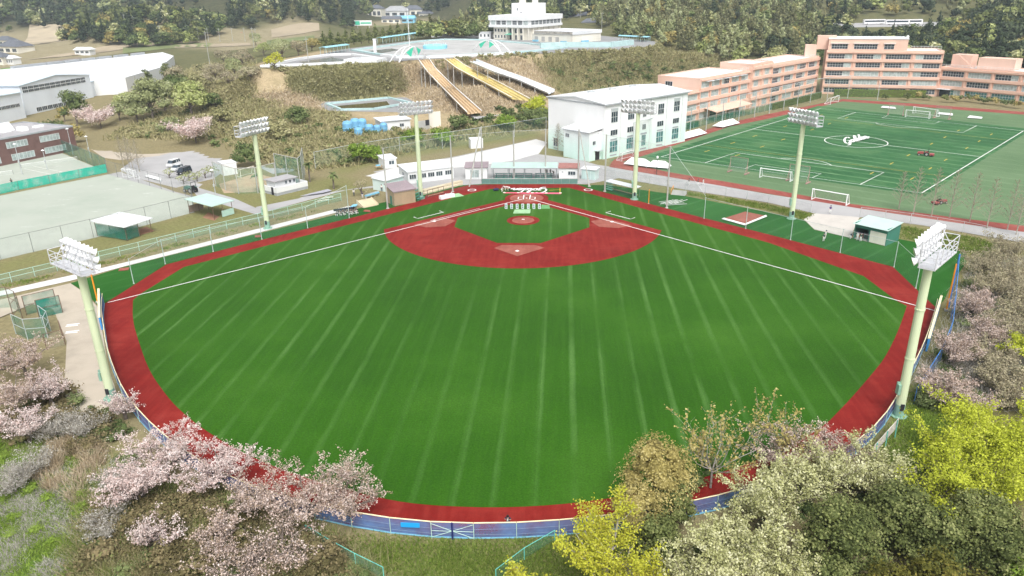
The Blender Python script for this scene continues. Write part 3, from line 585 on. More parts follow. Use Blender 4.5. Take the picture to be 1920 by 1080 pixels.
# ---- salmon pink school in blocks along one bent line
def school_block(label, a, rz, W, D, H, floors, bays, fh, gfirst=None, sideL=0, sideR=0, curtains=0.35, wfrac=0.7, seed=1, rail=True, z0w=0.9, topextra=0.0):
    rd = random.Random(seed)
    s = thing('school_block', label, 'school building', a, rz, 'pink school buildings')
    box_part(s, 'wall', PINK, 0, W, 0, D, 0, H)
    rt = box_part(s, 'roof', ROOFW, 0.35, W-0.35, 0.35, D-0.35, H+0.001, H+0.10)
    pp = MB(); pp.box(-0.05, W+0.05, -0.05, 0.3, H+0.002, H+0.55).box(-0.05, W+0.05, D-0.3, D+0.05, H+0.002, H+0.55).box(-0.048, 0.3, 0.3, D-0.3, H+0.002, H+0.548).box(W-0.3, W+0.048, 0.3, D-0.3, H+0.002, H+0.548)
    pp.build('parapet', PINK, s)
    for k in range(1, floors+1):
        z = fh*k
        if z-0.2 < H: box_part(s, 'balcony_band', PINKD, 0.03, W-0.03, -0.75, -0.003, z-0.35, min(z+0.75, H-0.05))
    bw = W/bays
    for i in range(bays+1): box_part(s, 'pilaster', PINKD, max(0.02, bw*i-0.3), min(W-0.02, bw*i+0.3), -0.50, -0.002, 0.02, H-0.06)
    for k in range(floors):
        for i in range(bays):
            gm = GLC if rd.random() < curtains else GLD
            if k == 0 and gfirst: gm = gfirst
            ww = bw*wfrac; n_ = max(2, int(ww/1.0))
            if bw > 6.5 and rd.random() < 0.6:
                w1 = ww*0.68; s_ = rd.choice((-1, 1))
                win(s, 'F', bw*(i+0.5)+s_*(ww-w1)/2, fh*k+z0w, w1, fh-1.75, max(2, int(w1)), 2, gm=gm)
                win(s, 'F', bw*(i+0.5)-s_*w1/2, fh*k+z0w, ww-w1-0.25, fh-1.75, 2, 1, gm=GLC)
            else: win(s, 'F', bw*(i+0.5), fh*k+z0w, ww, fh-1.75, n_, 2, gm=gm)
    if rail:
        for nm, y in (('roof_railing', 0.15), ):
            r_ = MB(); r_.tube((0.2, y, H+1.5), (W-0.2, y, H+1.5), 0.05, n=4); r_.tube((0.2, y, H+1.0), (W-0.2, y, H+1.0), 0.04, n=4)
            for t in range(int(W/1.6)+1): r_.tube((0.2+t*1.6, y, H+0.5), (0.2+t*1.6, y, H+1.5), 0.035, n=4)
            r_.build(nm, FRAME, s)
    return s
a0 = Vector((46.2, 94.6, 0)); rzL = math.atan2(187.3-94.6, 125.5-46.2); uL = Vector((math.cos(rzL), math.sin(rzL), 0)); vL = Vector((-math.sin(rzL), math.cos(rzL), 0))
school_block('low three storey pink school block right behind the white hall', a0, rzL, 17.3, 12, 10.9, 3, 2, 3.6, GLT, rail=False, seed=3, curtains=0.7)
sB = school_block('four storey pink school block with a roofed entrance canopy', a0+uL*17.5, rzL, 36.5, 18, 14.8, 4, 5, 3.65, None, seed=5, curtains=0.75)
win(sB, 'L', 13, 9.4+2.4, 3.0, 1.6, 3, 1)
cn = MB().extr([(-6.0, 3.4), (-0.8, 4.4), (-0.8, 4.6), (-6.0, 3.6)], 'x', 3, 30).build('entrance_canopy', PINK, sB)
for x in (3.5, 10, 16.5, 23, 29.5): MB().tube((x, -5.7, 0), (x, -5.7, 3.45), 0.14, n=6).build('canopy_post', PINKD, sB)
for x in (6, 12, 18, 24, 30): box_part(sB, 'sunshade', ROOFW, x-2.4, x+2.4, -1.3, -0.02, 13.9, 14.05)
sC = school_block('narrow pink stair tower between two school wings', a0+uL*54.2-vL*0.8, rzL, 17, 14, 17.0, 4, 2, 3.9, seed=8, wfrac=0.42, curtains=0.9)
school_block('four storey pink school wing with white roof beside the tallest block', a0+uL*71.5, rzL, 46, 15, 15.6, 4, 4, 3.7, seed=9, curtains=0.25)
M0, M1 = Vector((124.5, 180.5, 0)), Vector((169.4, 169.0, 0)); rzM = yaw(M0, M1); WM = (M1-M0).length; uM = Vector((math.cos(rzM), math.sin(rzM), 0)); vM = Vector((-math.sin(rzM), math.cos(rzM), 0))
sM = school_block('tallest five storey pink school block facing the soccer ground', M0, rzM, WM, 16, 18.3, 5, 4, 3.6, None, seed=12, curtains=0.2, wfrac=0.84, rail=False)
box_part(sM, 'top_storey', PINK, 0.4, WM*0.69, 0.2, 15, 18.9, 23.4); tr_ = box_part(sM, 'top_storey_roof', ROOFW, 0.2, WM*0.69+0.2, 0.0, 15.2, 23.41, 23.75)
for x, ww in ((5, 6.5), (15.5, 9.2), (24.8, 3.8)): win(sM, 'F', x, 19.4, ww, 1.9, int(ww), 2, off=-0.2); box_part(sM, 'sunshade', ROOFW, x-ww/2-0.4, x+ww/2+0.4, -0.5, 0.18, 21.6, 21.75)
box_part(sM, 'stair_house', PINK, -4.2, 3.6, 3, 9, 18.95, 24.6); box_part(sM, 'stair_house', PINK, -9, -4.3, 1, 7, 15.8, 20.8)
dm = MB(); dm.lathe([(0.5, 0), (0.62, 0.5), (0.45, 1.0), (0.05, 1.25)], 10, Matrix.Translation((WM*0.68, 1.2, 23.8))); dm.build('antenna_dome', LUMI, sM)
rr = MB()
for t in range(10): rr.tube((WM*0.72+t*1.3, 0.3, 18.8), (WM*0.72+t*1.3, 0.3, 20.6), 0.05, n=4)
rr.tube((WM*0.72, 0.3, 20.6), (WM*0.72+11.7, 0.3, 20.6), 0.06, n=4); rr.tube((WM*0.72, 0.3, 19.7), (WM*0.72+11.7, 0.3, 19.7), 0.05, n=4); rr.build('roof_railing', FRAME, sM)
R0 = M1+uM*0.4+vM*1.5; rzR = math.atan2(149.6-171.6, 195.4-175.5)
sR = school_block('three storey pink school wing with entrance at the right edge', R0, rzR, 62, 14, 11.8, 3, 6, 3.8, GLT, seed=15, curtains=0.75, wfrac=0.82)
box_part(sR, 'roof_house', PINK, 12, 26, 5, 12, 11.95, 16.3); box_part(sR, 'roof_house', PINK, 1, 9, 6, 12, 11.95, 17.0)
st = MB()
for k in range(12): st.box(4+k*0.6, 4.7+k*0.6, 3.8, 5.0, 16.6-k*0.4, 16.75-k*0.4)
st.build('roof_stair', PINKD, sR); box_part(sR, 'entrance_doors', GLD, 1.0, 5.2, -0.12, 0.0, 0.05, 2.9); box_part(sR, 'entrance_canopy', ROOFW, 0.5, 5.8, -2.6, -0.01, 3.2, 3.4)
# ---- waterpark block with overhanging window storey
a, rz, W, D = frame3(G(926, 73.5, ZP), G(994, 75.5, ZP), G(1069, 68, ZP))
D = 32
g = thing('pool_clubhouse', 'white clubhouse with overhanging window band and rooftop tanks above the pools', 'building', a, rz)
box_part(g, 'wall', CREAM, 0, W, 0, D, 0, 7.2); box_part(g, 'upper_wall', WALLW, -2.2, W+1.5, -2.2, D+2, 7.2, 8.6); box_part(g, 'upper_core', WALLW, -1.7, W+1.0, -1.7, D+1.5, 8.6, 11.2); box_part(g, 'parapet', WALLW, -2.3, W+1.6, -2.3, D+2.1, 11.2, 14.0)
for i in range(7): win(g, 'F', -0.2+i*(W+1)/7+1.3, 8.75, 3.0, 2.3, 5, 2, off=1.7, gm=GLD if i % 3 else GLC)
for i in range(8): win(g, 'R', 0.6+i*(D+1)/8+1, 8.75, 3.3, 2.3, 5, 2, W=W+1.0, gm=GLD)
for i in range(5): box_part(g, 'column', CREAM, W*0.42+i*W*0.145-0.35, W*0.42+i*W*0.145+0.35, -1.9, -1.2, 0, 7.2)
for i in range(6): box_part(g, 'column', CREAM, W+0.2, W+0.9, 2+i*6, 2.7+i*6, 0, 7.2)
for i in range(4): win(g, 'F', 1.6+i*2.3, 4.6, 1.0, 1.6, 1, 1); win(g, 'F', 1.6+i*2.3, 1.0, 1.0, 1.6, 1, 1)
for i in range(3): win(g, 'F', W*0.49+i*W*0.145, 3.9, 2.4, 2.6, 2, 1); win(g, 'F', W*0.49+i*W*0.145, 0.1, 2.2, 2.6, 2, 1)
MB().extr([(-3.6, 3.0), (-0.3, 3.6), (-0.3, 3.75), (-3.6, 3.15)], 'x', W*0.40, W*0.55).build('green_awning', mat('awning_green', (0.12, 0.42, 0.30), 0.6), g)
ph = box_part(g, 'penthouse', WALLW, W*0.30, W*0.98, 8, 18, 14.0, 20.8); win(g, 'F', W*0.46, 16.6, 0.8, 1.3, 1, 1, off=-8); win(g, 'F', W*0.56, 15.0, 0.8, 0.8, 1, 1, off=-8)
for x, r in ((W*0.5, 2.2), (W*0.84, 1.9)): MB().lathe([(r, 0), (r, 2.6), (r*0.6, 3.3), (0.05, 3.5)], 14, Matrix.Translation((x, 12, 20.8))).build('water_tank', CREAM, g)
a, rz, W, D = frame3(G(998, 77.5, ZP), G(1073, 81, ZP), G(1134, 76.5, ZP)); D = 26
g = thing('pool_changing_block', 'low cream changing block with weathered flat roof beside the clubhouse', 'building', a, rz)
box_part(g, 'wall', CREAM, 0, W, 0, D, 0, 4.4); box_part(g, 'roof', ROOFW, 2, W+0.4, -0.4, D+0.4, 4.41, 6.2); box_part(g, 'weathered_fascia', mat('weathered_fascia', (0.40, 0.38, 0.34), 0.9, 0.3, 0.8), 2.0, W+0.45, -0.5, -0.41, 4.6, 6.0)
for i in range(4): box_part(g, 'shutter', CONCG, 2+i*5.4, 4.6+i*5.4, -0.06, 0, 0.3, 2.9)
for i, x in enumerate((1.5, W*0.75)): o = MB().box(x, x+4, -1.5, -0.5, 0.1, 1.0).build('blue_bench', SKYB, g)
o = MB().box(W+0.6, W+1.6, 7, 13, 0.1, 1.0).build('blue_bench', SKYB, g)
def booth(label, pa, pb, z, D, H, m=WALLW, name='pool_kiosk', wins=3, over=0.4, group=None):
    a, b_ = G(*pa, z), G(*pb, z); W = (b_-a).length
    g = thing(name, label, 'kiosk', a, yaw(a, b_), group)
    box_part(g, 'wall', m, 0, W, 0, D, 0, H); box_part(g, 'roof', ROOFW, -over, W+over, -over, D+over, H, H+0.35)
    for i in range(wins): win(g, 'F', W*(i+0.6)/(wins+0.2), H*0.35, 0.9, H*0.4, 1, 1)
    return g
booth('small white ticket kiosk with three windows left of the clubhouse', (898, 73), (920, 73), ZP, 5, 3.8)
booth('long low white pool shed with flat roof at the far deck', (809, 70), (846, 70), ZP, 6, 3.4, wins=0)
# ---- factories on the left
a, rz, W, D = frame3(G(50, 217), G(178, 190), G(0, 200)); W = (G(178, 190)-a).length
g = thing('factory_hall', 'large pale blue factory hall with two rows of strip windows', 'factory', a, rz); D = 55; H = 12.6
MB().extr([(0, 0), (W, 0), (W, H-0.6), (W*0.5, H+1.5), (0, H-0.6)], 'y', 0, D).build('wall', SIDING, g)
MB().extr([(-0.6, H-0.55), (W*0.5, H+1.6), (W+0.6, H-0.55), (W+0.6, H-0.3), (W*0.5, H+1.9), (-0.6, H-0.3)], 'y', -0.4, D+0.4).build('roof', ROOFB, g)
for r_ in range(2):
    for i in range(12): win(g, 'F', W*0.06+i*W*0.075, 9.2+r_*1.3, W*0.068, 1.0, 3, 1)
for i in range(6): win(g, 'F', W*0.18+i*W*0.075, 0.8, W*0.068, 1.6, 3, 1)
g2 = thing('factory_hall', 'lower pale blue factory wing cut by the left edge', 'factory', G(50, 220)-Vector((2, 33, 0)), rz)
box_part(g2, 'wall', SIDING, 0, 31.5, 0, 40, 0, 10.2); box_part(g2, 'roof', ROOFB, -0.5, 31.9, -0.5, 40, 10.2, 10.5)
for i in range(12): win(g2, 'F', 2+i*2.4, 5.0, 2.2, 1.2, 3, 1)
a3 = a+Vector((math.cos(rz), math.sin(rz), 0))*(W+0.6)
g3 = thing('factory_hall', 'small plain pale blue factory annex right of the large hall', 'factory', a3, rz)
MB().extr([(0, 0), (26, 0), (26, 8.2), (13, 9.6), (0, 8.2)], 'y', 2, 30).build('wall', SIDING, g3); MB().extr([(-0.4, 8.25), (13, 9.7), (26.4, 8.25), (26.4, 8.5), (13, 10), (-0.4, 8.5)], 'y', 1.6, 30.4).build('roof', ROOFB, g3)
g4 = thing('factory_shed', 'long white roofed factory shed running back to the fields', 'factory', G(250, 165, 0), 0)
o_ = g4.location
RP = [p-o_ for p in GP([(150, 150), (235, 147), (300, 128), (326, 106), (305, 99), (110, 121), (-60, 138), (-60, 150)], 9.5)]
MB().prism(RP, -1.5-0, 9.4).build('wall', WALLW, g4); MB().prism([(p[0]*1.0, p[1]*1.0) for p in RP], 9.41, 9.9).build('roof', ROOFW, g4)
for k in range(8):
    p = G(38+k*31.5, 126.5-k*3.4, 10)-o_; MB().cbox((p.x, p.y, 10.4), (10, 2.4, 1.6), R(75)).build('roof_ventilator', GREYM, g4)
g5 = thing('factory_office', 'white two storey factory office with window rows behind the annex', 'factory', G(172, 172, 0), yaw(G(172, 172), G(242, 160)))
box_part(g5, 'wall', WALLW, 0, 46, 0, 14, 0, 9.0); box_part(g5, 'roof', ROOFW, -0.5, 46.5, -0.5, 14.5, 9.0, 9.4)
for r_ in range(2):
    for i in range(11): win(g5, 'F', 2.4+i*4.1, 2.2+r_*3.6, 3.2, 1.6, 3, 1)
# ---- brick block with flat roof
a, b_ = G(-110, 335), G(146, 281); rz = yaw(a, b_); W = (b_-a).length
g = thing('brick_building', 'dark red brick block with flat grey roof at the left edge', 'building', a, rz); H = 7.4; D = 24
box_part(g, 'wall', BRICK, 0, W, 0, D, 0, H); box_part(g, 'roof', mat('roof_felt', (0.36, 0.35, 0.36), 0.9, 0.08, 0.2), 0.4, W-0.4, 0.4, D-0.4, H+0.002, H+0.15)
box_part(g, 'parapet', GREYM, -0.1, W+0.1, -0.12, 0.4, H+0.002, H+0.5); box_part(g, 'parapet', GREYM, W-0.4, W+0.1, 0.41, D+0.1, H+0.002, H+0.5); box_part(g, 'parapet', GREYM, -0.1, W-0.41, D-0.4, D+0.1, H+0.002, H+0.5)
for x in (W*0.30, W*0.55, W*0.80): win(g, 'F', x, 4.6, 6.4, 1.7, 6, 1, gm=GLC); win(g, 'F', x+1, 0.9, 7, 1.7, 6, 1, gm=GLC)
for i, (x, y, dx, dy, h) in enumerate([(W*0.45, 6, 3.2, 2.4, 1.8), (W*0.62, 10, 2.6, 1.6, 1.4), (W*0.72, 7, 2, 3, 1.2), (W*0.85, 9, 3.0, 1.4, 0.6), (W*0.52, 12, 5, 1.2, 0.9)]): box_part(g, 'roof_unit', LUMI, x, x+dx, y, y+dy, H+0.16, H+0.16+h)
MB().extr([(12, H+0.16), (15, H+0.16), (15, H+2.3), (14, H+2.6)], 'x', W*0.66, W*0.74).build('roof_unit', LUMI, g)
# ---- houses in the valley
def house(label, px, py, z, W, D, H, rz, roof=TILE, wall=CREAM, hip=True, cat='house', group='valley houses'):
    p = G(px, py, z); p.z = min(z, gz(p.x, p.y)) if abs(z-gz(p.x, p.y)) < 6 else z
    g = thing('farmhouse', label, cat, p, rz, group)
    box_part(g, 'wall', wall, -W/2, W/2, -D/2, D/2, -1, H); e = 0.8; rh = D*0.32; i = D/2 if hip else 0
    v = [(-W/2-e, -D/2-e, H), (W/2+e, -D/2-e, H), (W/2+e, D/2+e, H), (-W/2-e, D/2+e, H), (-W/2+i*0.8, 0, H+rh), (W/2-i*0.8, 0, H+rh)]
    r_ = MB(); r_.add(v, [(0, 1, 5, 4), (1, 2, 5), (2, 3, 4, 5), (3, 0, 4), (3, 2, 1, 0)]); r_.build('roof', roof, g)
    for k in range(3): win(g, 'F', -W*0.32+k*W*0.32, H*0.35, W*0.2, H*0.4, 3, 1, off=D/2)
    return g
house('dark tiled farmhouse below the wooded knoll at upper left', 213, 87, 6, 20, 13, 6.5, R(-25))
house('small white house left of the dark tiled farmhouse', 175, 89, 6, 11, 9, 5.5, R(-20), wall=WALLW)
house('white shed with flat look beside the farmhouse fields', 160, 100, 6, 13, 6, 3.4, R(-8), roof=ROOFW, wall=WALLW, hip=False)
house('grey tiled farmhouse near the left edge', 33, 101, 4, 24, 14, 6, R(-20))
house('second grey tiled house further left behind hedge', 14, 86, 5, 16, 11, 5, R(-15))
house('low grey house cut by the left edge', 4, 116, 4, 12, 10, 5, R(-10))
house('white hut in the field by the left edge', 26, 116, 4, 7, 6, 4, R(-20), roof=ROOFW, wall=WALLW, hip=False)
house('red roofed white hut by the field road', 438, 76, 7, 18, 7, 4.5, R(-5), roof=mat('red_roof', (0.45, 0.12, 0.10), 0.7), wall=WALLW, hip=False)
house('tall grey roofed house leftmost in the far hamlet', 707, 35, 10, 20, 15, 13, R(-10), wall=CREAM)
house('wide pale roofed house in the middle of the far hamlet', 745, 33, 10, 34, 20, 9, R(-8), roof=mat('pale_tile', (0.36, 0.37, 0.38), 0.7), wall=WALLW)
house('dark roofed house right in the far hamlet', 776, 32, 10, 26, 18, 10, R(5))
house('small dark house at the right end of the far hamlet', 800, 36, 10, 18, 12, 7, R(0))
house('blue roofed shed in front of the far hamlet', 760, 43, 10, 24, 10, 5, R(0), roof=SKYB, wall=SKYB, hip=False)
house('low grey shed beside the blue roofed shed', 735, 44, 10, 22, 10, 5, R(0), hip=False)
house('grey tiled house right of the clubhouse among trees', 1088, 45, ZP, 22, 14, 6, R(-10), group='houses beyond the clubhouse')
house('small white house by the wire poles right of the clubhouse', 1108, 52, ZP, 14, 9, 4, R(-5), roof=TILE, wall=WALLW, group='houses beyond the clubhouse')
# ---- low buildings round the diamond
def cabin(name, label, pa, pb, D, H, wall, roof, slope=0.5, over=0.25, cat='cabin', z=0.0):
    a, b_ = G(*pa, z), G(*pb, z); W = (b_-a).length
    g = thing(name, label, cat, a, yaw(a, b_))
    MB().extr([(0, 0), (D, 0), (D, H+slope), (0, H)], 'x', 0, W).build('wall', wall, g)
    MB().extr([(-over, H+0.02-slope*over/D), (D+over, H+slope+0.02+slope*over/D), (D+over, H+slope+0.2), (-over, H+0.18)], 'x', -over, W+over).build('roof', roof, g)
    return g, W
g, W = cabin('team_cabin', 'long white prefab cabin with a row of windows behind the first base dugout', (766, 345), (851, 334), 7.5, 3.0, WALLW, ROOFW, 0.5)
for t in (0.10, 0.32, 0.50, 0.68, 0.88): win(g, 'F', W*t, 1.2, 1.7, 1.1, 3, 1)
win(g, 'L', 3.5, 1.2, 1.8, 1.2, 2, 1); box_part(g, 'door', FRAME, W*0.18, W*0.18+0.9, -0.05, 0, 0.05, 2.1)
g, W = cabin('storage_unit', 'pale mint storage unit left of the long white cabin', (724, 360), (757, 350), 4.5, 2.7, mat('mint_panel', (0.60, 0.72, 0.70), 0.6, 0.04), ROOFW, 0.2, cat='storage unit')
for k in range(4): box_part(g, 'door_panel', mat('mint_door', (0.48, 0.62, 0.60), 0.6, 0.04), 0.3+k*W/4.2, 0.3+(k+0.88)*W/4.2, -0.06, 0, 0.15, 2.45)
g, W = cabin('guard_hut', 'small white prefab hut on the grass below the bushes', (721, 317), (744, 314), 4.6, 2.6, WALLW, ROOFW, 0.35, cat='hut')
win(g, 'F', W*0.6, 1.1, 1.5, 1.0, 2, 1); box_part(g, 'work_table', WOODP, -2.4, -0.3, 0.5, 1.8, 0.75, 0.85); box_part(g, 'table_leg', WOODP, -2.3, -2.2, 0.6, 0.7, 0, 0.75); box_part(g, 'table_leg', WOODP, -0.6, -0.5, 0.6, 0.7, 0, 0.75); box_part(g, 'blue_tarp', SKYB, -2.0, -0.8, 0.8, 1.6, 0.86, 1.15)
g, W = cabin('equipment_shed', 'tan equipment shed with mauve ribbed roof beside the red track', (740, 386.5), (779.5, 379.5), 4.6, 3.3, TAN, MAUVE, 0.9, cat='shed')
for k in range(10): box_part(g, 'roof_rib', GREYM, W*(k+0.5)/10-0.05, W*(k+0.5)/10+0.05, -0.24, -0.18, 3.1, 3.5)
box_part(g, 'door', TEAL, -0.06, 0, 1.2, 2.2, 0.05, 2.1)
for k in range(9): box_part(g, 'siding_board', TAN, 0.03, W-0.03, -0.035, -0.002, 0.1+k*0.34, 0.36+k*0.34)
g, W = cabin('scorer_hut', 'small white scorer hut with brown roof left of the backstop stand', (873, 336), (914, 335.5), 4.2, 3.0, WALLW, MAUVE, 0.5, cat='hut'); W_ = W
win(g, 'F', W*0.42, 0.5, 2.2, 1.9, 2, 1, gm=GLC)
g, W = cabin('broadcast_booth', 'white booth with red brown roof right of the backstop stand', (1048, 336), (1084, 336.5), 4.0, 2.9, WALLW, mat('red_brown_roof', (0.36, 0.16, 0.14), 0.7), 0.3, cat='booth')
win(g, 'F', W*0.66, 1.2, 1.8, 0.9, 3, 1); box_part(g, 'vent', GREYM, W*0.15, W*0.22, -0.05, 0, 1.8, 2.1)
g, W = cabin('ball_store', 'pale green storage box right of the broadcast booth', (1090, 335.5), (1116, 338), 2.6, 2.6, mat('mint_panel', (0.6, 0.72, 0.7)), ROOFW, 0.15, cat='storage unit')
for k in range(3): box_part(g, 'door_panel', MATS['mint_door'], 0.15+k*W/3.1, 0.1+(k+0.9)*W/3.1, -0.05, 0, 0.15, 2.4)
g, W = cabin('white_container', 'white box container on the grass bank behind the backstop', (883, 279), (906, 277.5), 3.4, 2.7, WALLW, ROOFW, 0.05, 0.05, cat='container', z=0)
g, W = cabin('white_locker', 'white storage box by the parking lot beside the bushes', (420, 330), (446, 326), 4.0, 3.2, WALLW, ROOFW, 0.05, 0.05, cat='storage unit')
# toilet block with parapet
a, b_ = G(517, 367), G(575, 353); g = thing('toilet_block', 'small white toilet block with grey roof and dark plinth left of the palm', 'building', a, yaw(a, b_)); W = (b_-a).length
box_part(g, 'plinth', GREYM, 0, W, -0.6, 5.0, 0, 0.7); box_part(g, 'screen_wall', WALLW, -0.05, W+0.05, -0.65, -0.4, 0.7, 2.0); box_part(g, 'screen_wall', WALLW, -0.05, 0.2, -0.4, 5.05, 0.702, 2.0); box_part(g, 'screen_wall', WALLW, W-0.2, W+0.05, -0.4, 5.05, 0.702, 2.0)
box_part(g, 'wall', WALLW, 0.9, W-2.2, 1.2, 4.8, 0.7, 3.1); box_part(g, 'roof', mat('roof_felt', (0.36, 0.35, 0.36)), 0.4, W-1.7, 0.7, 5.3, 3.1, 3.32)
for t in (0.45, 0.58, 0.71): win(g, 'F', W*t, 2.1, 0.5, 0.7, 1, 1, off=-1.2)
box_part(g, 'door', DARK, -0.1, -0.04, 0.6, 1.5, 0.05, 2.0)
# dugout shed on the right
a, b_ = G(1599.5, 447), G(1660, 461.5); g = thing('bullpen_shed', 'green metal shed with mint corrugated roof and half open front', 'shed', a, yaw(a, b_)); W = (b_-a).length; H = 3.0; D = 5.2
box_part(g, 'side_wall', TEAL, -0.02, 0.12, 0, D, 0, H+0.3); box_part(g, 'side_wall', TEAL, W-0.12, W+0.02, 0, D, 0, H+0.3); box_part(g, 'back_wall', TEAL, 0.12, W-0.12, D-0.12, D, 0, H+0.2)
box_part(g, 'fascia', TEAL, 0.121, W-0.121, 0.0, 0.14, H-0.62, H+0.1); box_part(g, 'roller_door', CREAM, W*0.49, W-0.16, 0.03, 0.11, 0.05, H-0.63); box_part(g, 'door_post', TEAL, W*0.455, W*0.488, 0.01, 0.14, 0, H-0.63); box_part(g, 'shed_floor', CONCG, 0.13, W-0.13, 0.15, D-0.13, 0.02, 0.06)
pr = []
nrib = 44
for k in range(nrib+1): pr.append((-0.3+(W+0.6)*k/nrib, 0.0 if k % 2 else 0.06))
v = []; f = []
for x, dz in pr: v += [(x, -0.45, H+0.08+dz), (x, D+0.4, H+0.55+dz)]
for k in range(nrib): f.append((2*k, 2*k+2, 2*k+3, 2*k+1))
r_ = MB(); r_.add(v, f); r_.add([(x, y, z-0.05) for x, y, z in v], [q[::-1] for q in f]); r_.build('roof', MINTR, g)
for k in range(4):
    o = thing('equipment_crate', ['red crate on the shelf inside the green shed', 'grey net bag hanging inside the green shed', 'black equipment box inside the green shed', 'red equipment box beside the crate inside the green shed'][k], 'crate', a+Matrix.Rotation(yaw(a, b_), 3, 'Z') @ Vector((W*(0.12+0.09*k), 1.6+0.5*(k % 2), 0.06)), yaw(a, b_))
    mm = [mat('red_plastic', (0.5, 0.03, 0.03), 0.5), GREYM, DARK, mat('red_plastic', (0.5, 0.03, 0.03))][k]
    MB().box(-0.4, 0.4, -0.3, 0.3, 0, 0.75).build('body', mm, o); MB().box(-0.42, 0.42, -0.32, 0.32, 0.75, 0.83).build('lid', mm, o)
# open shelters on the left bank
def shelter(label, pts, H, roofm, walls, back=0.6):
    a, b_, c = G(*pts[0]), G(*pts[1]), G(*pts[2]); a, rz, W, D = frame3(a, b_, c)
    g = thing('practice_shelter', label, 'shelter', a, rz)
    MB().extr([(-0.5, H), (D+0.5, H+back), (D+0.5, H+back+0.14), (-0.5, H+0.14)], 'x', -0.5, W+0.5).build('roof', roofm, g)
    for x in (0, W/2, W):
        for y in (0, D): MB().tube((x, y, 0), (x, y, H+back*y/D), 0.07, n=5).build('post', mat('rusty_steel', (0.16, 0.10, 0.07), 0.8), g)
    for w_ in walls:
        if w_ == 'L': box_part(g, 'mesh_panel', NETG, -0.02, 0.02, 0.1, D-0.1, 0.2, H-0.2)
        if w_ == 'F': box_part(g, 'mesh_panel', NETG, 0.1, W*0.5, -0.02, 0.02, 0.2, H-0.3)
        if w_ == 'f': box_part(g, 'panel', mat('mint_sheet', (0.42, 0.60, 0.52), 0.6, 0.05), W*0.42, W+0.3, -0.1, -0.02, 0.1, 1.5)
        if w_ == 'B': box_part(g, 'panel', mat('rust_sheet', (0.26, 0.20, 0.17), 0.8, 0.15), 0.1, W*0.75, D-0.03, D+0.03, 0.3, 1.9)
        if w_ == 'l': box_part(g, 'panel', MATS['rust_sheet'] if 'rust_sheet' in MATS else BROWN, -0.04, 0.02, 0.1, D-0.1, 0.3, 1.9)
    return g
NETG = netmat('green_net', (0.04, 0.22, 0.16), 0.42); NETL = netmat('fine_green_net', (0.14, 0.42, 0.30), 0.22); NETB = netmat('blue_net', (0.12, 0.21, 0.42), 0.74); NETW = netmat('wire_mesh', (0.40, 0.44, 0.42), 0.12); NETT = netmat('teal_screen', (0.05, 0.45, 0.33), 0.85); NETF = netmat('backstop_net', (0.20, 0.42, 0.34), 0.10)
shelter('open batting shelter with white roof and mesh side on the left bank', [(239, 452), (285, 436), (207, 435)], 3.0, ROOFW, 'LF', 0.3)
shelter('open shelter with mint roof and low sheet walls near the court corner', [(402, 412), (437, 402), (367, 398)], 3.1, MINTR, 'fB', 0.3)
soil = sheet('shelter_soil', GP([(380, 408), (402, 414), (412, 406), (390, 398)]), 0.008, mat('red_soil', (0.30, 0.16, 0.10), 0.95, 0.15)); sheet('shelter_soil', GP([(245, 446), (290, 433), (275, 425), (235, 438)]), 0.008, MATS['red_soil'])
# ================================================================== light towers
POLEM = mat('tower_paint', (0.60, 0.68, 0.45), 0.55, 0.05, 0.4, streak=True); POLEB = mat('tower_base_paint', (0.25, 0.42, 0.33), 0.6, 0.12, 0.8)
LAMPW = mat('lamp_housing', (0.82, 0.83, 0.84), 0.35, 0.03); LAMPG = glass('lamp_glass', (0.55, 0.58, 0.60), 0.1, 0.2); CAGE = mat('cage_steel', (0.58, 0.59, 0.62), 0.45, 0.06, 1.0, metal=0.15)
lamp = MB(); Mx = Matrix.Rotation(R(-112), 4, 'X')
lamp.lathe([(0.10, -0.42), (0.17, -0.38), (0.17, -0.12), (0.24, -0.08), (0.40, 0.26), (0.43, 0.27), (0.43, 0.30), (0.40, 0.30)], 12, Mx); LAMP = lamp.mesh('lamp', LAMPW)
LGL = MB().lathe([(0.385, 0.302), (0.30, 0.33), (0.02, 0.35)], 12, Mx).mesh('lamp_glass', LAMPG)
tw_pole = MB()
tw_pole.tube((0, 0, 1.6), (0, 0, 20.0), 0.52, 0.46, 16); TWP = tw_pole.mesh('pole', POLEM)
tb = MB(); tb.tube((0, 0, 0), (0, 0, 1.62), 0.56, 0.535, 16); tb.tube((0, 0, 0), (0, 0, 0.12), 0.95, 0.95, 16)
for k in range(10): tb.tube((0.8*math.cos(k*0.628), 0.8*math.sin(k*0.628), 0.1), (0.8*math.cos(k*0.628), 0.8*math.sin(k*0.628), 0.26), 0.05, n=5)
TWB = tb.mesh('pole_base', POLEB)
TWH = MB().box(-0.2, 0.2, -0.62, -0.5, 1.0, 1.85).mesh('access_hatch', DARK)
TWX = MB().box(-0.75, -0.45, -0.4, 0.3, 3.0, 4.3).box(-0.85, -0.44, -0.1, 0.1, 4.3, 4.55).mesh('control_box', POLEB)
pf = MB(); pf.box(-3.0, 3.0, -1.55, 0.15, 19.95, 20.07)
for k in range(13): pf.box(-3.0+k*0.5-0.03, -3.0+k*0.5+0.03, -1.55, 0.15, 19.88, 19.95)
TWF = pf.mesh('platform', CAGE)
rl = MB()
for z in (20.6, 21.2, 22.0): rl.path([(-3, 0.1, z), (-3, -1.5, z), (3, -1.5, z), (3, 0.1, z)], 0.05, 5)
for x in (-3, -1.5, 0, 1.5, 3): rl.tube((x, -1.5, 20.0), (x, -1.5, 22.0), 0.05, n=5)
for x in (-3, 3): rl.tube((x, 0.05, 20.0), (x, 0.05, 22.8), 0.07, n=5)
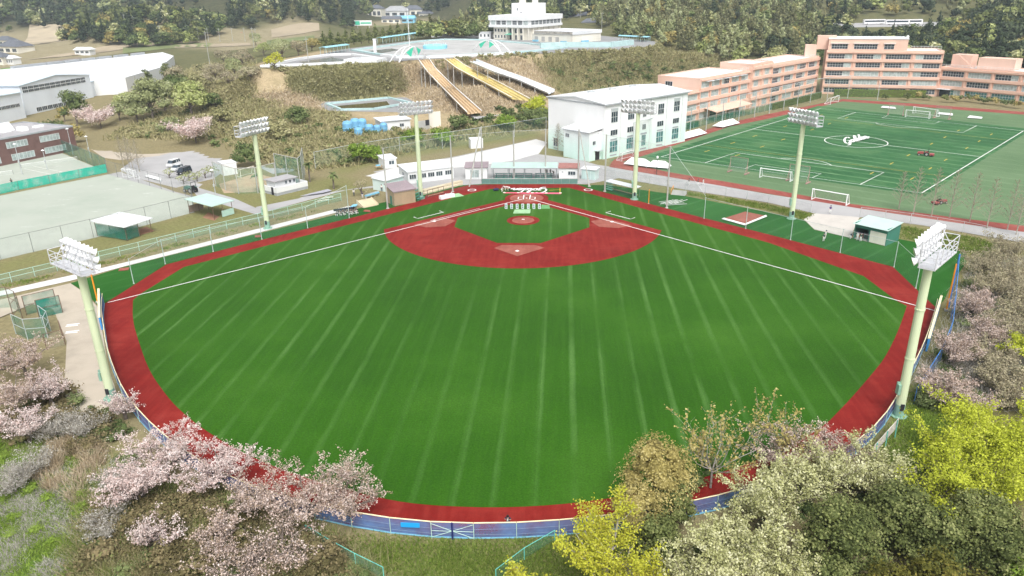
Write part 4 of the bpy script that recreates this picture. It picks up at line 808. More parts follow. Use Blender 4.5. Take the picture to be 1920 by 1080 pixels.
TWR = rl.mesh('guard_rail', CAGE)
fr = MB()
for z in (20.5, 21.55, 22.6): fr.box(-3.1, 3.1, 0.0, 0.12, z-0.06, z+0.06)
for k in range(8): fr.box(-2.85+k*0.815-0.05, -2.85+k*0.815+0.05, 0.02, 0.10, 20.0, 22.65)
for k in range(5): fr.tube((-2.4+k*1.2, 0, 22.5), (-2.4+k*1.2, -1.5, 20.1), 0.04, n=4)
TWG = fr.mesh('lamp_frame', CAGE)
TWJ = MB().tube((0, 0, 0), (0, 0, 0.16), 0.545, 0.545, 16).mesh('joint_ring', POLEM)
def tower(label, x, y, h=20.0, tx=0, ty=-45):
    rz = math.atan2(ty-y, tx-x)-math.pi/2
    t = thing('light_tower', label, 'light tower', (x, y, 0), rz, 'floodlight towers around the diamond'); t.scale = (1, 1, h/20.0)
    pb = inst('pole', TWP, t); inst('pole_base', TWB, t); inst('access_hatch', TWH, t, (0, 0, 0), (0, 0, -rz)); inst('control_box', TWX, t, (0, 0, 0), (0, 0, -rz))
    HS = (1.24, 1, 1); inst('platform', TWF, t, sc=HS); inst('guard_rail', TWR, t, sc=HS); inst('lamp_frame', TWG, t, sc=HS)
    for z in (7.6, 13.8): inst('joint_ring', TWJ, t, (0, 0, z))
    rd = random.Random(int(x*7))
    for r_ in range(3):
        for c_ in range(8):
            l = inst('lamp', LAMP, t, (-3.53+c_*1.01, 0.42, 20.55+r_*1.05), (R(rd.uniform(-6, 6)), 0, R((c_-3.5)*-7+rd.uniform(-6, 6))), 1.15); inst('lamp_glass', LGL, l)
    return t
tower('light tower at the left outfield fence, caged lamp bank seen from behind', -47.4, -95.4, 17.6, 8, -11)
tower('light tower at the right outfield fence, caged lamp bank seen from behind', 47.6, -95.8, 19.4, -30, -31)
tower('light tower beside the white concrete strip along the left foul turf', -54.1, -24.5)
tower('light tower in front of the service road near the soccer goal on the right', 57.3, -16.3)
tower('light tower between the tan equipment shed and the dugout', -25.4, -0.3)
tower('light tower in front of the white gym hall by the track', 25.4, -0.8)
# ================================================================== fences, nets and poles
def fence_line(name, label, pts, spacing, h, net, postm, r=0.04, rails=(1.0,), cat='fence', group=None, base_net=0.0, railm=None, hs=None):
    pts = [Vector((p[0], p[1], 0)) for p in pts]
    t = thing(name, label, cat, pts[0], 0, group); o = pts[0]
    seg = []; tot = 0
    for a, b in zip(pts[:-1], pts[1:]): seg.append((tot, a, b)); tot += (b-a).length
    n_ = max(1, round(tot/spacing))
    def at_(s):
        for s0, a, b in seg:
            L = (b-a).length
            if s <= s0+L+1e-6: return a+(b-a)*((s-s0)/L)
        return pts[-1]
    pm = MB().tube((0, 0, -0.1), (0, 0, h), r, n=6).mesh('post', postm)
    P_ = [at_(tot*k/n_)-o for k in range(n_+1)]
    def gzz(p): return max(-0.03, gz(p.x+o.x, p.y+o.y)) if abs(gz(p.x+o.x, p.y+o.y)) > 0.1 else 0
    P_ = [Vector((p.x, p.y, gzz(p))) for p in P_]
    for p in P_: inst('post', pm, t, p)
    if net:
        nb = MB()
        for a, b in zip(P_[:-1], P_[1:]): nb.quad(a+Vector((0, 0, base_net)), b+Vector((0, 0, base_net)), b+Vector((0, 0, h*0.985)), a+Vector((0, 0, h*0.985)))
        nb.build('net', net, t)
    for k in rails:
        rb = MB()
        for a, b in zip(P_[:-1], P_[1:]): rb.tube(a+Vector((0, 0, h*k)), b+Vector((0, 0, h*k)), r*0.8, n=5)
        rb.build('rail', railm or postm, t)
    return t
GP_POST = mat('mint_post', (0.42, 0.62, 0.55), 0.5, 0.05); DKPOST = mat('dark_post', (0.18, 0.19, 0.18), 0.6, 0.1); BLUEP = mat('blue_paint', (0.06, 0.20, 0.50), 0.5, 0.08); CREAMP = mat('cream_pad', (0.78, 0.70, 0.46), 0.6, 0.06); ORNG = mat('orange_paint', (0.75, 0.27, 0.02), 0.5, 0.05); CPOST = mat('concrete_pole', (0.40, 0.40, 0.37), 0.85, 0.10, 0.8); DKGRN = mat('dark_green_pad', (0.11, 0.22, 0.19), 0.7, 0.12, 0.4)
# outfield fence with its blue wind net
of = thing('outfield_fence', 'curved outfield fence with blue net and cream padded top rail', 'fence', (0, 0, 0))
pm = MB().tube((0, 0, -0.3), (0, 0, 1.75), 0.038, n=6).mesh('post', GP_POST)
seg = []; tot = 0
for a, b in zip(FENCE[:-1], FENCE[1:]): seg.append((tot, a, b)); tot += (b-a).length
def f_at(s):
    for s0, a, b in seg:
        L = (b-a).length
        if s <= s0+L+1e-6: return a+(b-a)*((s-s0)/L)
    return FENCE[-1]
NF = int(tot/3.9)
FP = [f_at(tot*k/NF) for k in range(NF+1)]
gate_k = min(range(NF), key=lambda k: ((FP[k]+FP[k+1])/2-Vector((0.2, -118.9, 0))).length)
for k, p in enumerate(FP): inst('post', pm, of, p+Vector((p.x, p.y+45, 0)).normalized()*0.06)
PADM = {}
for k, (a, b) in enumerate(zip(FP[:-1], FP[1:])):
    d = (b-a).normalized()
    MB().quad(a+Vector((0, 0, 0.12)), b+Vector((0, 0, 0.12)), b+Vector((0, 0, 1.72)), a+Vector((0, 0, 1.72))).build('net_panel', NETB, of)
    MB().tube(a+d*0.02+Vector((0, 0, 1.80)), b-d*0.02+Vector((0, 0, 1.80)), 0.06, n=8).build('top_pad', CREAMP, of)
    w_ = MB(); nrm = Vector((d.y, -d.x, 0))*0.09
    for z in (0.55, 1.15): w_.tube(a+nrm+Vector((0, 0, z)), b+nrm+Vector((0, 0, z)), 0.012, n=4)
    w_.build('rail', mat('net_wire', (0.22, 0.32, 0.45), 0.5), of)
    MB().cbox((a+b)/2+Vector((0, 0, 0.09)), ((b-a).length-0.05, 0.06, 0.14), yaw(a, b)).build('skirt_board', SKYB, of)
a, b = FP[gate_k], FP[gate_k+1]; d = (b-a).normalized(); nrm = Vector((d.y, -d.x, 0))*0.12; mid = (a+b)/2
gt = MB()
for e, s_ in ((a, 1), (b, -1)):
    for z0, z1 in ((0.15, 0.9), (0.9, 1.7)): pass
    gt.tube(e+nrm+Vector((0, 0, 0.15)), mid+nrm+Vector((0, 0, 0.9)), 0.03, n=4).tube(e+nrm+Vector((0, 0, 1.68)), mid+nrm+Vector((0, 0, 0.9)), 0.03, n=4)
gt.tube(a+nrm+Vector((0, 0, 0.88)), b+nrm+Vector((0, 0, 0.88)), 0.028, n=4).build('gate_brace', GP_POST, of)
MB().tube(mid+nrm*1.2+Vector((0, 0, -0.2)), mid+nrm*1.2+Vector((0, 0, 1.85)), 0.09, n=8).build('gate_post', mat('navy_post', (0.02, 0.03, 0.14), 0.5), of)
p0 = a-d*1.9; MB().cbox(p0+nrm+Vector((0, 0, 1.42)), (1.75, 0.04, 0.5), yaw(a, b)).build('blue_placard', mat('bright_blue', (0.02, 0.34, 0.78), 0.5), of)
# blue pads at the foul corners
def pad_wall(label, a, b, h0, h1):
    t = thing('padded_wall', label, 'wall pad', a, yaw(a, b)); L = (b-a).length
    v = [(0, -0.12, 0), (L, -0.12, 0), (L, -0.12, h1), (0, -0.12, h0), (0, 0.12, 0), (L, 0.12, 0), (L, 0.12, h1), (0, 0.12, h0)]
    MB().add(v, [(0, 1, 2, 3), (5, 4, 7, 6), (0, 4, 5, 1), (1, 5, 6, 2), (2, 6, 7, 3), (3, 7, 4, 0)]).build('pad', mat('blue_pad', (0.06, 0.28, 0.62), 0.5, 0.05), t)
    MB().add([(0, -0.16, h0), (L, -0.16, h1), (L, 0.16, h1), (0, 0.16, h0), (0, -0.16, h0+0.16), (L, -0.16, h1+0.16), (L, 0.16, h1+0.16), (0, 0.16, h0+0.16)], [(0, 3, 2, 1), (4, 5, 6, 7), (0, 1, 5, 4), (1, 2, 6, 5), (2, 3, 7, 6), (3, 0, 4, 7)]).build('top_pad', CREAMP, t)
pad_wall('blue padded wall with cream top below the left foul pole', Vector((-66.2, -65.9, 0)), Vector((-60.4, -75.6, 0)), 2.6, 2.0)
pad_wall('blue padded wall with cream top below the right foul pole', Vector((58.0, -79.0, 0)), Vector((65.9, -64.9, 0)), 1.9, 2.3)
for lab, x, y, h in (('orange foul pole at the left field corner', -67.2, -65.4, 6.4), ('orange foul pole at the right field corner', 67.0, -65.0, 7.6)):
    t = thing('foul_pole', lab, 'foul pole', (x, y, 0)); MB().tube((0, 0, 0), (0, 0, h), 0.13, 0.11, 10).build('pole', ORNG, t); MB().tube((0, 0, 0), (0, 0, 0.3), 0.3, n=10).build('footing', CONCG, t)
t = thing('tall_blue_net', 'tall blue net on a blue mast sloping down behind the right field fence', 'net', (68.0, -63.5, 0)); o = t.location
MB().tube((0, 0, 0), (0, 0, 8.6), 0.16, 0.13, 8).build('mast', BLUEP, t)
line_ = [(68.0, -63.5, 8.3), (66.0, -68.5, 4.4), (62.3, -76.0, 3.2), (57.9, -83.0, 2.7), (53.2, -89.4, 2.4), (50.4, -93.2, 2.3)]
for a, b in zip(line_[:-1], line_[1:]):
    A, B = Vector(a)-o, Vector(b)-o
    MB().quad(Vector((A.x, A.y, 0.1)), Vector((B.x, B.y, 0.1)), B, A).build('net_panel', netmat('blue_tall_net', (0.12, 0.22, 0.50), 0.28), t); MB().tube(A, B, 0.05, n=5).build('top_cable', BLUEP, t)
    MB().tube((B.x, B.y, 0), B, 0.035, n=6).build('post', BLUEP, t)
# slatted timber rack behind fence at right
a = Vector((43.5, -102.6, 0)); t = thing('bench_rack', 'white slatted board rack with mint posts behind the right field fence', 'board', a, yaw((41.0, -105.0), (46.6, -98.4)))
for k in range(4): MB().box(-3.6, 3.6, 0.1, 0.16, 0.95+k*0.30, 1.19+k*0.30).build('slat', mat('weathered_white', (0.66, 0.62, 0.56), 0.8, 0.12), t)
for x in (-3.2, -0.2, 2.8): MB().tube((x, -0.05, -0.2), (x, 0.02, 2.25), 0.06, n=6).build('post', mat('teal_post', (0.14, 0.52, 0.44), 0.5), t)
# ---- net poles along the foul lines (two ends measured for each)
def net_pole(label, base, top, r, m, name='net_pole', group='poles carrying the side nets', h=None):
    b = G(*base); lo, hi = 0, 40
    for _ in range(40):
        z = (lo+hi)/2; d = Vector((b.x, b.y, z))-Vector((CX, CY, CZ)); zz = d.dot(Vector(_f)); py = 540-FOC*d.dot(Vector(_u))/zz
        if py > top: lo = z
        else: hi = z
    H = h or lo
    t = thing(name, label, 'pole', b, 0, group); MB().tube((0, 0, 0), (0, 0, H), r, r*0.8, 8).build('shaft', m, t); MB().tube((0, 0, H), (0, 0, H+0.1), r*1.2, r*0.9, 8).build('cap', m, t); MB().tube((0, 0, 0), (0, 0, 0.15), r*2, r*1.8, 8).build('footing', CONCG, t)
    return b, H
def net_run(label, items, net, name='side_net', cable=True):
    t = thing(name, label, 'net', items[0][0]); o = Vector(items[0][0])
    for (a, ha), (b, hb) in zip(items[:-1], items[1:]):
        A, B = a-o, b-o
        MB().quad(A, B, B+Vector((0, 0, hb)), A+Vector((0, 0, ha))).build('net_panel', net, t); MB().tube(A+Vector((0, 0, ha)), B+Vector((0, 0, hb)), 0.03, n=4).build('cable', GALV, t)
MP = mat('pale_pipe', (0.42, 0.52, 0.50), 0.5, 0.06)
lp = [net_pole('thin pale net pole on the left foul turf, %s' % w_, b, t_, 0.075, MP) for b, t_, w_ in [((251, 532), 486, 'nearest the orange foul pole'), ((310, 495), 450, 'at the bend of the red track'), ((400, 472), 427, 'next after the track bend'), ((491, 449), 409, 'beside the light tower'), ((577, 428), 389, 'left of the seated players'), ((655, 409), 348, 'among the seated players')]]
net_run('thin green net along the left edge of the red track', lp, NETF)
rp = [net_pole('thin pale net pole on the right foul turf, %s' % w_, b, t_, 0.075, MP) for b, t_, w_ in [((1320, 410), 371, 'left of the bullpen mound'), ((1398, 429), 389, 'in front of the bullpen mound'), ((1482, 450), 409, 'below the light tower'), ((1575, 474), 430, 'in front of the green shed'), ((1676, 501), 454, 'at the bend of the red track'), ((1717, 541), 492, 'nearest the outfield corner')]]
net_run('thin green net along the right edge of the red track', rp, NETF)
b0, h0 = net_pole('short orange pole on the right foul turf', (1216, 382), 356, 0.09, ORNG)
cp = [net_pole('tall grey concrete net pole %s' % w_, b, t_, 0.20, CPOST, 'concrete_pole', 'tall concrete net poles') for b, t_, w_ in [((727, 391), 278, 'left of the tan shed'), ((849, 360), 255, 'in front of the team cabin'), ((964, 337), 246, 'left of centre behind home plate'), ((1023, 337), 243, 'right of centre behind home plate'), ((1084, 340), 243, 'in front of the broadcast booth'), ((1134, 359), 253, 'beside the mint benches'), ((1250, 390), 275, 'beside the white crossed lines')]]
net_run('tall fine backstop net on the concrete poles', cp[1:6], netmat('backstop_fine', (0.30, 0.42, 0.38), 0.05), 'backstop_net'); net_run('fine net between the tan shed and the cabin poles', cp[:2], MATS['backstop_fine'], 'backstop_net'); net_run('fine net right of the backstop', [cp[5], cp[6], (rp[0][0], 5)], NETF, 'backstop_net')
t = thing('pole_frame', 'leaning two legged concrete pole frame left of the backstop', 'pole', G(880, 350)); o = t.location; tp = G(904, 340)-o+Vector((0, 0, 14.0))
MB().tube((0, 0, 0), tp, 0.19, 0.15, 8).build('leg', CPOST, t); MB().tube(G(904, 340)-o, tp+Vector((0.2, 0, 0.2)), 0.19, 0.15, 8).build('leg', CPOST, t)
t = thing('brace_pole', 'leaning concrete brace pole right of the broadcast booth', 'pole', G(1105, 350)); o = t.location; MB().tube((0, 0, 0), G(1086, 341)-o+Vector((0, 0, 12.5)), 0.17, 0.13, 8).build('shaft', CPOST, t); MB().tube((0, 0, 0), (0, 0, 0.2), 0.4, n=8).build('footing', CONCG, t)
# ---- backstop wall and covered stand
a, b = G(903, 344.5), G(1083, 344.5); t = thing('backstop_wall', 'low dark green padded backstop wall behind home plate', 'wall', a, yaw(a, b)); L = (b-a).length
for k in range(12): MB().box(L*k/12+0.02, L*(k+1)/12-0.02, 0, 0.25, 0.0, 1.25).build('pad', DKGRN, t)
MB().box(0, L, 0.02, 0.30, 1.252, 1.34).build('coping', CONCG, t)
a, b = G(923, 338), G(1043, 338); t = thing('spectator_stand', 'covered stand with green benches and pale mint roof behind the backstop', 'stand', a, yaw(a, b)); L = (b-a).length
MB().extr([(-0.6, 3.3), (4.4, 3.7), (4.4, 3.82), (-0.6, 3.42)], 'x', -0.3, L+0.3).build('roof', MINTR, t); MB().box(-0.3, L+0.3, -0.68, -0.6, 3.18, 3.42).build('fascia', GREYM, t)
for k in range(5):
    for y in (0.1, 4.2): MB().tube((L*k/4, y, 0), (L*k/4, y, 3.4), 0.08, n=6).build('post', GREYM, t)
for r_ in range(3):
    for s_ in range(3):
        x0 = 0.6+s_*(L-1)/3; bn = MB(); bn.box(x0, x0+(L-3)/3, 0.5+r_*1.0, 0.95+r_*1.0, 0.42+r_*0.34, 0.50+r_*0.34)
        for xx in (x0+0.3, x0+(L-3)/6, x0+(L-3)/3-0.3): bn.box(xx-0.05, xx+0.05, 0.55+r_, 0.9+r_, 0.0, 0.42+r_*0.34)
        bn.build('bench', mat('bench_green', (0.05, 0.24, 0.19), 0.6, 0.08), t)
# ---- first base dugout: terrace of pale steps, rail and benches
steps = GP([(800, 361), (880, 341), (905, 343), (880, 351), (800, 372)])
for k, (p0, p1, lab) in enumerate((((792, 366), (868, 346.5), 'lower pale concrete terrace step behind the first base dugout'), ((796, 361), (868, 343), 'upper pale concrete terrace step behind the first base dugout'))):
    a, b = G(*p0), G(*p1); o = MB().box(0, (b-a).length, 0, 1.2, 0, 0.3+0.3*k).build('terrace_step', mat('pale_step', (0.62, 0.53, 0.38), 0.85, 0.1)); o.location = a; o.rotation_euler = (0, 0, yaw(a, b)); tag(o, lab, 'step')
sheet('dugout_red_floor', GP([(787, 378), (905, 347), (880, 347), (800, 366)]), 0.036, RED)
a, b = G(802, 371), G(832, 363.5); t = thing('bat_rack', 'dark steel bat rack frame on the red dugout floor', 'rack', a, yaw(a, b)); L = (b-a).length
for k in range(4): MB().tube((L*k/3, 0, 0), (L*k/3, 0, 1.9), 0.06, n=5).build('post', mat('brown_steel', (0.12, 0.06, 0.05), 0.6), t)
MB().tube((0, 0, 1.9), (L, 0, 1.9), 0.06, n=5).build('rail', MATS['brown_steel'], t); MB().box(0, L, -0.1, 0.1, 0.4, 0.48).build('shelf', WOODP, t)
a, b = G(784, 377), G(795, 373); t = thing('tiered_bench', 'green tiered bench beside the tan shed', 'bench', a, yaw(a, b))
for k in range(4): MB().box(0, 2.6, 0.5*k, 0.5*k+0.4, 0.4+0.55*k, 0.48+0.55*k).build('plank', MATS['bench_green'], t)
for x in (0.1, 2.5): MB().tube((x, 0, 0), (x, 2.0, 2.3), 0.05, n=5).build('frame', GREENP, t)
# wooden stair left
a, b = G(683, 390), G(709, 384.5); t = thing('timber_stair', 'pale timber stairway from the path down to the left turf', 'stairs', a, yaw(a, b)); W = (b-a).length
for k in range(7): MB().box(0, W, 0.45*k, 0.45*k+0.43, 0.0, 0.16*(k+1)).build('step', mat('pale_step', (0.62, 0.53, 0.38)), t)
for x in (-0.15, W): MB().extr([(0, 0), (3.2, 0), (3.2, 1.35), (0, 0.35)], 'x', x, x+0.15).build('stringer', MATS['pale_step'], t)
# right concrete stair
a, b = G(1258, 365), G(1284, 367.5); t = thing('bank_stair', 'short concrete stairway with orange rail up to the service road', 'stairs', a, yaw(a, b)); W = (b-a).length
for k in range(5): MB().box(0, W, 0.4*k, 0.4*k+0.39, 0, 0.15*(k+1)).build('step', CONCG, t)
MB().path([(0, 0, 0), (0, 0, 1.1), (0, 2, 1.8), (0, 2, 0)], 0.06, 5).build('handrail', ORNG, t)
# mint benches with canopy right of backstop
a, b = G(1137, 357), G(1192, 371); t = thing('players_bench', 'long roofed players bench with mint shelves by the right track', 'bench', a, yaw(a, b)); W = (b-a).length
MB().extr([(-0.5, 2.3), (1.6, 2.5), (1.6, 2.58), (-0.5, 2.38)], 'x', -0.2, W+0.2).build('canopy', ROOFW, t)
for k in range(6): MB().tube((W*k/5, 1.3, 0), (W*k/5, 1.3, 2.4), 0.05, n=5).build('post', DKPOST, t)
MB().box(1, W-0.3, 0.7, 1.2, 0.42, 0.48).build('seat', WOODP, t)
for k in range(4): MB().box(-0.2, 1.8, -0.1, 0.6, 0.35+0.5*k, 0.42+0.5*k).build('shelf', mat('mint_shelf', (0.20, 0.58, 0.42), 0.5), t)
# ---- boundary fences
CT = GP([(-70, 551), (0, 534), (219, 481), (465, 420), (560, 397), (640, 376)])
fence_line('wire_fence', 'mint wire fence along the bank above the left concrete strip', CT, 3.6, 1.8, NETL, GP_POST, 0.05, (0.99, 0.5))
fence_line('court_fence', 'tall dark post fence along the near side of the practice court', GP([(-60, 503), (0, 487), (242, 430), (364, 398)]), 6.0, 4.0, NETW, DKPOST, 0.05, (0.99,))
fence_line('court_fence', 'tall dark post fence along the right side of the practice court', GP([(364, 398), (362, 371), (202, 327)]), 6.0, 4.0, NETW, DKPOST, 0.05, (0.99,))
fence_line('windscreen_fence', 'bright teal windscreen fence between the two left courts', GP([(-80, 384), (0, 363), (202, 323)]), 7.5, 2.4, NETT, DKPOST, 0.05, ())
fence_line('windscreen_fence', 'bright teal windscreen fence along the far side of the tennis court', GP([(-80, 321), (0, 307), (118, 286)]), 7.5, 2.6, NETT, DKPOST, 0.05, ())
fence_line('court_fence', 'dark post fence on the right side of the tennis court', GP([(118, 286), (202, 323)]), 6.0, 4.2, NETG, DKPOST, 0.05, (0.99,))
fence_line('road_fence', 'grey wire fence along the service road right of the backstop', GP([(1122, 329), (1160, 335), (1282, 356), (1440, 381), (1520, 398)]), 5.0, 2.0, NETW, GALV, 0.05, (0.99,))
fence_line('road_fence', 'grey wire fence along the service road behind the green shed', GP([(1612, 408), (1727, 423), (1815, 438), (1905, 458)]), 5.0, 2.3, NETW, GALV, 0.05, (0.99,))
fence_line('hill_net_fence', 'green net fence along the foot of the bushy bank', [(p.x, p.y) for p in GP([(592, 318), (720, 293), (860, 275), (1024, 247)])], 14, 5.0, NETF, GALV, 0.08, (0.99,))
fence_line('cage_fence', 'tall green netting cage around the little dirt pitch', GP([(520, 340), (568, 352), (572, 328)]), 5.5, 7.5, NETG, CPOST, 0.12, (0.99,))
fence_line('cage_fence', 'grey pole netting along the near side of the little dirt pitch', GP([(405, 349), (436, 362), (470, 366), (520, 352)]), 6.0, 6.5, NETL, CPOST, 0.13, (0.99,))
fence_line('school_net', 'tall pole net between the school wing and the soccer ground', GP([(1186, 290), (1262, 266), (1340, 240), (1445, 212), (1530, 190), (1590, 184), (1645, 187)]), 12, 9.5, netmat('school_fine', (0.12, 0.34, 0.22), 0.07), GALV, 0.13, (0.99,))
fence_line('school_hedge_net', 'low green screen along the foot of the pink school', GP([(1258, 252), (1345, 228), (1450, 205), (1540, 183)]), 5, 2.6, NETG, GALV, 0.05, (0.99,))
# batting cage nets on the sandy lot at left
def net_frame(label, pts, h, net, postm):
    fence_line('batting_net', label, GP(pts), 3.2, h, net, postm, 0.06, (0.99, 0.5), 'net', 'batting practice nets on the sandy lot')
RUST = mat('rusty_steel', (0.16, 0.10, 0.07), 0.8)
net_frame('dark green batting net panel standing on the grass of the sandy lot', [(74, 596), (118, 586)], 3.0, netmat('thick_green_net', (0.02, 0.20, 0.15), 0.7), RUST)
net_frame('second green batting net behind the panel on the sandy lot', [(50, 590), (80, 584), (108, 576)], 3.2, NETG, RUST)
net_frame('pale teal batting cage net left of the sandy lot', [(30, 625), (62, 640), (106, 628), (80, 608)], 3.2, NETG, GALV)
net_frame('wire batting cage frame furthest left on the sandy lot', [(-20, 580), (20, 576), (46, 590), (30, 610)], 3.6, NETL, RUST)
net_frame('low rusty net frame nearest the cherry trees', [(88, 655), (125, 652), (116, 628)], 2.4, NETW, RUST)
for k, (x, y, lab) in enumerate([(137, 608, 'white pipe lying on the sandy lot, upper of two pairs'), (136, 621, 'white pipe lying on the sandy lot, lower of two pairs')]):
    p = G(x, y, 0.05); t = thing('loose_pipe', lab, 'pipe', p, R(20)); MB().tube((-0.9, 0, 0), (0.9, 0, 0), 0.07, n=6).build('pipe_length', LUMI, t); MB().tube((-0.9, -0.5, 0), (0.8, -0.6, 0), 0.07, n=6).build('pipe_length', LUMI, t)
# bottom fence by the lower trees
fence_line('lower_fence', 'thin teal wire fence running through the bushes below the cherry trees', GP([(575, 1005), (640, 1045), (720, 1085)]), 3.0, 1.3, NETL, mat('teal_post', (0.14, 0.52, 0.44)), 0.04, (0.99,))
fence_line('lower_fence', 'thin teal wire fence climbing towards the blue net at bottom centre', GP([(1040, 1014), (1000, 1036), (960, 1062), (930, 1088)]), 3.0, 1.2, NETL, MATS['teal_post'], 0.04, (0.99,))
# ================================================================== field furniture
for k in range(7):
    p = G(949+k*10.4, 392.5); t = thing('message_board', 'white character board on the infield turf, %s of seven' % ('first from the left', 'second from the left', 'third from the left', 'middle one', 'third from the right', 'second from the right', 'rightmost')[k], 'sign board', p, R(-4), 'row of character boards')
    MB().box(-0.30, 0.30, -0.03, 0.03, 0.12, 1.32).build('panel', mat('board_white', (0.62, 0.72, 0.76), 0.6, 0.05), t)
    rd = random.Random(k+4); tx = MB()
    for r_ in range(2):
        z0 = 0.82-r_*0.5
        for q_ in range(3): tx.box(-0.19, 0.19, -0.045, -0.031, z0+q_*0.13, z0+q_*0.13+0.05)
        x = rd.uniform(-0.12, 0.08); tx.box(x, x+0.07, -0.046, -0.0312, z0-0.03, z0+0.36)
    tx.build('characters', DARK, t)
    for x in (-0.25, 0.25): MB().box(x-0.03, x+0.03, -0.25, 0.25, 0, 0.06).build('foot', DKPOST, t); MB().box(x-0.025, x+0.025, -0.025, 0.025, 0.06, 0.12).build('post', DKPOST, t)
def mat_sheet(label, pts, m, z=0.10, cat='mat', name='ground_mat'):
    P_ = GP(pts); c = sum(P_, Vector())/len(P_); o = MB().prism([(p.x-c.x, p.y-c.y) for p in P_], z-0.03, z+0.03).build(name, m); o.location = (c.x, c.y, 0); return tag(o, label, cat)
PALEG = mat('pale_green_mat', (0.30, 0.50, 0.28), 0.8, 0.1, 0.6)
mat_sheet('pale green mat on the infield turf below the boards', [(962, 401), (994, 400.5), (995, 393.5), (965, 393.8)], PALEG)
mat_sheet('pale green mat patch right of the boards near the baseline', [(1014, 392), (1031, 392), (1030, 385.5), (1016, 384.5)], mat('mid_green_mat', (0.13, 0.33, 0.13), 0.8, 0.1))
mat_sheet('pale green strip of turf beside the white crate on the track', [(845, 372), (870, 368), (860, 363), (842, 366)], PALEG)
mat_sheet('small red mat on the left foul turf below the stair', [(681, 397), (695, 398.5), (694, 395), (684, 394)], CLAY)
mat_sheet('small red mat on the left foul turf by the concrete strip', [(222, 509), (241, 507), (243, 502), (225, 504)], CLAY)
mat_sheet('small red mat on the left foul turf by the light tower', [(478, 446), (491, 445), (489, 441), (478, 442)], CLAY)
bp = mat_sheet('raised clay bullpen mound with white board edging on the right foul turf', [(1356, 411), (1396, 422), (1436, 406), (1397, 398)], CLAY, 0.14, 'mound', 'bullpen_mound')
mat_sheet('white board edge left of the bullpen mound', [(1353, 412), (1396, 424), (1399, 421.5), (1357, 410)], WHITE, 0.2, 'board', 'edge_board'); mat_sheet('white board edge right of the bullpen mound', [(1397, 424), (1438, 407.5), (1436, 405), (1397, 421)], WHITE, 0.24, 'board', 'edge_board')
# pink banner and painted script behind home plate
P_ = [G(944.5, 361.2), G(1052, 362.0), G(1052, 364.4), G(944.5, 362.8)]
bn = thing('pink_banner', 'long pink banner laid flat behind the home plate circle', 'banner', P_[0]); MB().prism([((p-P_[0]).x, (p-P_[0]).y) for p in P_], 0.07, 0.10).build('cloth', mat('pink_cloth', (0.80, 0.12, 0.22), 0.7, 0.06), bn)
for k in range(5):
    p = G(945.5+k*26.3, 362+0.2*k)-P_[0]; MB().box(p.x-0.3, p.x+0.3, p.y-0.25, p.y+0.25, 0.11, 0.2).build('weight', CREAM, bn)
# script word: pen strokes in a 0..6.2 by 0..2 box
PEN = [
 [(1.55, 1.62), (1.35, 1.95), (0.85, 2.0), (0.35, 1.6), (0.15, 0.9), (0.35, 0.25), (0.85, 0.02), (1.3, 0.25), (1.45, 0.75), (1.0, 0.78)],
 [(1.45, 0.75), (1.42, 0.1), (1.1, -0.5), (0.5, -0.55)],
 [(2.15, 0.85), (1.8, 0.8), (1.68, 0.4), (1.9, 0.05), (2.25, 0.15), (2.38, 0.55), (2.15, 0.85), (2.55, 0.7)],
 [(2.55, 0.3), (2.95, 1.2), (3.0, 1.9), (2.78, 1.85), (2.66, 0.9), (2.72, 0.15), (2.95, 0.05), (3.15, 0.3)],
 [(3.75, 0.75), (3.4, 0.85), (3.2, 0.45), (3.38, 0.05), (3.7, 0.2), (3.85, 0.8), (3.98, 1.95), (3.85, 0.6), (3.95, 0.05), (4.2, 0.3)],
 [(4.25, 0.45), (4.65, 0.6), (4.55, 0.9), (4.3, 0.75), (4.28, 0.25), (4.55, 0.02), (4.85, 0.25)],
 [(4.95, 0.85), (5.0, 0.05), (5.02, 0.5), (5.3, 0.88), (5.5, 0.7), (5.5, 0.1), (5.75, 0.05), (6.1, 0.5)]]
def script(label, org, ex, ey, w, z, m):
    t = thing('turf_lettering', label, 'lettering', (org.x, org.y, 0)); o = Vector((org.x, org.y, 0))
    for st in PEN:
        pts = []
        for i in range(len(st)-1):     # smooth the pen path
            p0 = Vector(st[max(0, i-1)]); p1 = Vector(st[i]); p2 = Vector(st[i+1]); p3 = Vector(st[min(len(st)-1, i+2)])
            for s_ in (0, 0.25, 0.5, 0.75): pts.append(0.5*((2*p1)+(p2-p0)*s_+(2*p0-5*p1+4*p2-p3)*s_*s_+(3*p1-p0-3*p2+p3)*s_**3))
        pts.append(Vector(st[-1]))
        line('pen_stroke', [ex*p.x+ey*p.y for p in pts], w, z+0.06*PEN.index(st), m, t, rise=0.0015)
    return t
o_ = G(1028, 355.0); x_ = (G(957, 357.5)-o_)/6.2; y_ = (G(1021, 361.2)-G(1026, 353.4))/2.0
script('white script word painted on the turf behind home plate, upside down to us', G(1028, 353.9), x_, y_, 0.46, 0.075, WHITE)
line('yellow_chalk_line', [G(1029, 357.5), G(1050, 356)], 0.2, 0.09, YELL); line('yellow_chalk_line', [G(1050, 353), G(1050, 362)], 0.15, 0.092, YELL)
oS = SP(0.42, 0.455); script('white script word painted inside the soccer centre circle', G(1584, 270.5), (G(1628, 261.5)-G(1584, 270.5))/6.2*1.05, (G(1592, 258)-G(1597, 272))/2.0*0.8, 0.62, 0.05, WHITE)
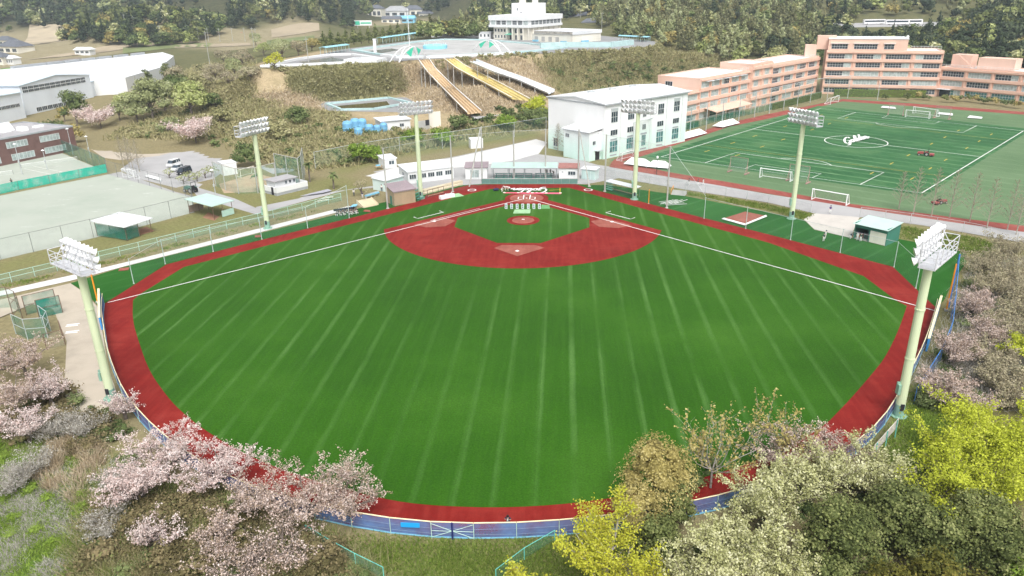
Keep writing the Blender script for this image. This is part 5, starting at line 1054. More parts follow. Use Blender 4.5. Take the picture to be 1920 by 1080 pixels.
# white lines of the crossed ladder marks on right foul turf
for k in range(4):
    line('drill_ladder_line', [G(1238+k*9, 383-k*0.4), G(1262+k*9, 375-k*0.2)], 0.2, 0.05, WHITE)
for k in range(5): line('drill_ladder_line', [G(1235+k*4, 381.5+k*1.5-2.5), G(1268+k*5, 377.5+k*1.9-2.6)], 0.2, 0.054, WHITE)
# white crate with bats
a, b = G(827.5, 375), G(853, 369.5); t = thing('ball_cart', 'long white equipment crate on the edge of the red track', 'crate', a, yaw(a, b)); L = (b-a).length
MB().box(0, L, 0, 1.0, 0.05, 0.85).build('box', LUMI, t)
for k in range(5): MB().cbox((L*0.55+k*0.3, 0.5, 1.0), (1.2, 0.12, 0.1), 0.4*k-0.6).build('bat', LUMI, t)
# ================================================================== soccer goals, tents, mats
def goal(label, a, b, h, depth, side=1, net=NETW, group='soccer goals', r=0.07, m=None):
    t = thing('soccer_goal', label, 'goal', a, yaw(a, b), group); L = (b-a).length; m = m or LUMI
    MB().tube((0, 0, 0), (0, 0, h), r, n=8).build('goal_post', m, t); MB().tube((L, 0, 0), (L, 0, h), r, n=8).build('goal_post', m, t); MB().tube((-r, 0, h), (L+r, 0, h), r, n=8).build('crossbar', m, t)
    y = depth*side
    s_ = MB()
    for x in (0, L): s_.path([(x, 0, h), (x, y*0.35, h-0.05), (x, y, 0.05), (x, 0, 0.05)], r*0.7, 6)
    s_.build('side_frame', m, t); MB().tube((0, y, 0.05), (L, y, 0.05), r*0.7, n=6).build('ground_bar', m, t)
    nb = MB(); nb.quad((0, y*0.35, h-0.05), (L, y*0.35, h-0.05), (L, y, 0.05), (0, y, 0.05)); nb.quad((0, 0, h), (L, 0, h), (L, y*0.35, h-0.05), (0, y*0.35, h-0.05))
    for x in (0, L): nb.quad((x, 0, 0.05), (x, y, 0.05), (x, y*0.35, h-0.05), (x, 0, h))
    nb.build('net', net, t); return t
NETWH = netmat('white_goal_net', (0.75, 0.78, 0.78), 0.14)
goal('large white soccer goal standing across the red running track', G(1521.5, 374), G(1586, 385.5), 2.5, 2.0, 1, NETWH, r=0.11)
goal('white soccer goal with thick net on the near goal line', G(1424, 333), G(1481, 341), 2.5, 2.2, 1, NETWH, r=0.10)
goal('white soccer goal on the far goal line, nearer of the pair', G(1697, 219), G(1741, 223), 2.5, 2, 1, NETWH, r=0.10)
goal('white soccer goal on the far goal line, further of the pair', G(1711, 212.5), G(1755, 219), 2.5, 2, 1, NETWH, r=0.10)
goal('white soccer goal by the far left corner of the soccer ground', G(1557, 196), G(1572, 191), 2.6, 2.5, 1, NETWH, r=0.10)
goal('white soccer goal beside the mint wall of the gym hall', G(1166, 302.5), G(1197, 294.5), 2.4, 2, 1, NETWH)
goal('white goal by the lane above the practice court, left one', G(231, 332), G(240, 334), 2.4, 1.6, 1, NETWH); goal('white goal by the lane above the practice court, right one', G(242, 333), G(252, 336), 2.4, 1.6, 1, NETWH)
goal('pale wooden goal on the little dirt pitch', G(452, 333), G(478, 326), 2.2, 1.4, 1, NETW, m=CREAM)
# rolling practice screens on the pitch
for lab, pa, pb in (('tall rolling net screen left of the netted goal', (1368, 322), (1400, 327)), ('tall rolling net screen right of the netted goal', (1478, 338), (1515, 344)), ('rolling net screen beside the far goals, left', (1665, 215), (1693, 217)), ('rolling net screen beside the far goals, right', (1752, 221), (1780, 224))):
    a, b = G(*pa), G(*pb); t = thing('rolling_screen', lab, 'net screen', a, yaw(a, b), 'rolling net screens'); L = (b-a).length; rs = mat('rose_steel', (0.40, 0.24, 0.22), 0.6)
    for x in (0, L):
        MB().tube((x, 0, 0.2), (x, 0, 4.2), 0.06, n=6).build('post', rs, t); MB().box(x-0.12, x+0.12, -1.3, 1.3, 0.05, 0.3).build('sled', rs, t); MB().tube((x, -1.2, 0.2), (x, 0, 2.6), 0.05, n=5).build('brace', rs, t)
    MB().tube((0, 0, 4.2), (L, 0, 4.2), 0.05, n=6).build('top_bar', rs, t); MB().quad((0, 0, 0.3), (L, 0, 0.3), (L, 0, 4.2), (0, 0, 4.2)).build('net', netmat('screen_net', (0.45, 0.52, 0.48), 0.16), t)
for lab, pts in (('white folded mats lying beside the far goals, left', [(1651, 203), (1680, 205.5), (1678, 202), (1655, 200)]), ('white folded mats lying beside the far goals, middle', [(1757, 215), (1786, 218), (1786, 214), (1760, 212)]), ('white folded mats lying beside the far goals, right', [(1813, 222), (1840, 224), (1842, 221), (1818, 218)])): mat_sheet(lab, pts, LUMI, 0.3, 'mats', 'folded_mat')
def tent(label, pa, pb, D, H, group='white low tents by the soccer ground'):
    a, b = G(*pa), G(*pb); t = thing('low_tent', label, 'tent', a, yaw(a, b), group); L = (b-a).length; e = 1.4
    v = [(0, 0, 0.5), (L, 0, 0.5), (L, D, 0.5), (0, D, 0.5), (e, D/2, H), (L-e, D/2, H)]
    MB().add(v, [(0, 1, 5, 4), (1, 2, 5), (2, 3, 4, 5), (3, 0, 4), (3, 2, 1, 0)]).build('canopy', LUMI, t)
    for x, y in ((0.1, 0.1), (L-0.1, 0.1), (0.1, D-0.1), (L-0.1, D-0.1), (L/2, 0.1)): MB().tube((x, y, 0), (x, y, 0.6), 0.05, n=5).build('leg', GREYM, t)
tent('long white low tent along the side running track', (1255, 271), (1326, 252), 4.6, 1.9); tent('short white low tent further up the side running track', (1355, 241), (1387, 233), 4.2, 2.0); tent('white low tent left of the near soccer corner, left half', (1169, 310), (1212, 315.5), 4.0, 2.1); tent('white low tent left of the near soccer corner, right half', (1211, 315.5), (1252, 319), 4.0, 2.0)
p = G(1231, 327); t = thing('park_lamp', 'thin dark lamp post with globe beside the white low tent', 'street lamp', p); MB().tube((0, 0, 0), (0, 0, 4.2), 0.07, 0.05, 8).build('post', DARK, t); MB().lathe([(0.05, 4.2), (0.28, 4.4), (0.3, 4.7), (0.1, 4.95)], 10).build('lamp_globe', LUMI, t)
def street_lamp(label, base, h, arm=0.9, rz=0):
    p = G(*base); t = thing('street_lamp', label, 'street lamp', p, rz, 'street lamps'); MB().tube((0, 0, 0), (0, 0, h), 0.10, 0.07, 8).build('post', GALV, t); MB().lathe([(0.05, h+0.35), (0.5, h+0.1), (0.42, h), (0.1, h-0.05)], 10).build('lamp_shade', LUMI, t); MB().box(-0.2, 0.2, -0.25, -0.08, h*0.4, h*0.4+0.6).build('switch_box', GALV, t)
street_lamp('white capped lamp post beside the practice court corner', (405, 369), 6.6); street_lamp('grey lamp post between the tennis court and the hedge, left', (137, 290), 8); street_lamp('grey lamp post between the tennis court and the hedge, right', (170, 296), 6.5); street_lamp('court lamp with wide white head in the tennis court', (42, 327), 8.5); street_lamp('court lamp by the net in the tennis court', (89, 318), 5.5)
# tennis nets and lines on the upper court
for k, (p0, p1) in enumerate((((40, 315), (146, 300)), ((-40, 335), (25, 326)))):
    a, b = G(*p0), G(*p1); t = thing('tennis_net', ('right', 'left')[k]+' tennis net on the upper court', 'tennis net', a, yaw(a, b), 'tennis nets'); L = (b-a).length
    MB().quad((0, 0, 0.05), (L, 0, 0.05), (L, 0, 1.0), (0, 0, 1.0)).build('net', NETWH, t); MB().box(0, L, -0.03, 0.03, 0.98, 1.06).build('tape', LUMI, t)
    for x in (0, L): MB().tube((x, 0, 0), (x, 0, 1.1), 0.05, n=6).build('post', DKPOST, t)
for p0, p1 in (((45, 316), (105, 329)), ((60, 311), (125, 324)), ((0, 330), (110, 312)), ((20, 345), (100, 331))): line('tennis_line', [G(*p0), G(*p1)], 0.12, 0.012, WHITE)
# sideline bench and canopies by the lane
a, b = G(272, 333), G(300, 341); t = thing('white_bench', 'long white bench by the lane above the practice court', 'bench', a, yaw(a, b)); L = (b-a).length
MB().box(0, L, 0, 0.4, 0.4, 0.47).build('seat', LUMI, t); MB().box(0, L, 0.4, 0.46, 0.6, 0.95).build('backrest', LUMI, t)
for k in range(4): MB().box(L*k/3-0.03, L*k/3+0.03, 0.05, 0.42, 0, 0.4).build('leg', GALV, t)
a, b = G(563, 371), G(615, 360); mat_sheet('grey flat canopy slab beside the path left of the stair', [(563, 370), (606, 364), (622, 360), (615, 357)], mat('slate_slab', (0.36, 0.36, 0.41), 0.7, 0.05), 0.35, 'slab', 'canopy_slab')
for k, (x, y, lab) in enumerate(((596, 381, 'pair of pale benches on the bank left of the stair, front'), (604, 376, 'pair of pale benches on the bank left of the stair, rear'))):
    a, b = G(x, y), G(x+22, y-4); t = thing('bank_bench', lab, 'bench', a, yaw(a, b)); L = (b-a).length; MB().box(0, L, 0, 0.45, 0.4, 0.46).build('seat', CREAM, t)
    for xx in (0.3, L-0.3): MB().box(xx-0.05, xx+0.05, 0.05, 0.4, 0, 0.4).build('leg', CONCG, t)
a, b = G(688, 373), G(712, 366); t = thing('blue_trough', 'long light blue wash trough beside the stair top', 'trough', a, yaw(a, b)); L = (b-a).length; MB().box(0, L, 0, 0.7, 0.55, 0.85).build('basin', SKYB, t); MB().box(0, L, 0.28, 0.36, 0.85, 1.1).build('tap_rail', GALV, t)
for k in range(4): MB().box(L*k/3-0.04 if k else 0, L*k/3+0.05, 0.1, 0.6, 0, 0.55).build('leg', CONCG, t)
# ================================================================== old waterpark on the plateau
DECK = mat('pool_deck', (0.27, 0.27, 0.27), 0.9, 0.10, 0.08); POOLF = mat('dry_pool_floor', (0.42, 0.42, 0.41), 0.85, 0.12, 0.10, col2=(0.28, 0.28, 0.27)); MURK = mat('murky_water', (0.10, 0.085, 0.035), 0.15, 0.3, 0.2, spec=0.5)
sheet('pool_deck', GP([(500, 127), (560, 124), (650, 119.5), (720, 116.5), (800, 111), (900, 107.5), (960, 103.5), (1060, 98), (1180, 94.5), (1225, 89), (1235, 78), (1120, 66), (1000, 64), (920, 63), (850, 69), (760, 77.5), (645, 92), (575, 107), (520, 114)], ZP), ZP, DECK)
def kerb(name, label, pts, w, h, z, m, closed=True, cat='pool'):
    P_ = GP(pts, z); c = P_[0].copy(); t = thing(name, label, cat, c)
    k = len(P_) if closed else len(P_)-1
    for i in range(k):
        a, b = P_[i]-c, P_[(i+1) % len(P_)]-c; d = (b-a).normalized(); MB().cbox((a+b)/2+Vector((0, 0, h/2)), ((b-a).length+w*0.3, w, h), yaw(a, b)).build('kerb_section', m, t)
    return t
BIG = [(662, 95), (722, 87.5), (800, 77), (832, 74.8), (894, 75.5), (935, 78), (985, 82), (1010, 85), (1060, 90), (1000, 97), (907, 103), (855, 105), (800, 107.3), (744, 107.3), (711, 103)]
sheet('dry_pool_basin', GP(BIG, ZP), ZP+0.04, POOLF)
kerb('dry_pool', 'aqua and white rim around the big dry pool', BIG, 2.4, 0.7, ZP, AQUA)
kerb('pool_wall', 'white low wall along the front of the big dry pool', [(715, 105), (745, 109), (800, 109), (856, 106.8), (908, 104.8), (960, 101)], 1.2, 1.0, ZP, WALLW, False, 'wall')
kerb('pool_wall', 'pale aqua terrace wall right of the pool below the changing block', [(1014, 90), (1060, 88.5), (1144, 88.5), (1185, 84)], 2.0, 2.6, ZP, AQUA, False, 'wall')
sheet('pool_dark_water', GP([(690, 96), (735, 91), (750, 94), (715, 100)], ZP), ZP+0.08, MURK)
is_ = G(816, 91, ZP); t = thing('splash_island', 'round sky blue paddling island in the dry pool', 'pool island', is_); MB().lathe([(6.5, 0), (6.6, 1.6), (6.1, 1.9), (3.4, 1.9), (3.2, 2.2), (0.05, 2.3)], 28).build('tub', mat('bright_aqua', (0.28, 0.66, 0.80), 0.5, 0.08), t)
for k in range(8): MB().tube((5.6*math.cos(k*.785), 5.6*math.sin(k*.785), 1.9), (5.6*math.cos(k*.785), 5.6*math.sin(k*.785), 2.9), 0.08, n=5).build('spout', LUMI, t)
kerb('empty_pool', 'white rim of the empty pool at the left of the plateau', [(492, 126), (560, 112), (618, 104), (660, 103.5), (722, 113), (650, 119), (570, 123)], 1.8, 0.9, ZP, WALLW)
sheet('lower_pool_water', GP([(560, 116), (622, 107.5), (648, 112), (640, 117), (580, 121)], ZP), ZP+0.08, MURK)
mat_o = MB(); p = G(650, 116, ZP); t = thing('filter_slab', 'white concrete filter slab beside the left pool', 'slab', p, R(-10)); MB().box(0, 16, -3, 8, 0, 1.3).build('slab', WALLW, t); MB().box(3, 6, 1, 3, 1.3, 1.6).build('hatch', GREYM, t)
def arch(label, pa, pb, H, back):
    a, b = G(*pa, ZP), G(*pb, ZP); t = thing('arch_gate', label, 'arch', a, yaw(a, b)); L = (b-a).length
    for y0, y1 in ((0, back), (back, 0)):
        pts = [Vector((L*s_, y0+(y1-y0)*s_, H*(1-(2*s_-1)**2))) for s_ in np.linspace(0, 1, 13)]; MB().path(pts, 0.19, 6).build('arch_rib', LUMI, t)
    pts = [Vector((L*s_, -0.2, H*0.95*(1-(2*s_-1)**2))) for s_ in np.linspace(0, 1, 13)]; MB().path(pts, 0.16, 6).build('arch_rib', LUMI, t)
    sg = mat('sail_green', (0.05, 0.50, 0.32), 0.5, 0.05)
    MB().add([(L*0.25, -0.3, H*0.62), (L*0.52, -0.4, H*0.97), (L*0.36, -1.2, H*0.28), (L*0.25, -0.24, H*0.62), (L*0.52, -0.34, H*0.97), (L*0.36, -1.14, H*0.28)], [(0, 1, 2), (5, 4, 3)]).build('sail', sg, t)
    MB().add([(L*0.62, -0.3, H*0.93), (L*0.78, -0.4, H*0.68), (L*0.64, -1.0, H*0.35), (L*0.62, -0.24, H*0.93), (L*0.78, -0.34, H*0.68), (L*0.64, -0.94, H*0.35)], [(0, 1, 2), (5, 4, 3)]).build('sail', sg, t)
arch('white arches with green sails above the orange slide', (748, 117), (800, 109), 6.0, 5); arch('white arches with green sails at the right end of the dry pool', (886, 95), (940, 99), 5.6, 6)
p = G(768.5, 93, ZP); t = thing('flag_mast', 'tall thin white mast standing in the dry pool', 'mast', p); MB().tube((0, 0, 0), (0, 0, 20.5), 0.20, 0.12, 8).build('shaft', LUMI, t); MB().tube((0, 0, 0), (0, 0, 0.5), 0.6, n=8).build('footing', CONCG, t)
p = G(704, 98, ZP); t = thing('pool_pylon', 'white pylon at the dark corner of the dry pool', 'pylon', p); MB().box(-0.7, 0.7, -0.7, 0.7, 0, 6.2).build('shaft', WALLW, t); MB().box(-0.9, 0.9, -0.9, 0.9, 6.2, 6.6).build('cap', WALLW, t)
def pergola(label, pa, pb, n_, D, H):
    a, b = G(*pa, ZP), G(*pb, ZP); t = thing('blue_pergola', label, 'canopy', a, yaw(a, b)); L = (b-a).length
    MB().extr([(-0.4, H-0.5), (D/2, H), (D+0.4, H-0.5), (D+0.4, H-0.35), (D/2, H+0.15), (-0.4, H-0.35)], 'x', -0.3, L+0.3).build('roof', mat('pergola_blue', (0.30, 0.58, 0.68), 0.6, 0.1, 0.4), t)
    for k in range(n_):
        for y in (0, D): MB().tube((L*k/(n_-1), y, 0), (L*k/(n_-1), y, H-0.4), 0.12, n=5).build('post', AQUA, t)
pergola('long blue pergola along the hedge above the dry pool', (718, 82), (800, 69), 16, 3.5, 3.6); pergola('blue pergola left of the hedge', (612, 102), (655, 96), 7, 3.5, 3.6); pergola('aqua railing canopy right of the changing block', (1160, 76), (1215, 79), 9, 1.5, 3.0)
# slides
def slide(label, Lp, Rp, za, zb, lanes, m, ms):
    t = thing('water_slide', label, 'water slide', G(*Lp[0], za)); o = Vector(t.location); n_ = 20
    def along(pts, s_):
        k = s_*(len(pts)-1); i = min(int(k), len(pts)-2); f_ = k-i; return (pts[i][0]*(1-f_)+pts[i+1][0]*f_, pts[i][1]*(1-f_)+pts[i+1][1]*f_)
    v = []; f = []; prof = [0.0]; rows = []
    cs = []
    for k in range(lanes): cs += [(k/lanes, 0.75), ((k+0.12)/lanes, 0.1), ((k+0.88)/lanes, 0.1)]
    cs.append((1.0, 0.75)); Lr = []; Rr = []
    for j in range(n_+1):
        s_ = j/n_; hump = 0.5*math.sin(s_*math.pi*3); A = GT(*along(Lp, s_)); B = GT(*along(Rp, s_)); z = max(A.z, B.z, zb+(za-zb)*(1-s_)-3)+0.7+0.4*hump
        A = G(*along(Lp, s_), z)-o; B = G(*along(Rp, s_), z)-o; Lr.append(A+Vector((0, 0, 0.9))); Rr.append(B+Vector((0, 0, 0.9)))
        for u, h in cs: p = A*(1-u)+B*u; v.append((p.x, p.y, p.z+h))
    w_ = len(cs)
    for j in range(n_):
        for i in range(w_-1): f.append((j*w_+i, j*w_+i+1, (j+1)*w_+i+1, (j+1)*w_+i))
    MB().add(v, f).build('chute', m, t); MB().path(Lr, 0.18, 5).build('edge_rail', ms, t); MB().path(Rr, 0.18, 5).build('edge_rail', ms, t)
    for j in range(2, n_, 3):
        for E_ in (Lr, Rr): p = E_[j]; MB().tube((p.x, p.y, p.z-0.3), (p.x, p.y, gz(p.x+o.x, p.y+o.y)-o.z-0.5), 0.18, n=5).build('support', CONCG, t)
ORS = mat('faded_orange', (0.55, 0.41, 0.25), 0.55, 0.10, 0.4); YES = mat('faded_yellow', (0.60, 0.49, 0.20), 0.55, 0.10, 0.4); BLS = mat('faded_pale_blue', (0.55, 0.60, 0.66), 0.55, 0.08, 0.4)
slide('faded orange four lane water slide down the dry slope', [(784, 114), (800, 136), (832, 170), (876, 215)], [(804, 112), (818, 133), (858, 172), (903, 212)], ZP+0.5, ZT+0.4, 4, ORS, WALLW)
slide('faded yellow water slide right of the orange one', [(832, 112.5), (856, 131), (905, 157), (960, 187)], [(851, 111), (872, 126), (930, 155), (995, 190)], ZP+0.5, ZT+0.2, 3, YES, CREAM)
slide('pale blue water slide furthest right on the dry slope', [(882, 119), (925, 137), (972, 153), (1028, 178)], [(893, 115), (940, 134), (985, 150), (1040, 172)], ZP+0.2, ZT, 2, BLS, WALLW)
sheet('slide_landing', GP([(880, 216), (925, 212), (940, 216), (890, 224)], ZT), ZT+0.1, POOLF)
# terrace pool
sheet('terrace_deck', GP([(590, 196), (618, 208), (790, 211), (800, 202), (760, 182), (610, 190)], ZT), ZT, DECK)
sheet('terrace_pool_water', GP([(622, 205), (735, 202), (725, 190), (630, 199)], ZT), ZT+0.05, MURK)
kerb('terrace_pool', 'aqua rimmed rectangular pool on the lower terrace', [(612, 196), (728, 184.5), (770, 194), (700, 206), (640, 207)], 1.0, 0.7, ZT, AQUA)
# tanks, pump house
def at_slope(px, py, z): p = G(px, py, z); p.z = gz(p.x, p.y); return p
for k, (x, y, r, h) in enumerate([(653, 252, 3.2, 4.2), (667, 248, 3.0, 4.4), (680, 247, 3.0, 4.2), (673, 256, 2.6, 3.0), (693, 251, 2.8, 3.2), (708, 250, 2.4, 3.0), (720, 246, 2.4, 3.0)]):
    p = G(x, y, 2.2); p.z = gz(p.x, p.y); t = thing('water_tank', 'light blue water tank below the terrace pool, %s' % ('leftmost of the cluster', 'second from left in the back row', 'in the middle of the back row', 'frontmost of the cluster', 'right of the frontmost tank', 'second from the right end', 'rightmost beside the pump house')[k], 'water tank', p, 0, 'blue water tanks')
    MB().lathe([(r*0.5, -1), (r*0.52, h*0.8), (r*0.42, h*0.95), (0.05, h*1.02)], 16).build('tank_body', mat('tank_blue', (0.18, 0.42, 0.64), 0.5, 0.12, 0.6), t); MB().lathe([(r*0.53, h*0.40), (r*0.55, h*0.43), (r*0.53, h*0.46)], 16).build('hoop', SKYB, t)
p = G(716, 246, 2.2); g = thing('pump_house', 'white flat roofed pump house beside the blue tanks', 'building', p, yaw(G(716, 246, 2.2), G(770, 241, 2.2))); Wp = (G(770, 241, 2.2)-p).length
box_part(g, 'wall', WALLW, 0, Wp, 0, 8, -1, 3.2); box_part(g, 'roof', ROOFW, -0.5, Wp+0.4, -0.5, 8.5, 3.2, 3.45); win(g, 'F', Wp*0.7, 1.0, 1.4, 1.0, 2, 1)
p = G(783, 240, 2.4); g = thing('ruined_wall', 'pale concrete wall with a dark opening right of the pump house', 'wall', p, yaw(G(783, 240, 2.4), G(827, 235, 2.4))); Wp = (G(827, 235, 2.4)-p).length
box_part(g, 'wall_section', CONCG, 0, Wp*0.52, 0, 0.5, -1, 2.2); box_part(g, 'wall_section', CREAM, Wp*0.52, Wp, 0.05, 0.55, -1, 4.8); box_part(g, 'opening', DARK, Wp*0.34, Wp*0.5, -0.05, 0.0, 0.5, 2.4)
# field poles
for k, (bx, by, z, h, lab) in enumerate([(395, 130, 8, 20, 'leaning on the slope left of the plateau'), (580, 130, 14, 14, 'left of the terrace'), (478, 100, 8, 17, 'beside the fields'), (1128, 60, ZP, 13, 'right of the clubhouse'), (1088, 48, ZP, 12, 'beyond the clubhouse')]):
    p = G(bx, by, z); t = thing('utility_pole', 'grey utility pole '+lab, 'utility pole', p, 0, 'utility poles'); MB().tube((0, 0, -1), (0, 0, h), 0.20, 0.13, 8).build('shaft', CPOST, t); MB().box(-1.0, 1.0, -0.06, 0.06, h-1.2, h-1.05).build('crossarm', GALV, t)
for k in range(12):
    px = 240+k*22; p = G(px+random.Random(k).uniform(-4, 4), 86-k*0.2, 6); t = thing('utility_pole', 'grey utility pole along the far field road, %s from the left' % ('first second third fourth fifth sixth seventh eighth ninth tenth eleventh twelfth'.split()[k]), 'utility pole', (p.x, p.y, gz(p.x, p.y)), 0, 'poles along the far field road'); MB().tube((0, 0, -1), (0, 0, 11), 0.22, 0.15, 6).build('shaft', CPOST, t); MB().box(-1.1, 1.1, -0.06, 0.06, 9.8, 10).build('crossarm', GALV, t)
p = G(682, 56, 9); t = thing('roadside_billboard', 'white and green roadside billboard in front of the far wood', 'billboard', (p.x, p.y, gz(p.x, p.y)), 0); MB().box(-9, 9, -0.2, 0.2, 2.5, 7.5).build('panel', LUMI, t); MB().box(-8.5, -3.5, -0.3, -0.21, 3.2, 6.8).build('green_mark', mat('sail_green', (0.05, 0.5, 0.32)), t); MB().box(-2.5, 8, -0.3, -0.21, 4.2, 5.6).build('green_band', MATS['sail_green'], t)
for x in (-6, 6): MB().tube((x, 0.4, -1), (x, 0.4, 7), 0.25, n=6).build('post', GALV, t)
# draped field patches in the valley
def drape(name, quad, z, m, n_=10, up=0.35):
    A, B, C, D_ = GP(quad, z); v = []; f = []
    for j in range(n_+1):
        for i in range(n_+1):
            u, w_ = i/n_, j/n_; p = (A*(1-u)+B*u)*(1-w_)+(D_*(1-u)+C*u)*w_; v.append((p.x, p.y, gz(p.x, p.y)+up))
    for j in range(n_):
        for i in range(n_): k = j*(n_+1)+i; f.append((k, k+1, k+n_+2, k+n_+1))
    MB().add(v, f).build(name, m)['kind'] = 'structure'
FA = mat('field_straw', (0.36, 0.30, 0.21), 0.95, 0.15, 0.03); FB = mat('field_grass', (0.17, 0.20, 0.08), 0.95, 0.15, 0.04); FC = mat('field_soil', (0.24, 0.20, 0.15), 0.95, 0.12, 0.04); FD = mat('field_pale', (0.44, 0.37, 0.26), 0.95, 0.12, 0.05)
for q_, z, m in [(((40, 84), (110, 78), (160, 66), (60, 66)), 5, FD), (((70, 92), (150, 86), (160, 70), (75, 84)), 5, FC), (((150, 74), (225, 66), (222, 60), (120, 66)), 5, FB), (((0, 130), (150, 116), (150, 108), (0, 122)), 4, FC), (((40, 112), (150, 106), (330, 92), (330, 88), (40, 108))[:4], 4, FA), (((230, 103), (330, 95), (330, 90), (232, 96)), 5, FB), (((260, 92), (400, 90), (400, 86), (260, 87)), 6, FB), (((0, 126), (60, 120), (60, 125), (0, 129)), 3, mat('spring_green', (0.13, 0.26, 0.04), 0.9, 0.1)), (((510, 74), (600, 66), (600, 62), (510, 67)), 8, FA), (((500, 84), (590, 76), (590, 70), (500, 77)), 8, FB), (((700, 54), (810, 52), (800, 47), (700, 49)), 10, FB), (((320, 92), (470, 88), (470, 85), (320, 88)), 6, FA)]: drape('field_patch', q_, z, m)
# ================================================================== vehicles
TYRE = mat('tyre_rubber', (0.02, 0.02, 0.02), 0.85, 0.1); RIM = mat('wheel_rim', (0.5, 0.5, 0.5), 0.35, 0.05, metal=0.5); HEADL = mat('headlight_lens', (0.8, 0.8, 0.78), 0.15, 0.02); TAILL = mat('tail_light', (0.45, 0.02, 0.02), 0.3, 0.05)
def wheel_mesh(r, w_):
    M_ = Matrix.Rotation(R(90), 4, 'X'); return (MB().lathe([(r*0.62, -w_/2), (r, -w_/2+0.03), (r, w_/2-0.03), (r*0.62, w_/2)], 16, M_).mesh('tyre', TYRE), MB().lathe([(r*0.6, -w_/2-0.01), (r*0.6, w_/2+0.01)], 10, M_).mesh('rim', RIM))
def wheel(t, x, y, r, w_=0.2):
    a, b = wheel_mesh(r, w_); o = inst('wheel', a, t, (x, y, r)); inst('rim', b, o)
def car(label, base, rz, paint, L=4.4, W=1.75, H=1.65, van=False, group='parked cars'):
    t = thing('parked_car', label, 'car', base, rz, group); h = W/2
    pr = [(-L/2, 0.35), (-L/2, 0.80), (-L/2+0.1, 0.95), (L/2-0.9, 0.95) if not van else (L/2-0.5, 1.0), (L/2-0.08, 0.80), (L/2, 0.55), (L/2, 0.35)]
    b = MB(); v = []; n_ = len(pr)
    for y, ins in ((-h, 0.06), (-h+0.08, 0), (h-0.08, 0), (h, 0.06)):
        for x, z in pr: v.append((x*(1-ins/L*2), y, z-(ins*0.4 if z > 0.6 else 0)))
    f = []
    for k in range(3):
        for i in range(n_): f.append((k*n_+i, k*n_+(i+1) % n_, (k+1)*n_+(i+1) % n_, (k+1)*n_+i))
    f += [tuple(range(n_-1, -1, -1)), tuple(range(3*n_, 4*n_))]; b.add(v, f).build('body', paint, t)
    x0, x1 = (-L/2+0.12, L/2-0.55) if van else (-L/2+0.35, L/2-1.0); xt0, xt1 = (x0+0.15, x1-0.75) if van else (x0+0.45, x1-0.85)
    c = [(x0, -h+0.07, 0.94), (x1, -h+0.07, 0.94), (x1, h-0.07, 0.94), (x0, h-0.07, 0.94), (xt0, -h+0.2, H-0.06), (xt1, -h+0.2, H-0.06), (xt1, h-0.2, H-0.06), (xt0, h-0.2, H-0.06)]
    MB().add(c, [(0, 1, 5, 4), (1, 2, 6, 5), (2, 3, 7, 6), (3, 0, 4, 7), (4, 5, 6, 7)]).build('window', GLD, t)
    MB().box(xt0-0.05, xt1+0.03, -h+0.19, h-0.19, H-0.07, H).build('roof', paint, t)
    for s_ in (-1, 1):
        for xx in (x0+0.9, (xt0+xt1)/2): MB().cbox((xx, s_*(h-0.135), (0.94+H)/2), (0.10, 0.05, H-0.96), rx=s_*0.18).build('pillar', paint, t)
        wheel(t, -L/2+0.85, s_*(h-0.1), 0.32); wheel(t, L/2-0.85, s_*(h-0.1), 0.32)
        MB().box(L/2-0.10, L/2+0.01, s_*h*0.62-0.2, s_*h*0.62+0.2, 0.62, 0.76).build('headlight', HEADL, t); MB().box(-L/2-0.01, -L/2+0.06, s_*h*0.72-0.12, s_*h*0.72+0.12, 0.65, 0.88).build('tail_light', TAILL, t); MB().box(x1-0.55, x1-0.35, s_*(h+0.02)-0.07, s_*(h+0.02)+0.07, 0.95, 1.08).build('mirror', paint, t)
    return t
CW = mat('white_car_paint', (0.78, 0.78, 0.78), 0.25, 0.02, spec=0.5); CK = mat('black_car_paint', (0.02, 0.022, 0.03), 0.2, 0.1, spec=0.5); CS = mat('pearl_car_paint', (0.62, 0.64, 0.66), 0.25, 0.03, spec=0.5)
rzc = R(180)+yaw(G(330, 330), G(362, 318))
car('dark van parked nearest the bushes with pale windscreen', G(346, 326), rzc, CK, 4.9, 1.85, 1.95, True); car('silver car parked beside the dark van', G(333, 319), rzc, CS, 4.5, 1.75, 1.6); car('white wagon parked furthest back in the parking lot', G(326, 311), rzc, CW, 4.7, 1.8, 1.9, True)
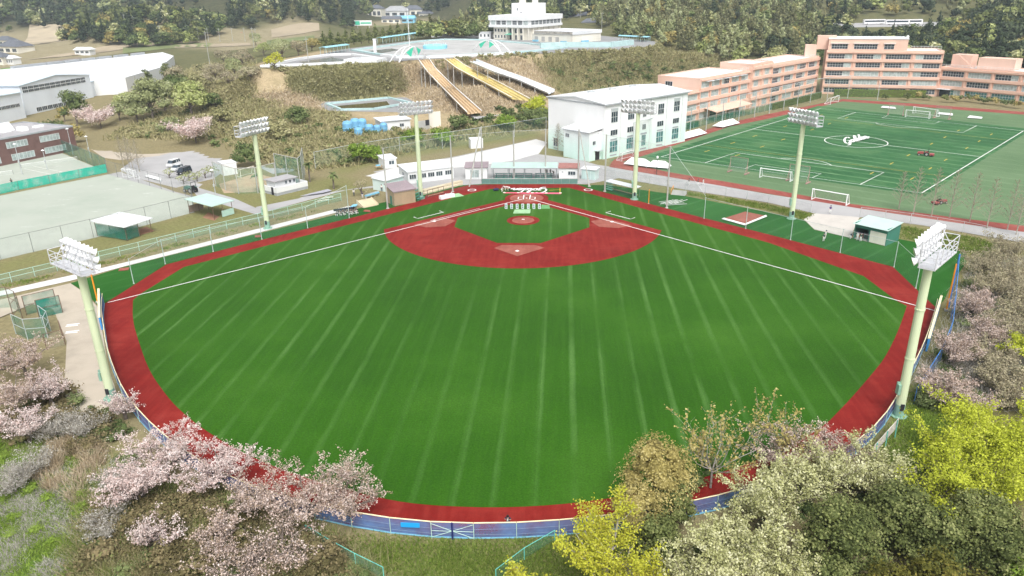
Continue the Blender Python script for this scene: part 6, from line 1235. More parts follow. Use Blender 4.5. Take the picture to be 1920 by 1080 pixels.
def tractor(label, base, rz, paint, tail=True, s_=1.0):
    t = thing('field_tractor', label, 'tractor', base, rz); t.scale = (s_,)*3
    MB().extr([(0.15, 0.55), (1.7, 0.55), (1.75, 0.9), (1.5, 1.15), (0.15, 1.2)], 'y', -0.42, 0.42).build('hood', paint, t); MB().box(-1.0, 0.2, -0.45, 0.45, 0.5, 0.85).build('chassis', DARK, t); MB().box(-0.9, -0.4, -0.3, 0.3, 0.86, 1.0).box(-0.95, -0.82, -0.3, 0.3, 1.0, 1.5).build('seat', DARK, t)
    MB().tube((0.1, 0, 1.1), (-0.2, 0, 1.45), 0.03, n=5).build('steering_column', DARK, t); MB().path([(-1.0, -0.5, 0.8), (-1.0, -0.5, 2.2), (-1.0, 0.5, 2.2), (-1.0, 0.5, 0.8)], 0.05, 5).build('roll_bar', DARK, t)
    for y in (-0.6, 0.6): wheel(t, -0.65, y, 0.55, 0.32); wheel(t, 1.25, y, 0.36, 0.24); MB().box(-1.15, -0.1, y-0.2, y+0.2, 1.12, 1.18).build('fender', paint, t)
    if tail: MB().box(-2.6, -1.4, -0.9, 0.9, 0.35, 0.8).build('brush_box', paint, t); MB().tube((-2.0, -1.0, 0.3), (-2.0, 1.0, 0.3), 0.28, n=10).build('roller', DARK, t); MB().box(-1.42, -0.98, -0.1, 0.1, 0.5, 0.6).build('hitch', DARK, t)
REDP = mat('red_machine_paint', (0.34, 0.07, 0.07), 0.4, 0.08, spec=0.4); GRNP = mat('green_machine_paint', (0.05, 0.16, 0.12), 0.5, 0.08)
tractor('red tractor with a dark brush attachment on the soccer pitch', G(1732, 292), R(155), REDP, True, 1.0); tractor('small red mower parked on the pale turf by the bare trees', G(1764, 382), R(20), REDP, True, 0.8); tractor('dark green utility cart on the lane by the practice court', G(359, 361), R(150), GRNP, False, 1.3)
def bus(label, base, rz, L=11.5):
    t = thing('parked_bus', label, 'bus', base, rz, 'white buses parked among the trees'); MB().extr([(-L/2, 0.5), (L/2, 0.5), (L/2, 2.0), (L/2-0.3, 3.3), (-L/2, 3.3)], 'y', -1.25, 1.25).build('body', CW, t)
    for y in (-1.27, 1.22): MB().box(-L/2+0.4, L/2-1.0, y, y+0.05, 1.55, 2.6).build('window', GLD, t)
    MB().box(L/2-0.12, L/2+0.02, -1.1, 1.1, 1.4, 2.5).build('windscreen', GLD, t)
    for x in (-L/2+2.4, L/2-2.4):
        for y in (-1.1, 1.1): wheel(t, x, y, 0.5, 0.3)
for lab, px, py, rz in (('white bus in the clearing above the school, left one', 1562, 27, 6), ('white bus in the clearing above the school, front middle one', 1600, 28, -4), ('white bus in the clearing above the school, right one', 1622, 25, 4)):
    p = DP(px, 596+4*(rz > 0), 0); bus(lab, (p.x, p.y, BUSZ+0.1), R(rz), 15)
pc = DP(1600, 602, 0); sheet('bus_yard', [(pc.x-40, pc.y-30), (pc.x+40, pc.y-30), (pc.x+40, pc.y+26), (pc.x-40, pc.y+26)], BUSZ+0.05, ASPH)
# ================================================================== people
SKIN = mat('skin', (0.50, 0.32, 0.22), 0.6, 0.05); NAVY = mat('navy_cloth', (0.02, 0.03, 0.07), 0.85, 0.1); WCLOTH = mat('white_cloth', (0.74, 0.74, 0.72), 0.85, 0.05); GRNC = mat('dark_green_cloth', (0.02, 0.06, 0.05), 0.85, 0.1); PURP = mat('purple_cloth', (0.06, 0.03, 0.20), 0.85, 0.1); JEAN = mat('teal_trousers', (0.05, 0.17, 0.24), 0.85, 0.1); BLACKC = mat('black_cloth', (0.015, 0.015, 0.018), 0.85, 0.1); HAIR = mat('dark_hair', (0.02, 0.015, 0.012), 0.7, 0.1)
POSES = {
 'stand': dict(pel=(0, 0, 0.95), chest=(0, 0.0, 1.32), neck=(0, 0, 1.48), head=(0, -0.02, 1.64), kL=(0.11, -0.02, 0.5), aL=(0.12, 0, 0.08), kR=(-0.11, -0.02, 0.5), aR=(-0.13, 0.02, 0.08), eL=(0.27, 0.02, 1.12), hL=(0.26, -0.08, 0.86), eR=(-0.27, 0.02, 1.12), hR=(-0.26, -0.08, 0.86)),
 'walk': dict(pel=(0, 0, 0.94), chest=(0, -0.04, 1.31), neck=(0, -0.06, 1.47), head=(0, -0.09, 1.62), kL=(0.10, -0.2, 0.52), aL=(0.11, -0.28, 0.10), kR=(-0.10, 0.05, 0.50), aR=(-0.11, 0.36, 0.16), eL=(0.27, 0.12, 1.12), hL=(0.26, 0.12, 0.86), eR=(-0.27, -0.14, 1.13), hR=(-0.24, -0.34, 1.0)),
 'bend': dict(pel=(0, 0.15, 0.80), chest=(0, -0.18, 1.05), neck=(0, -0.33, 1.10), head=(0, -0.47, 1.10), kL=(0.13, -0.12, 0.45), aL=(0.15, 0.05, 0.08), kR=(-0.13, -0.15, 0.45), aR=(-0.16, 0.0, 0.08), eL=(0.26, -0.34, 0.82), hL=(0.20, -0.46, 0.55), eR=(-0.26, -0.34, 0.82), hR=(-0.20, -0.5, 0.52)),
 'sit': dict(pel=(0, 0.1, 0.22), chest=(0, 0.05, 0.60), neck=(0, 0.0, 0.78), head=(0, -0.05, 0.93), kL=(0.20, -0.32, 0.48), aL=(0.18, -0.55, 0.10), kR=(-0.20, -0.32, 0.48), aR=(-0.18, -0.55, 0.10), eL=(0.30, -0.1, 0.46), hL=(0.20, -0.34, 0.50), eR=(-0.30, -0.1, 0.46), hR=(-0.20, -0.34, 0.50)),
 'lean': dict(pel=(0, 0.28, 0.92), chest=(0, 0.08, 1.27), neck=(0, 0.0, 1.43), head=(0, -0.06, 1.58), kL=(0.10, 0.34, 0.50), aL=(0.12, 0.46, 0.08), kR=(-0.10, 0.26, 0.50), aR=(-0.12, 0.22, 0.08), eL=(0.30, -0.02, 1.24), hL=(0.16, -0.26, 1.42), eR=(-0.30, -0.02, 1.24), hR=(-0.16, -0.26, 1.42))}
def body_mesh(pose):
    J = POSES[pose]; V = lambda k: Vector(J[k])
    sh = {s: V('chest')+Vector((0.185*x, 0, 0.10)) for s, x in (('L', 1), ('R', -1))}; hp_ = {s: V('pel')+Vector((0.10*x, 0, -0.04)) for s, x in (('L', 1), ('R', -1))}
    vs = []; es = []; rad = []; cls = []
    def add(p, r, c, par=None):
        vs.append(p); rad.append(r); cls.append(c)
        if par is not None: es.append((par, len(vs)-1))
        return len(vs)-1
    p0 = add(V('pel'), (0.15, 0.11), 1); ab = add((V('pel')+V('chest'))/2, (0.135, 0.10), 2, p0); ch = add(V('chest'), (0.16, 0.11), 2, ab); nk = add(V('neck'), (0.06, 0.06), 0, ch); hd0 = add(V('neck')*0.55+V('head')*0.45, (0.085, 0.09), 0, nk); hd = add(V('head'), (0.10, 0.11), 0, hd0); tp = add(V('head')+Vector((0, 0.01, 0.09)), (0.075, 0.085), 3, hd)
    for s in 'LR':
        a = add(sh[s], (0.07, 0.07), 2, ch); e = add(V('e'+s), (0.048, 0.048), 2, a); w_ = add(V('h'+s)*0.85+V('e'+s)*0.15, (0.032, 0.036), 0, e); h_ = add(V('h'+s)+(V('h'+s)-V('e'+s)).normalized()*0.07, (0.03, 0.04), 0, w_)
        q = add(hp_[s], (0.095, 0.095), 1, p0); k = add(V('k'+s), (0.062, 0.062), 1, q); an = add(V('a'+s), (0.042, 0.045), 1, k); add(V('a'+s)+Vector((0, -0.16, -0.04)), (0.035, 0.03), 4, an)
    me = bpy.data.meshes.new('person'); me.from_pydata(vs, es, []); o = bpy.data.objects.new('person', me); COL.objects.link(o)
    sk = o.modifiers.new('s', 'SKIN'); sk.use_smooth_shade = True; su = o.modifiers.new('u', 'SUBSURF'); su.levels = 1; su.render_levels = 1
    for i, r_ in enumerate(rad): me.skin_vertices[0].data[i].radius = r_
    me.skin_vertices[0].data[0].use_root = True
    dg = bpy.context.evaluated_depsgraph_get(); m2 = bpy.data.meshes.new_from_object(o.evaluated_get(dg)); bpy.data.objects.remove(o)
    A = [(vs[a], vs[b], cls[b]) for a, b in es]; mi = []
    for pl in m2.polygons:
        c = pl.center; best = (1e9, 0)
        for a, b, cl in A:
            d = b-a; t_ = max(0, min(1, (c-a).dot(d)/max(d.length_squared, 1e-9))); dd = (c-(a+d*t_)).length
            if dd < best[0]: best = (dd, cl)
        mi.append(best[1])
    m2.polygons.foreach_set('material_index', mi); return m2
BODY = {k: body_mesh(k) for k in POSES}; _pm = {}
def person(label, loc, rz, pose, shirt, trousers, cap=None, group=None, s_=1.0, hat=True):
    k = (pose, shirt.name, trousers.name, (cap or HAIR).name)
    if k not in _pm:
        m_ = BODY[pose].copy(); m_.materials.clear()
        for q in (SKIN, trousers, shirt, cap or HAIR, BLACKC): m_.materials.append(q)
        m_.polygons.foreach_set('material_index', [p.material_index for p in BODY[pose].polygons]); _pm[k] = m_
    o = inst('person', _pm[k], None, loc, (0, 0, rz), s_); tag(o, label, 'person', group)
    h = Vector(POSES[pose]['head']); c_ = MB()
    if cap: c_.lathe([(0.125, 0.02), (0.125, 0.09), (0.09, 0.15), (0.02, 0.17)], 10, Matrix.Translation(h)).box(-0.09, 0.09, -0.24, -0.1, 0.03, 0.05, Matrix.Translation(h)); c_.build('cap', cap, o)
    else: c_.lathe([(0.118, -0.02), (0.125, 0.06), (0.10, 0.13), (0.02, 0.16)], 10, Matrix.Translation(h+Vector((0, 0.02, 0)))); c_.build('hair', HAIR, o)
    return o
pf_ = Vector((3.75, -118.05, 0)); person('person in dark jacket and white shirt leaning on the outfield fence', pf_+Vector((0, 0.55, 0)), R(-3), 'lean', NAVY, JEAN)
sh_ = MB().cbox((0, -0.13, 1.26), (0.12, 0.03, 0.25)).build('shirt_front', WCLOTH, bpy.data.objects['person'])
for lab, px, py, rz, pose, a_, b_, c_ in [
    ('person in dark top and white trousers crouching left behind home plate', 941, 361, 60, 'bend', WCLOTH, WCLOTH, NAVY), ('person in white cap bending over the banner behind home plate', 948, 358, -80, 'bend', WCLOTH, WCLOTH, WCLOTH), ('person in white kneeling at the left end of the banner', 953, 358.5, -60, 'bend', WCLOTH, WCLOTH, WCLOTH), ('person in white leaning forward rightmost of the group at the banner', 956, 359.5, -100, 'bend', WCLOTH, NAVY, WCLOTH),
    ('person in dark green shirt and white trousers standing on the right foul turf', 1543.5, 453.5, 20, 'stand', GRNC, WCLOTH, NAVY), ('person in white walking just behind the one in dark green', 1547, 448.5, 60, 'stand', WCLOTH, WCLOTH, NAVY),
    ('person in navy shirt bending at the left post of the green shed', 1594, 449, 40, 'bend', NAVY, WCLOTH, NAVY), ('person in white with navy cap at the mouth of the green shed', 1607, 451.5, 10, 'stand', WCLOTH, WCLOTH, NAVY), ('person in dark shirt with back turned at the green shed', 1613, 453.5, 190, 'stand', GRNC, WCLOTH, NAVY),
    ('person in purple shirt and white trousers on the service road', 1556, 400.5, 0, 'stand', PURP, WCLOTH, NAVY),
    ('person in white running on the service road, left of three', 1291, 348, 70, 'walk', GRNC, WCLOTH, NAVY), ('person in white running on the service road, middle of three', 1308, 349, 70, 'walk', GRNC, WCLOTH, NAVY), ('person in white running on the service road, right of three', 1318, 348, 80, 'walk', WCLOTH, WCLOTH, NAVY),
    ('person in black standing under the stand roof, left of three', 1025.5, 328.5, 0, 'stand', BLACKC, BLACKC, None), ('person in black standing under the stand roof, middle of three', 1032, 328.5, 20, 'stand', BLACKC, BLACKC, None), ('person in black standing under the stand roof, right of three', 1038, 328.5, -30, 'bend', BLACKC, BLACKC, None),
    ('person with dark hair standing on the path above the stair', 664, 368, 10, 'stand', WCLOTH, NAVY, None), ('person in navy standing beside the bush above the stair', 680, 372, 0, 'stand', NAVY, WCLOTH, NAVY), ('person in white standing at the corner of the mint storage unit', 716, 359, 0, 'stand', WCLOTH, NAVY, None), ('person in black on the tennis court near the teal screen', 23, 347, 30, 'walk', BLACKC, BLACKC, None)]:
    p = G(px, py); person(lab, (p.x, p.y, 0.06), R(rz), pose, a_, b_, c_)
rd = random.Random(11)
for k in range(16):
    px = 632+k*2.6; py = 401.5-k*0.25+(3.6 if k % 3 == 0 else 0); p = G(px, py); col = (NAVY, GRNC, WCLOTH)[k % 3 if k % 4 else 2]
    person('seated player in dark cap and white trousers in the squad on the left turf', (p.x, p.y, 0.03), R(rd.uniform(-40, 60)), 'sit', (NAVY, GRNC)[k % 2], WCLOTH, NAVY, 'seated squad on the left foul turf')
for k in range(9):
    p = G(629+k*4.2, 399-k*0.55-3.2); t = thing('equipment_bag', 'black equipment bag in the row behind the seated squad', 'bag', (p.x, p.y, 0.02), R(20+k*9), 'bags behind the seated squad'); MB().lathe([(0.02, -0.45), (0.2, -0.42), (0.24, 0), (0.2, 0.42), (0.02, 0.45)], 8, Matrix.Translation((0, 0, 0.22)) @ Matrix.Rotation(R(90), 4, 'Y')).build('bag_body', BLACKC, t); MB().path([(-0.2, 0, 0.44), (0, 0, 0.56), (0.2, 0, 0.44)], 0.025, 4).build('handle', BLACKC, t)
p = G(930, 358); t = thing('equipment_bag', 'navy equipment bag on the turf left of the banner crew', 'bag', (p.x, p.y, 0.05), 0.3); MB().lathe([(0.02, -0.7), (0.3, -0.65), (0.36, 0), (0.3, 0.65), (0.02, 0.7)], 8, Matrix.Translation((0, 0, 0.3)) @ Matrix.Rotation(R(90), 4, 'Y')).build('bag_body', NAVY, t); MB().path([(-0.3, 0, 0.64), (0, 0, 0.8), (0.3, 0, 0.64)], 0.03, 4).build('handle', BLACKC, t)
a, b = G(654, 389.5), G(672, 384); mat_sheet('light blue tarp by the foot of the bank left of the stair', [(655, 391), (668, 388.5), (673, 384), (662, 385.5)], SKYB, 0.25, 'tarp', 'blue_tarp')
# ================================================================== vegetation
def add_tint(me, tint):
    a = me.attributes.new('tint', 'FLOAT', 'FACE'); a.data.foreach_set('value', np.ascontiguousarray(np.clip(tint, 0, 1), dtype=np.float32))
def unit(v): return v/np.maximum(np.linalg.norm(v, axis=1, keepdims=True), 1e-9)
def leaf_quads(P_, N_, S_, rg, fold=0.25, aspect=0.7):
    """one rhombic leaf (or leaf spray) per point, roughly facing N_"""
    n = len(P_); r = unit(rg.normal(size=(n, 3))); u = unit(np.cross(N_, r)); v = np.cross(unit(N_), u); S_ = np.asarray(S_).reshape(-1, 1)
    V = np.stack([P_-u*S_, P_-v*S_*aspect+N_*S_*fold*0.3, P_+u*S_, P_+v*S_*aspect-N_*S_*fold*0.3], 1).reshape(-1, 3)
    return V, np.arange(4*n).reshape(n, 4)
def crown_pts(lobes, rg, per_area, jit=0.16):
    """points spread over the outside of a set of ellipsoid lobes, hidden inner ones dropped"""
    C = np.array([l[0] for l in lobes]); Rr = np.array([l[1] for l in lobes]); P_ = []; N_ = []; L_ = []
    for k in range(len(lobes)):
        n = max(6, int(per_area*(Rr[k].prod())**(2/3)*12)); d = unit(rg.normal(size=(n, 3))); d[:, 2] = np.where(d[:, 2] < -0.35, -d[:, 2], d[:, 2]); d = unit(d)
        rad = 1+rg.normal(size=(n, 1))*jit-0.05; p = C[k]+d*Rr[k]*rad; nn = unit(d/Rr[k])
        keep = np.ones(n, bool)
        for j in range(len(lobes)):
            if j != k: keep &= (((p-C[j])/Rr[j])**2).sum(1) > 0.72
        P_.append(p[keep]); N_.append(nn[keep]); L_.append(np.full(keep.sum(), k))
    return np.concatenate(P_), np.concatenate(N_), np.concatenate(L_)
_ico = None
def ico(sub=1):
    global _ico
    if _ico is None:
        bm = bmesh.new(); bmesh.ops.create_icosphere(bm, subdivisions=sub, radius=1); bm.verts.ensure_lookup_table()
        _ico = (np.array([v.co[:] for v in bm.verts]), np.array([[v.index for v in f.verts] for f in bm.faces])); bm.free()
    return _ico
def round_lobes(rg, H, Rd, n, base=0.25, flat=0.75, q0=0.30, q1=0.46):
    """a broad crown from n overlapping lobes, apex at H"""
    out = [(np.array([0, 0, H*(base+0.42)]), np.array([Rd*0.62, Rd*0.62, H*0.34]))]
    for k in range(n):
        a = k*2.4+rg.uniform(-0.4, 0.4); t = rg.uniform(0, 1); rr = Rd*(0.72-0.42*t); z = H*(base+0.16+0.55*t); q = Rd*rg.uniform(q0, q1)
        out.append((np.array([rr*math.cos(a), rr*math.sin(a), z]), np.array([q, q, q*flat])))
    return out
def plume_lobes(rg, H, Rd, n):
    out = []
    for k in range(n):
        t = (k+0.5)/n; a = rg.uniform(0, 6.28); out.append((np.array([Rd*0.35*math.cos(a)*(1-t*0.3), Rd*0.35*math.sin(a)*(1-t*0.3), H*(0.22+0.74*t)]), np.array([Rd*(0.75-0.5*t), Rd*(0.75-0.5*t), H*0.16])))
    return out
def cone_lobes(rg, H, Rd, n):
    out = []
    for k in range(n):
        t = (k+0.5)/n; a = rg.uniform(0, 6.28); r = Rd*(1-t)*0.9+0.25; out.append((np.array([0.2*Rd*math.cos(a)*(1-t), 0.2*Rd*math.sin(a)*(1-t), H*(0.12+0.86*t)]), np.array([r, r, H*0.9/n])))
    return out
def crown_arrays(lobes, rg, dens, leaf, core=True, tiltup=0.25, jit=0.16, fold=0.3, nj=0.42):
    P_, N_, L_ = crown_pts(lobes, rg, dens, jit); N2 = unit(N_+rg.normal(size=N_.shape)*nj+np.array([0, 0, tiltup]))
    V, F = leaf_quads(P_, N2, leaf*rg.uniform(0.65, 1.35, len(P_)), rg, fold)
    lt = rg.uniform(0.2, 0.8, len(lobes)); tint = np.clip(lt[L_]+rg.normal(size=len(P_))*0.20, 0, 1)
    if core:
        iv, if_ = ico(); k = len(iv); Vs = [V]; Fs = [F]; ts = [tint]; o = len(V)
        for i, (c, r) in enumerate(lobes):
            Vs.append(c+iv*r*0.62*(1+rg.normal(size=(k, 1))*0.07)); q = np.concatenate([if_, if_[:, 2:3]], 1)+o; Fs.append(q); ts.append(np.full(len(q), lt[i]*0.8)); o += k
        V = np.concatenate(Vs); F = np.concatenate(Fs); tint = np.concatenate(ts)
    return V, F, tint
def veg_mesh(name, V, F, tint, mats, mi=None):
    me = bpy.data.meshes.new(name)
    tri = F[:, 2] == F[:, 3] if F.shape[1] == 4 else np.zeros(len(F), bool)
    order = np.concatenate([np.where(~tri)[0], np.where(tri)[0]]); nq = int((~tri).sum()); nt_ = int(tri.sum())
    loops = np.concatenate([F[~tri].ravel(), F[tri][:, :3].ravel()]) if nt_ else F.ravel()
    starts = np.concatenate([np.arange(nq)*4, nq*4+np.arange(nt_)*3])
    me.vertices.add(len(V)); me.vertices.foreach_set('co', np.ascontiguousarray(V, dtype=np.float32).ravel())
    me.loops.add(len(loops)); me.loops.foreach_set('vertex_index', np.ascontiguousarray(loops, dtype=np.int32))
    me.polygons.add(len(F)); me.polygons.foreach_set('loop_start', np.ascontiguousarray(starts, dtype=np.int32))
    for m_ in (mats if isinstance(mats, (list, tuple)) else [mats]): me.materials.append(m_)
    if mi is not None: me.polygons.foreach_set('material_index', np.ascontiguousarray(np.asarray(mi)[order], dtype=np.int32))
    me.update(calc_edges=True); add_tint(me, np.asarray(tint)[order]); return me
# ---- branch skeletons
def skeleton(rd, H, trunk_h, spread, levels=3, nch=(5, 4, 4), up=0.35, r0=0.22, lean=(0, 0), drop=0.62):
    segs = []
    def branch(p, d, L, r, lev):
        n_ = 3; q = p
        for i in range(n_):
            d = (d+Vector((rd.gauss(0, .16), rd.gauss(0, .16), rd.gauss(0.04, .10)))).normalized(); e = q+d*L/n_; ra = r*(1-0.5*i/n_); rb = r*(1-0.5*(i+1)/n_)
            segs.append((q, e, ra, rb, lev)); q0 = q; q = e
            if lev < levels:
                for c in range(max(1, nch[min(lev, len(nch)-1)]//n_+(1 if rd.random() < 0.5 else 0))):
                    a = rd.uniform(0, 6.283); side = Vector((math.cos(a), math.sin(a), 0)); nd = (d*0.55+side*spread+Vector((0, 0, up*rd.uniform(0.2, 1)))).normalized()
                    branch(q0+(q-q0)*rd.uniform(0.4, 1), nd, L*drop*rd.uniform(0.75, 1.15), rb*0.62, lev+1)
    d0 = Vector((lean[0], lean[1], 1)).normalized(); tp = d0*trunk_h; segs.append((Vector((0, 0, -0.6)), tp, r0*1.25, r0, 0))
    k = nch[0]
    for i in range(k):
        a = i*6.283/k+rd.uniform(-.4, .4); branch(tp*rd.uniform(0.8, 1.0), Vector((math.cos(a)*spread*1.3, math.sin(a)*spread*1.3, rd.uniform(0.35, 1.0))).normalized(), (H-trunk_h)*rd.uniform(0.55, 0.8), r0*0.62, 1)
    return segs
def branch_mesh(name, segs, m, minr=0.012):
    b = MB()
    for p, q, ra, rb, lev in segs:
        if lev < 3: b.tube(p, q, max(ra, minr), max(rb, minr), 6 if lev == 0 else 4, cap=False)
        else:      # twigs: two crossed slivers
            d = (q-p).normalized(); s = d.cross(Vector((0.3, 0.5, 0.81))).normalized()*max(ra, minr)*1.2
            b.add([p-s, p+s, q], [(0, 1, 2)]); s = d.cross(s); b.add([p-s, p+s, q], [(0, 1, 2)])
    me = bpy.data.meshes.new(name); me.from_pydata(b.v, [], b.f); me.materials.append(m); me.update(); return me
BARK = mat('bark', (0.17, 0.14, 0.12), 0.95, 0.2, 1.5); BARKG = mat('grey_bark', (0.36, 0.33, 0.30), 0.95, 0.12, 1.5); TWIG = mat('bare_twigs', (0.34, 0.31, 0.25), 0.95, 0.12, 1.0)
F_CHERRY = foliage('cherry_blossom', [(0.46, 0.32, 0.26), (0.68, 0.54, 0.51), (0.80, 0.70, 0.67), (0.84, 0.78, 0.76)], 0.8, 0.25)
F_CHERRY2 = foliage('fading_blossom', [(0.28, 0.21, 0.12), (0.46, 0.35, 0.28), (0.64, 0.52, 0.47), (0.78, 0.69, 0.65)], 0.8, 0.2)
F_YELLOW = foliage('spring_yellow_leaf', [(0.36, 0.30, 0.06), (0.46, 0.46, 0.05), (0.54, 0.56, 0.06), (0.60, 0.61, 0.12)], 0.7, 0.3)
F_LIME = foliage('lime_leaf', [(0.34, 0.38, 0.04), (0.46, 0.51, 0.05), (0.53, 0.58, 0.06), (0.59, 0.62, 0.12)], 0.7, 0.3)
F_OCHRE = foliage('ochre_leaf', [(0.17, 0.15, 0.06), (0.32, 0.27, 0.09), (0.43, 0.36, 0.13), (0.53, 0.46, 0.21)], 0.8, 0.2)
F_PALE = foliage('pale_blossom_leaf', [(0.18, 0.19, 0.06), (0.42, 0.43, 0.19), (0.60, 0.60, 0.34), (0.72, 0.71, 0.50)], 0.8, 0.2)
F_DARK = foliage('evergreen_leaf', [(0.050, 0.066, 0.020), (0.100, 0.124, 0.038), (0.165, 0.19, 0.062), (0.26, 0.275, 0.11)], 0.6, 0.1)
F_CEDAR = foliage('cedar_leaf', [(0.05, 0.055, 0.012), (0.10, 0.10, 0.02), (0.16, 0.15, 0.03), (0.24, 0.19, 0.05)], 0.8, 0.1)
F_MID = foliage('mid_green_leaf', [(0.06, 0.09, 0.03), (0.11, 0.15, 0.05), (0.165, 0.21, 0.075), (0.24, 0.28, 0.12)], 0.7, 0.15)
F_BRIGHT = foliage('bright_green_leaf', [(0.10, 0.17, 0.02), (0.16, 0.25, 0.03), (0.22, 0.32, 0.05), (0.28, 0.38, 0.08)], 0.7, 0.2)
F_SAGE = foliage('sage_leaf', [(0.18, 0.20, 0.09), (0.28, 0.31, 0.14), (0.37, 0.40, 0.20), (0.46, 0.48, 0.29)], 0.8, 0.15)
F_FOREST = foliage('forest_leaf', [(0.016, 0.028, 0.014), (0.034, 0.052, 0.026), (0.060, 0.082, 0.042), (0.10, 0.125, 0.065)], 0.7, 0.1)
F_OLIVE = foliage('olive_scrub_leaf', [(0.20, 0.20, 0.09), (0.29, 0.28, 0.13), (0.37, 0.35, 0.18), (0.44, 0.41, 0.24)], 0.9, 0.15)
F_SAGEL = foliage('pale_lime_leaf', [(0.22, 0.26, 0.08), (0.33, 0.38, 0.13), (0.42, 0.46, 0.18), (0.50, 0.52, 0.26)], 0.8, 0.2)
F_BRUSH = foliage('brushwood_leaf', [(0.09, 0.08, 0.035), (0.16, 0.135, 0.065), (0.25, 0.20, 0.11), (0.17, 0.18, 0.07)], 0.9, 0.1)
F_BAMBOO = foliage('bamboo_leaf', [(0.075, 0.085, 0.038), (0.14, 0.148, 0.066), (0.205, 0.205, 0.098), (0.29, 0.28, 0.155)], 0.8, 0.15)
F_SCRUB = foliage('scrub_leaf', [(0.20, 0.19, 0.085), (0.30, 0.28, 0.135), (0.40, 0.35, 0.20), (0.27, 0.30, 0.115)], 0.9, 0.1)
F_STRAW = foliage('dry_grass', [(0.34, 0.27, 0.17), (0.45, 0.36, 0.24), (0.53, 0.44, 0.31), (0.62, 0.54, 0.42)], 0.9, 0.2)
F_GREY = foliage('grey_vines', [(0.24, 0.22, 0.19), (0.34, 0.32, 0.28), (0.44, 0.42, 0.38), (0.55, 0.53, 0.49)], 0.9, 0.1)
F_GRASS = foliage('grass_blade', [(0.08, 0.13, 0.02), (0.13, 0.20, 0.03), (0.19, 0.26, 0.05), (0.28, 0.28, 0.10)], 0.8, 0.2)
F_TWIGB = foliage('twig_haze', [(0.22, 0.19, 0.13), (0.31, 0.27, 0.18), (0.39, 0.35, 0.23), (0.41, 0.39, 0.22)], 0.9, 0.1)
# ---- near trees: each its own growth
def blossom_tree(label, base, H, spread, seed, fm, nleaf, leaf, sig, trunk_h=None, name='cherry_tree', cat='tree', group=None, levels=3, nch=(6, 5, 4), up=0.3, bark=BARK, minlev=2, lean=(0, 0), stretch=1.0, r0=0.2, zmin=0.0):
    rd = random.Random(seed); rg = np.random.default_rng(seed); sg = skeleton(rd, H, trunk_h or H*0.3, spread, levels, nch, up, r0, lean)
    base = Vector(base); t = thing(name, label, cat, base, 0, group)
    if stretch != 1.0: sg = [(Vector((p.x*stretch, p.y*stretch, p.z)), Vector((q.x*stretch, q.y*stretch, q.z)), a, b, l) for p, q, a, b, l in sg]
    o = bpy.data.objects.new('trunk', branch_mesh('trunk', sg, bark)); COL.objects.link(o); o.parent = t
    tip = [s for s in sg if s[4] >= minlev and s[1].z >= zmin*H]; w_ = np.array([(s[1]-s[0]).length*(1.6 if s[4] == levels else 0.7) for s in tip]); idx = rg.choice(len(tip), nleaf, p=w_/w_.sum())
    A = np.array([s[0][:] for s in tip])[idx]; B = np.array([s[1][:] for s in tip])[idx]; P_ = A+(B-A)*rg.random((nleaf, 1))+rg.normal(size=(nleaf, 3))*sig
    st = rg.uniform(0.05, 0.95, len(tip)); tint = st[idx]*0.65+rg.random(nleaf)*0.45-0.05
    N_ = unit(rg.normal(size=(nleaf, 3))*0.8+np.array([0, 0, 0.7])); V, F = leaf_quads(P_, N_, leaf*rg.uniform(0.6, 1.3, nleaf), rg)
    o = bpy.data.objects.new('crown', veg_mesh('crown', V, F, tint, fm)); COL.objects.link(o); o.parent = t
    return t
def lobed_tree(label, base, H, Rd, seed, fm, dens, leaf, n=9, kind='round', name='broadleaf_tree', cat='tree', group=None, trunk=True, bark=BARK, base_f=0.18, core=True, jit=0.16, flat=0.75):
    rg = np.random.default_rng(seed); lb = {'round': lambda: round_lobes(rg, H, Rd, n, base_f, flat, *((0.30, 0.46) if n < 30 else (0.19, 0.31))), 'plume': lambda: plume_lobes(rg, H, Rd, n), 'cone': lambda: cone_lobes(rg, H, Rd, n)}[kind]()
    t = thing(name, label, cat, Vector(base), 0, group); V, F, ti = crown_arrays(lb, rg, dens, leaf, core, jit=jit)
    o = bpy.data.objects.new('crown', veg_mesh('crown', V, F, ti, fm)); COL.objects.link(o); o.parent = t
    if trunk:
        b = MB(); b.tube((0, 0, -0.6), (0, 0, H*0.5), Rd*0.06+0.06, Rd*0.03+0.03, 7)
        for c, r in lb[1:7]: b.tube((0, 0, H*0.25), Vector(c), Rd*0.03+0.02, 0.03, 5)
        b.build('trunk', bark, t)
    return t
def at_c(px, py, zc): p = G(px, py, zc); return Vector((p.x, p.y, gz(p.x, p.y)))
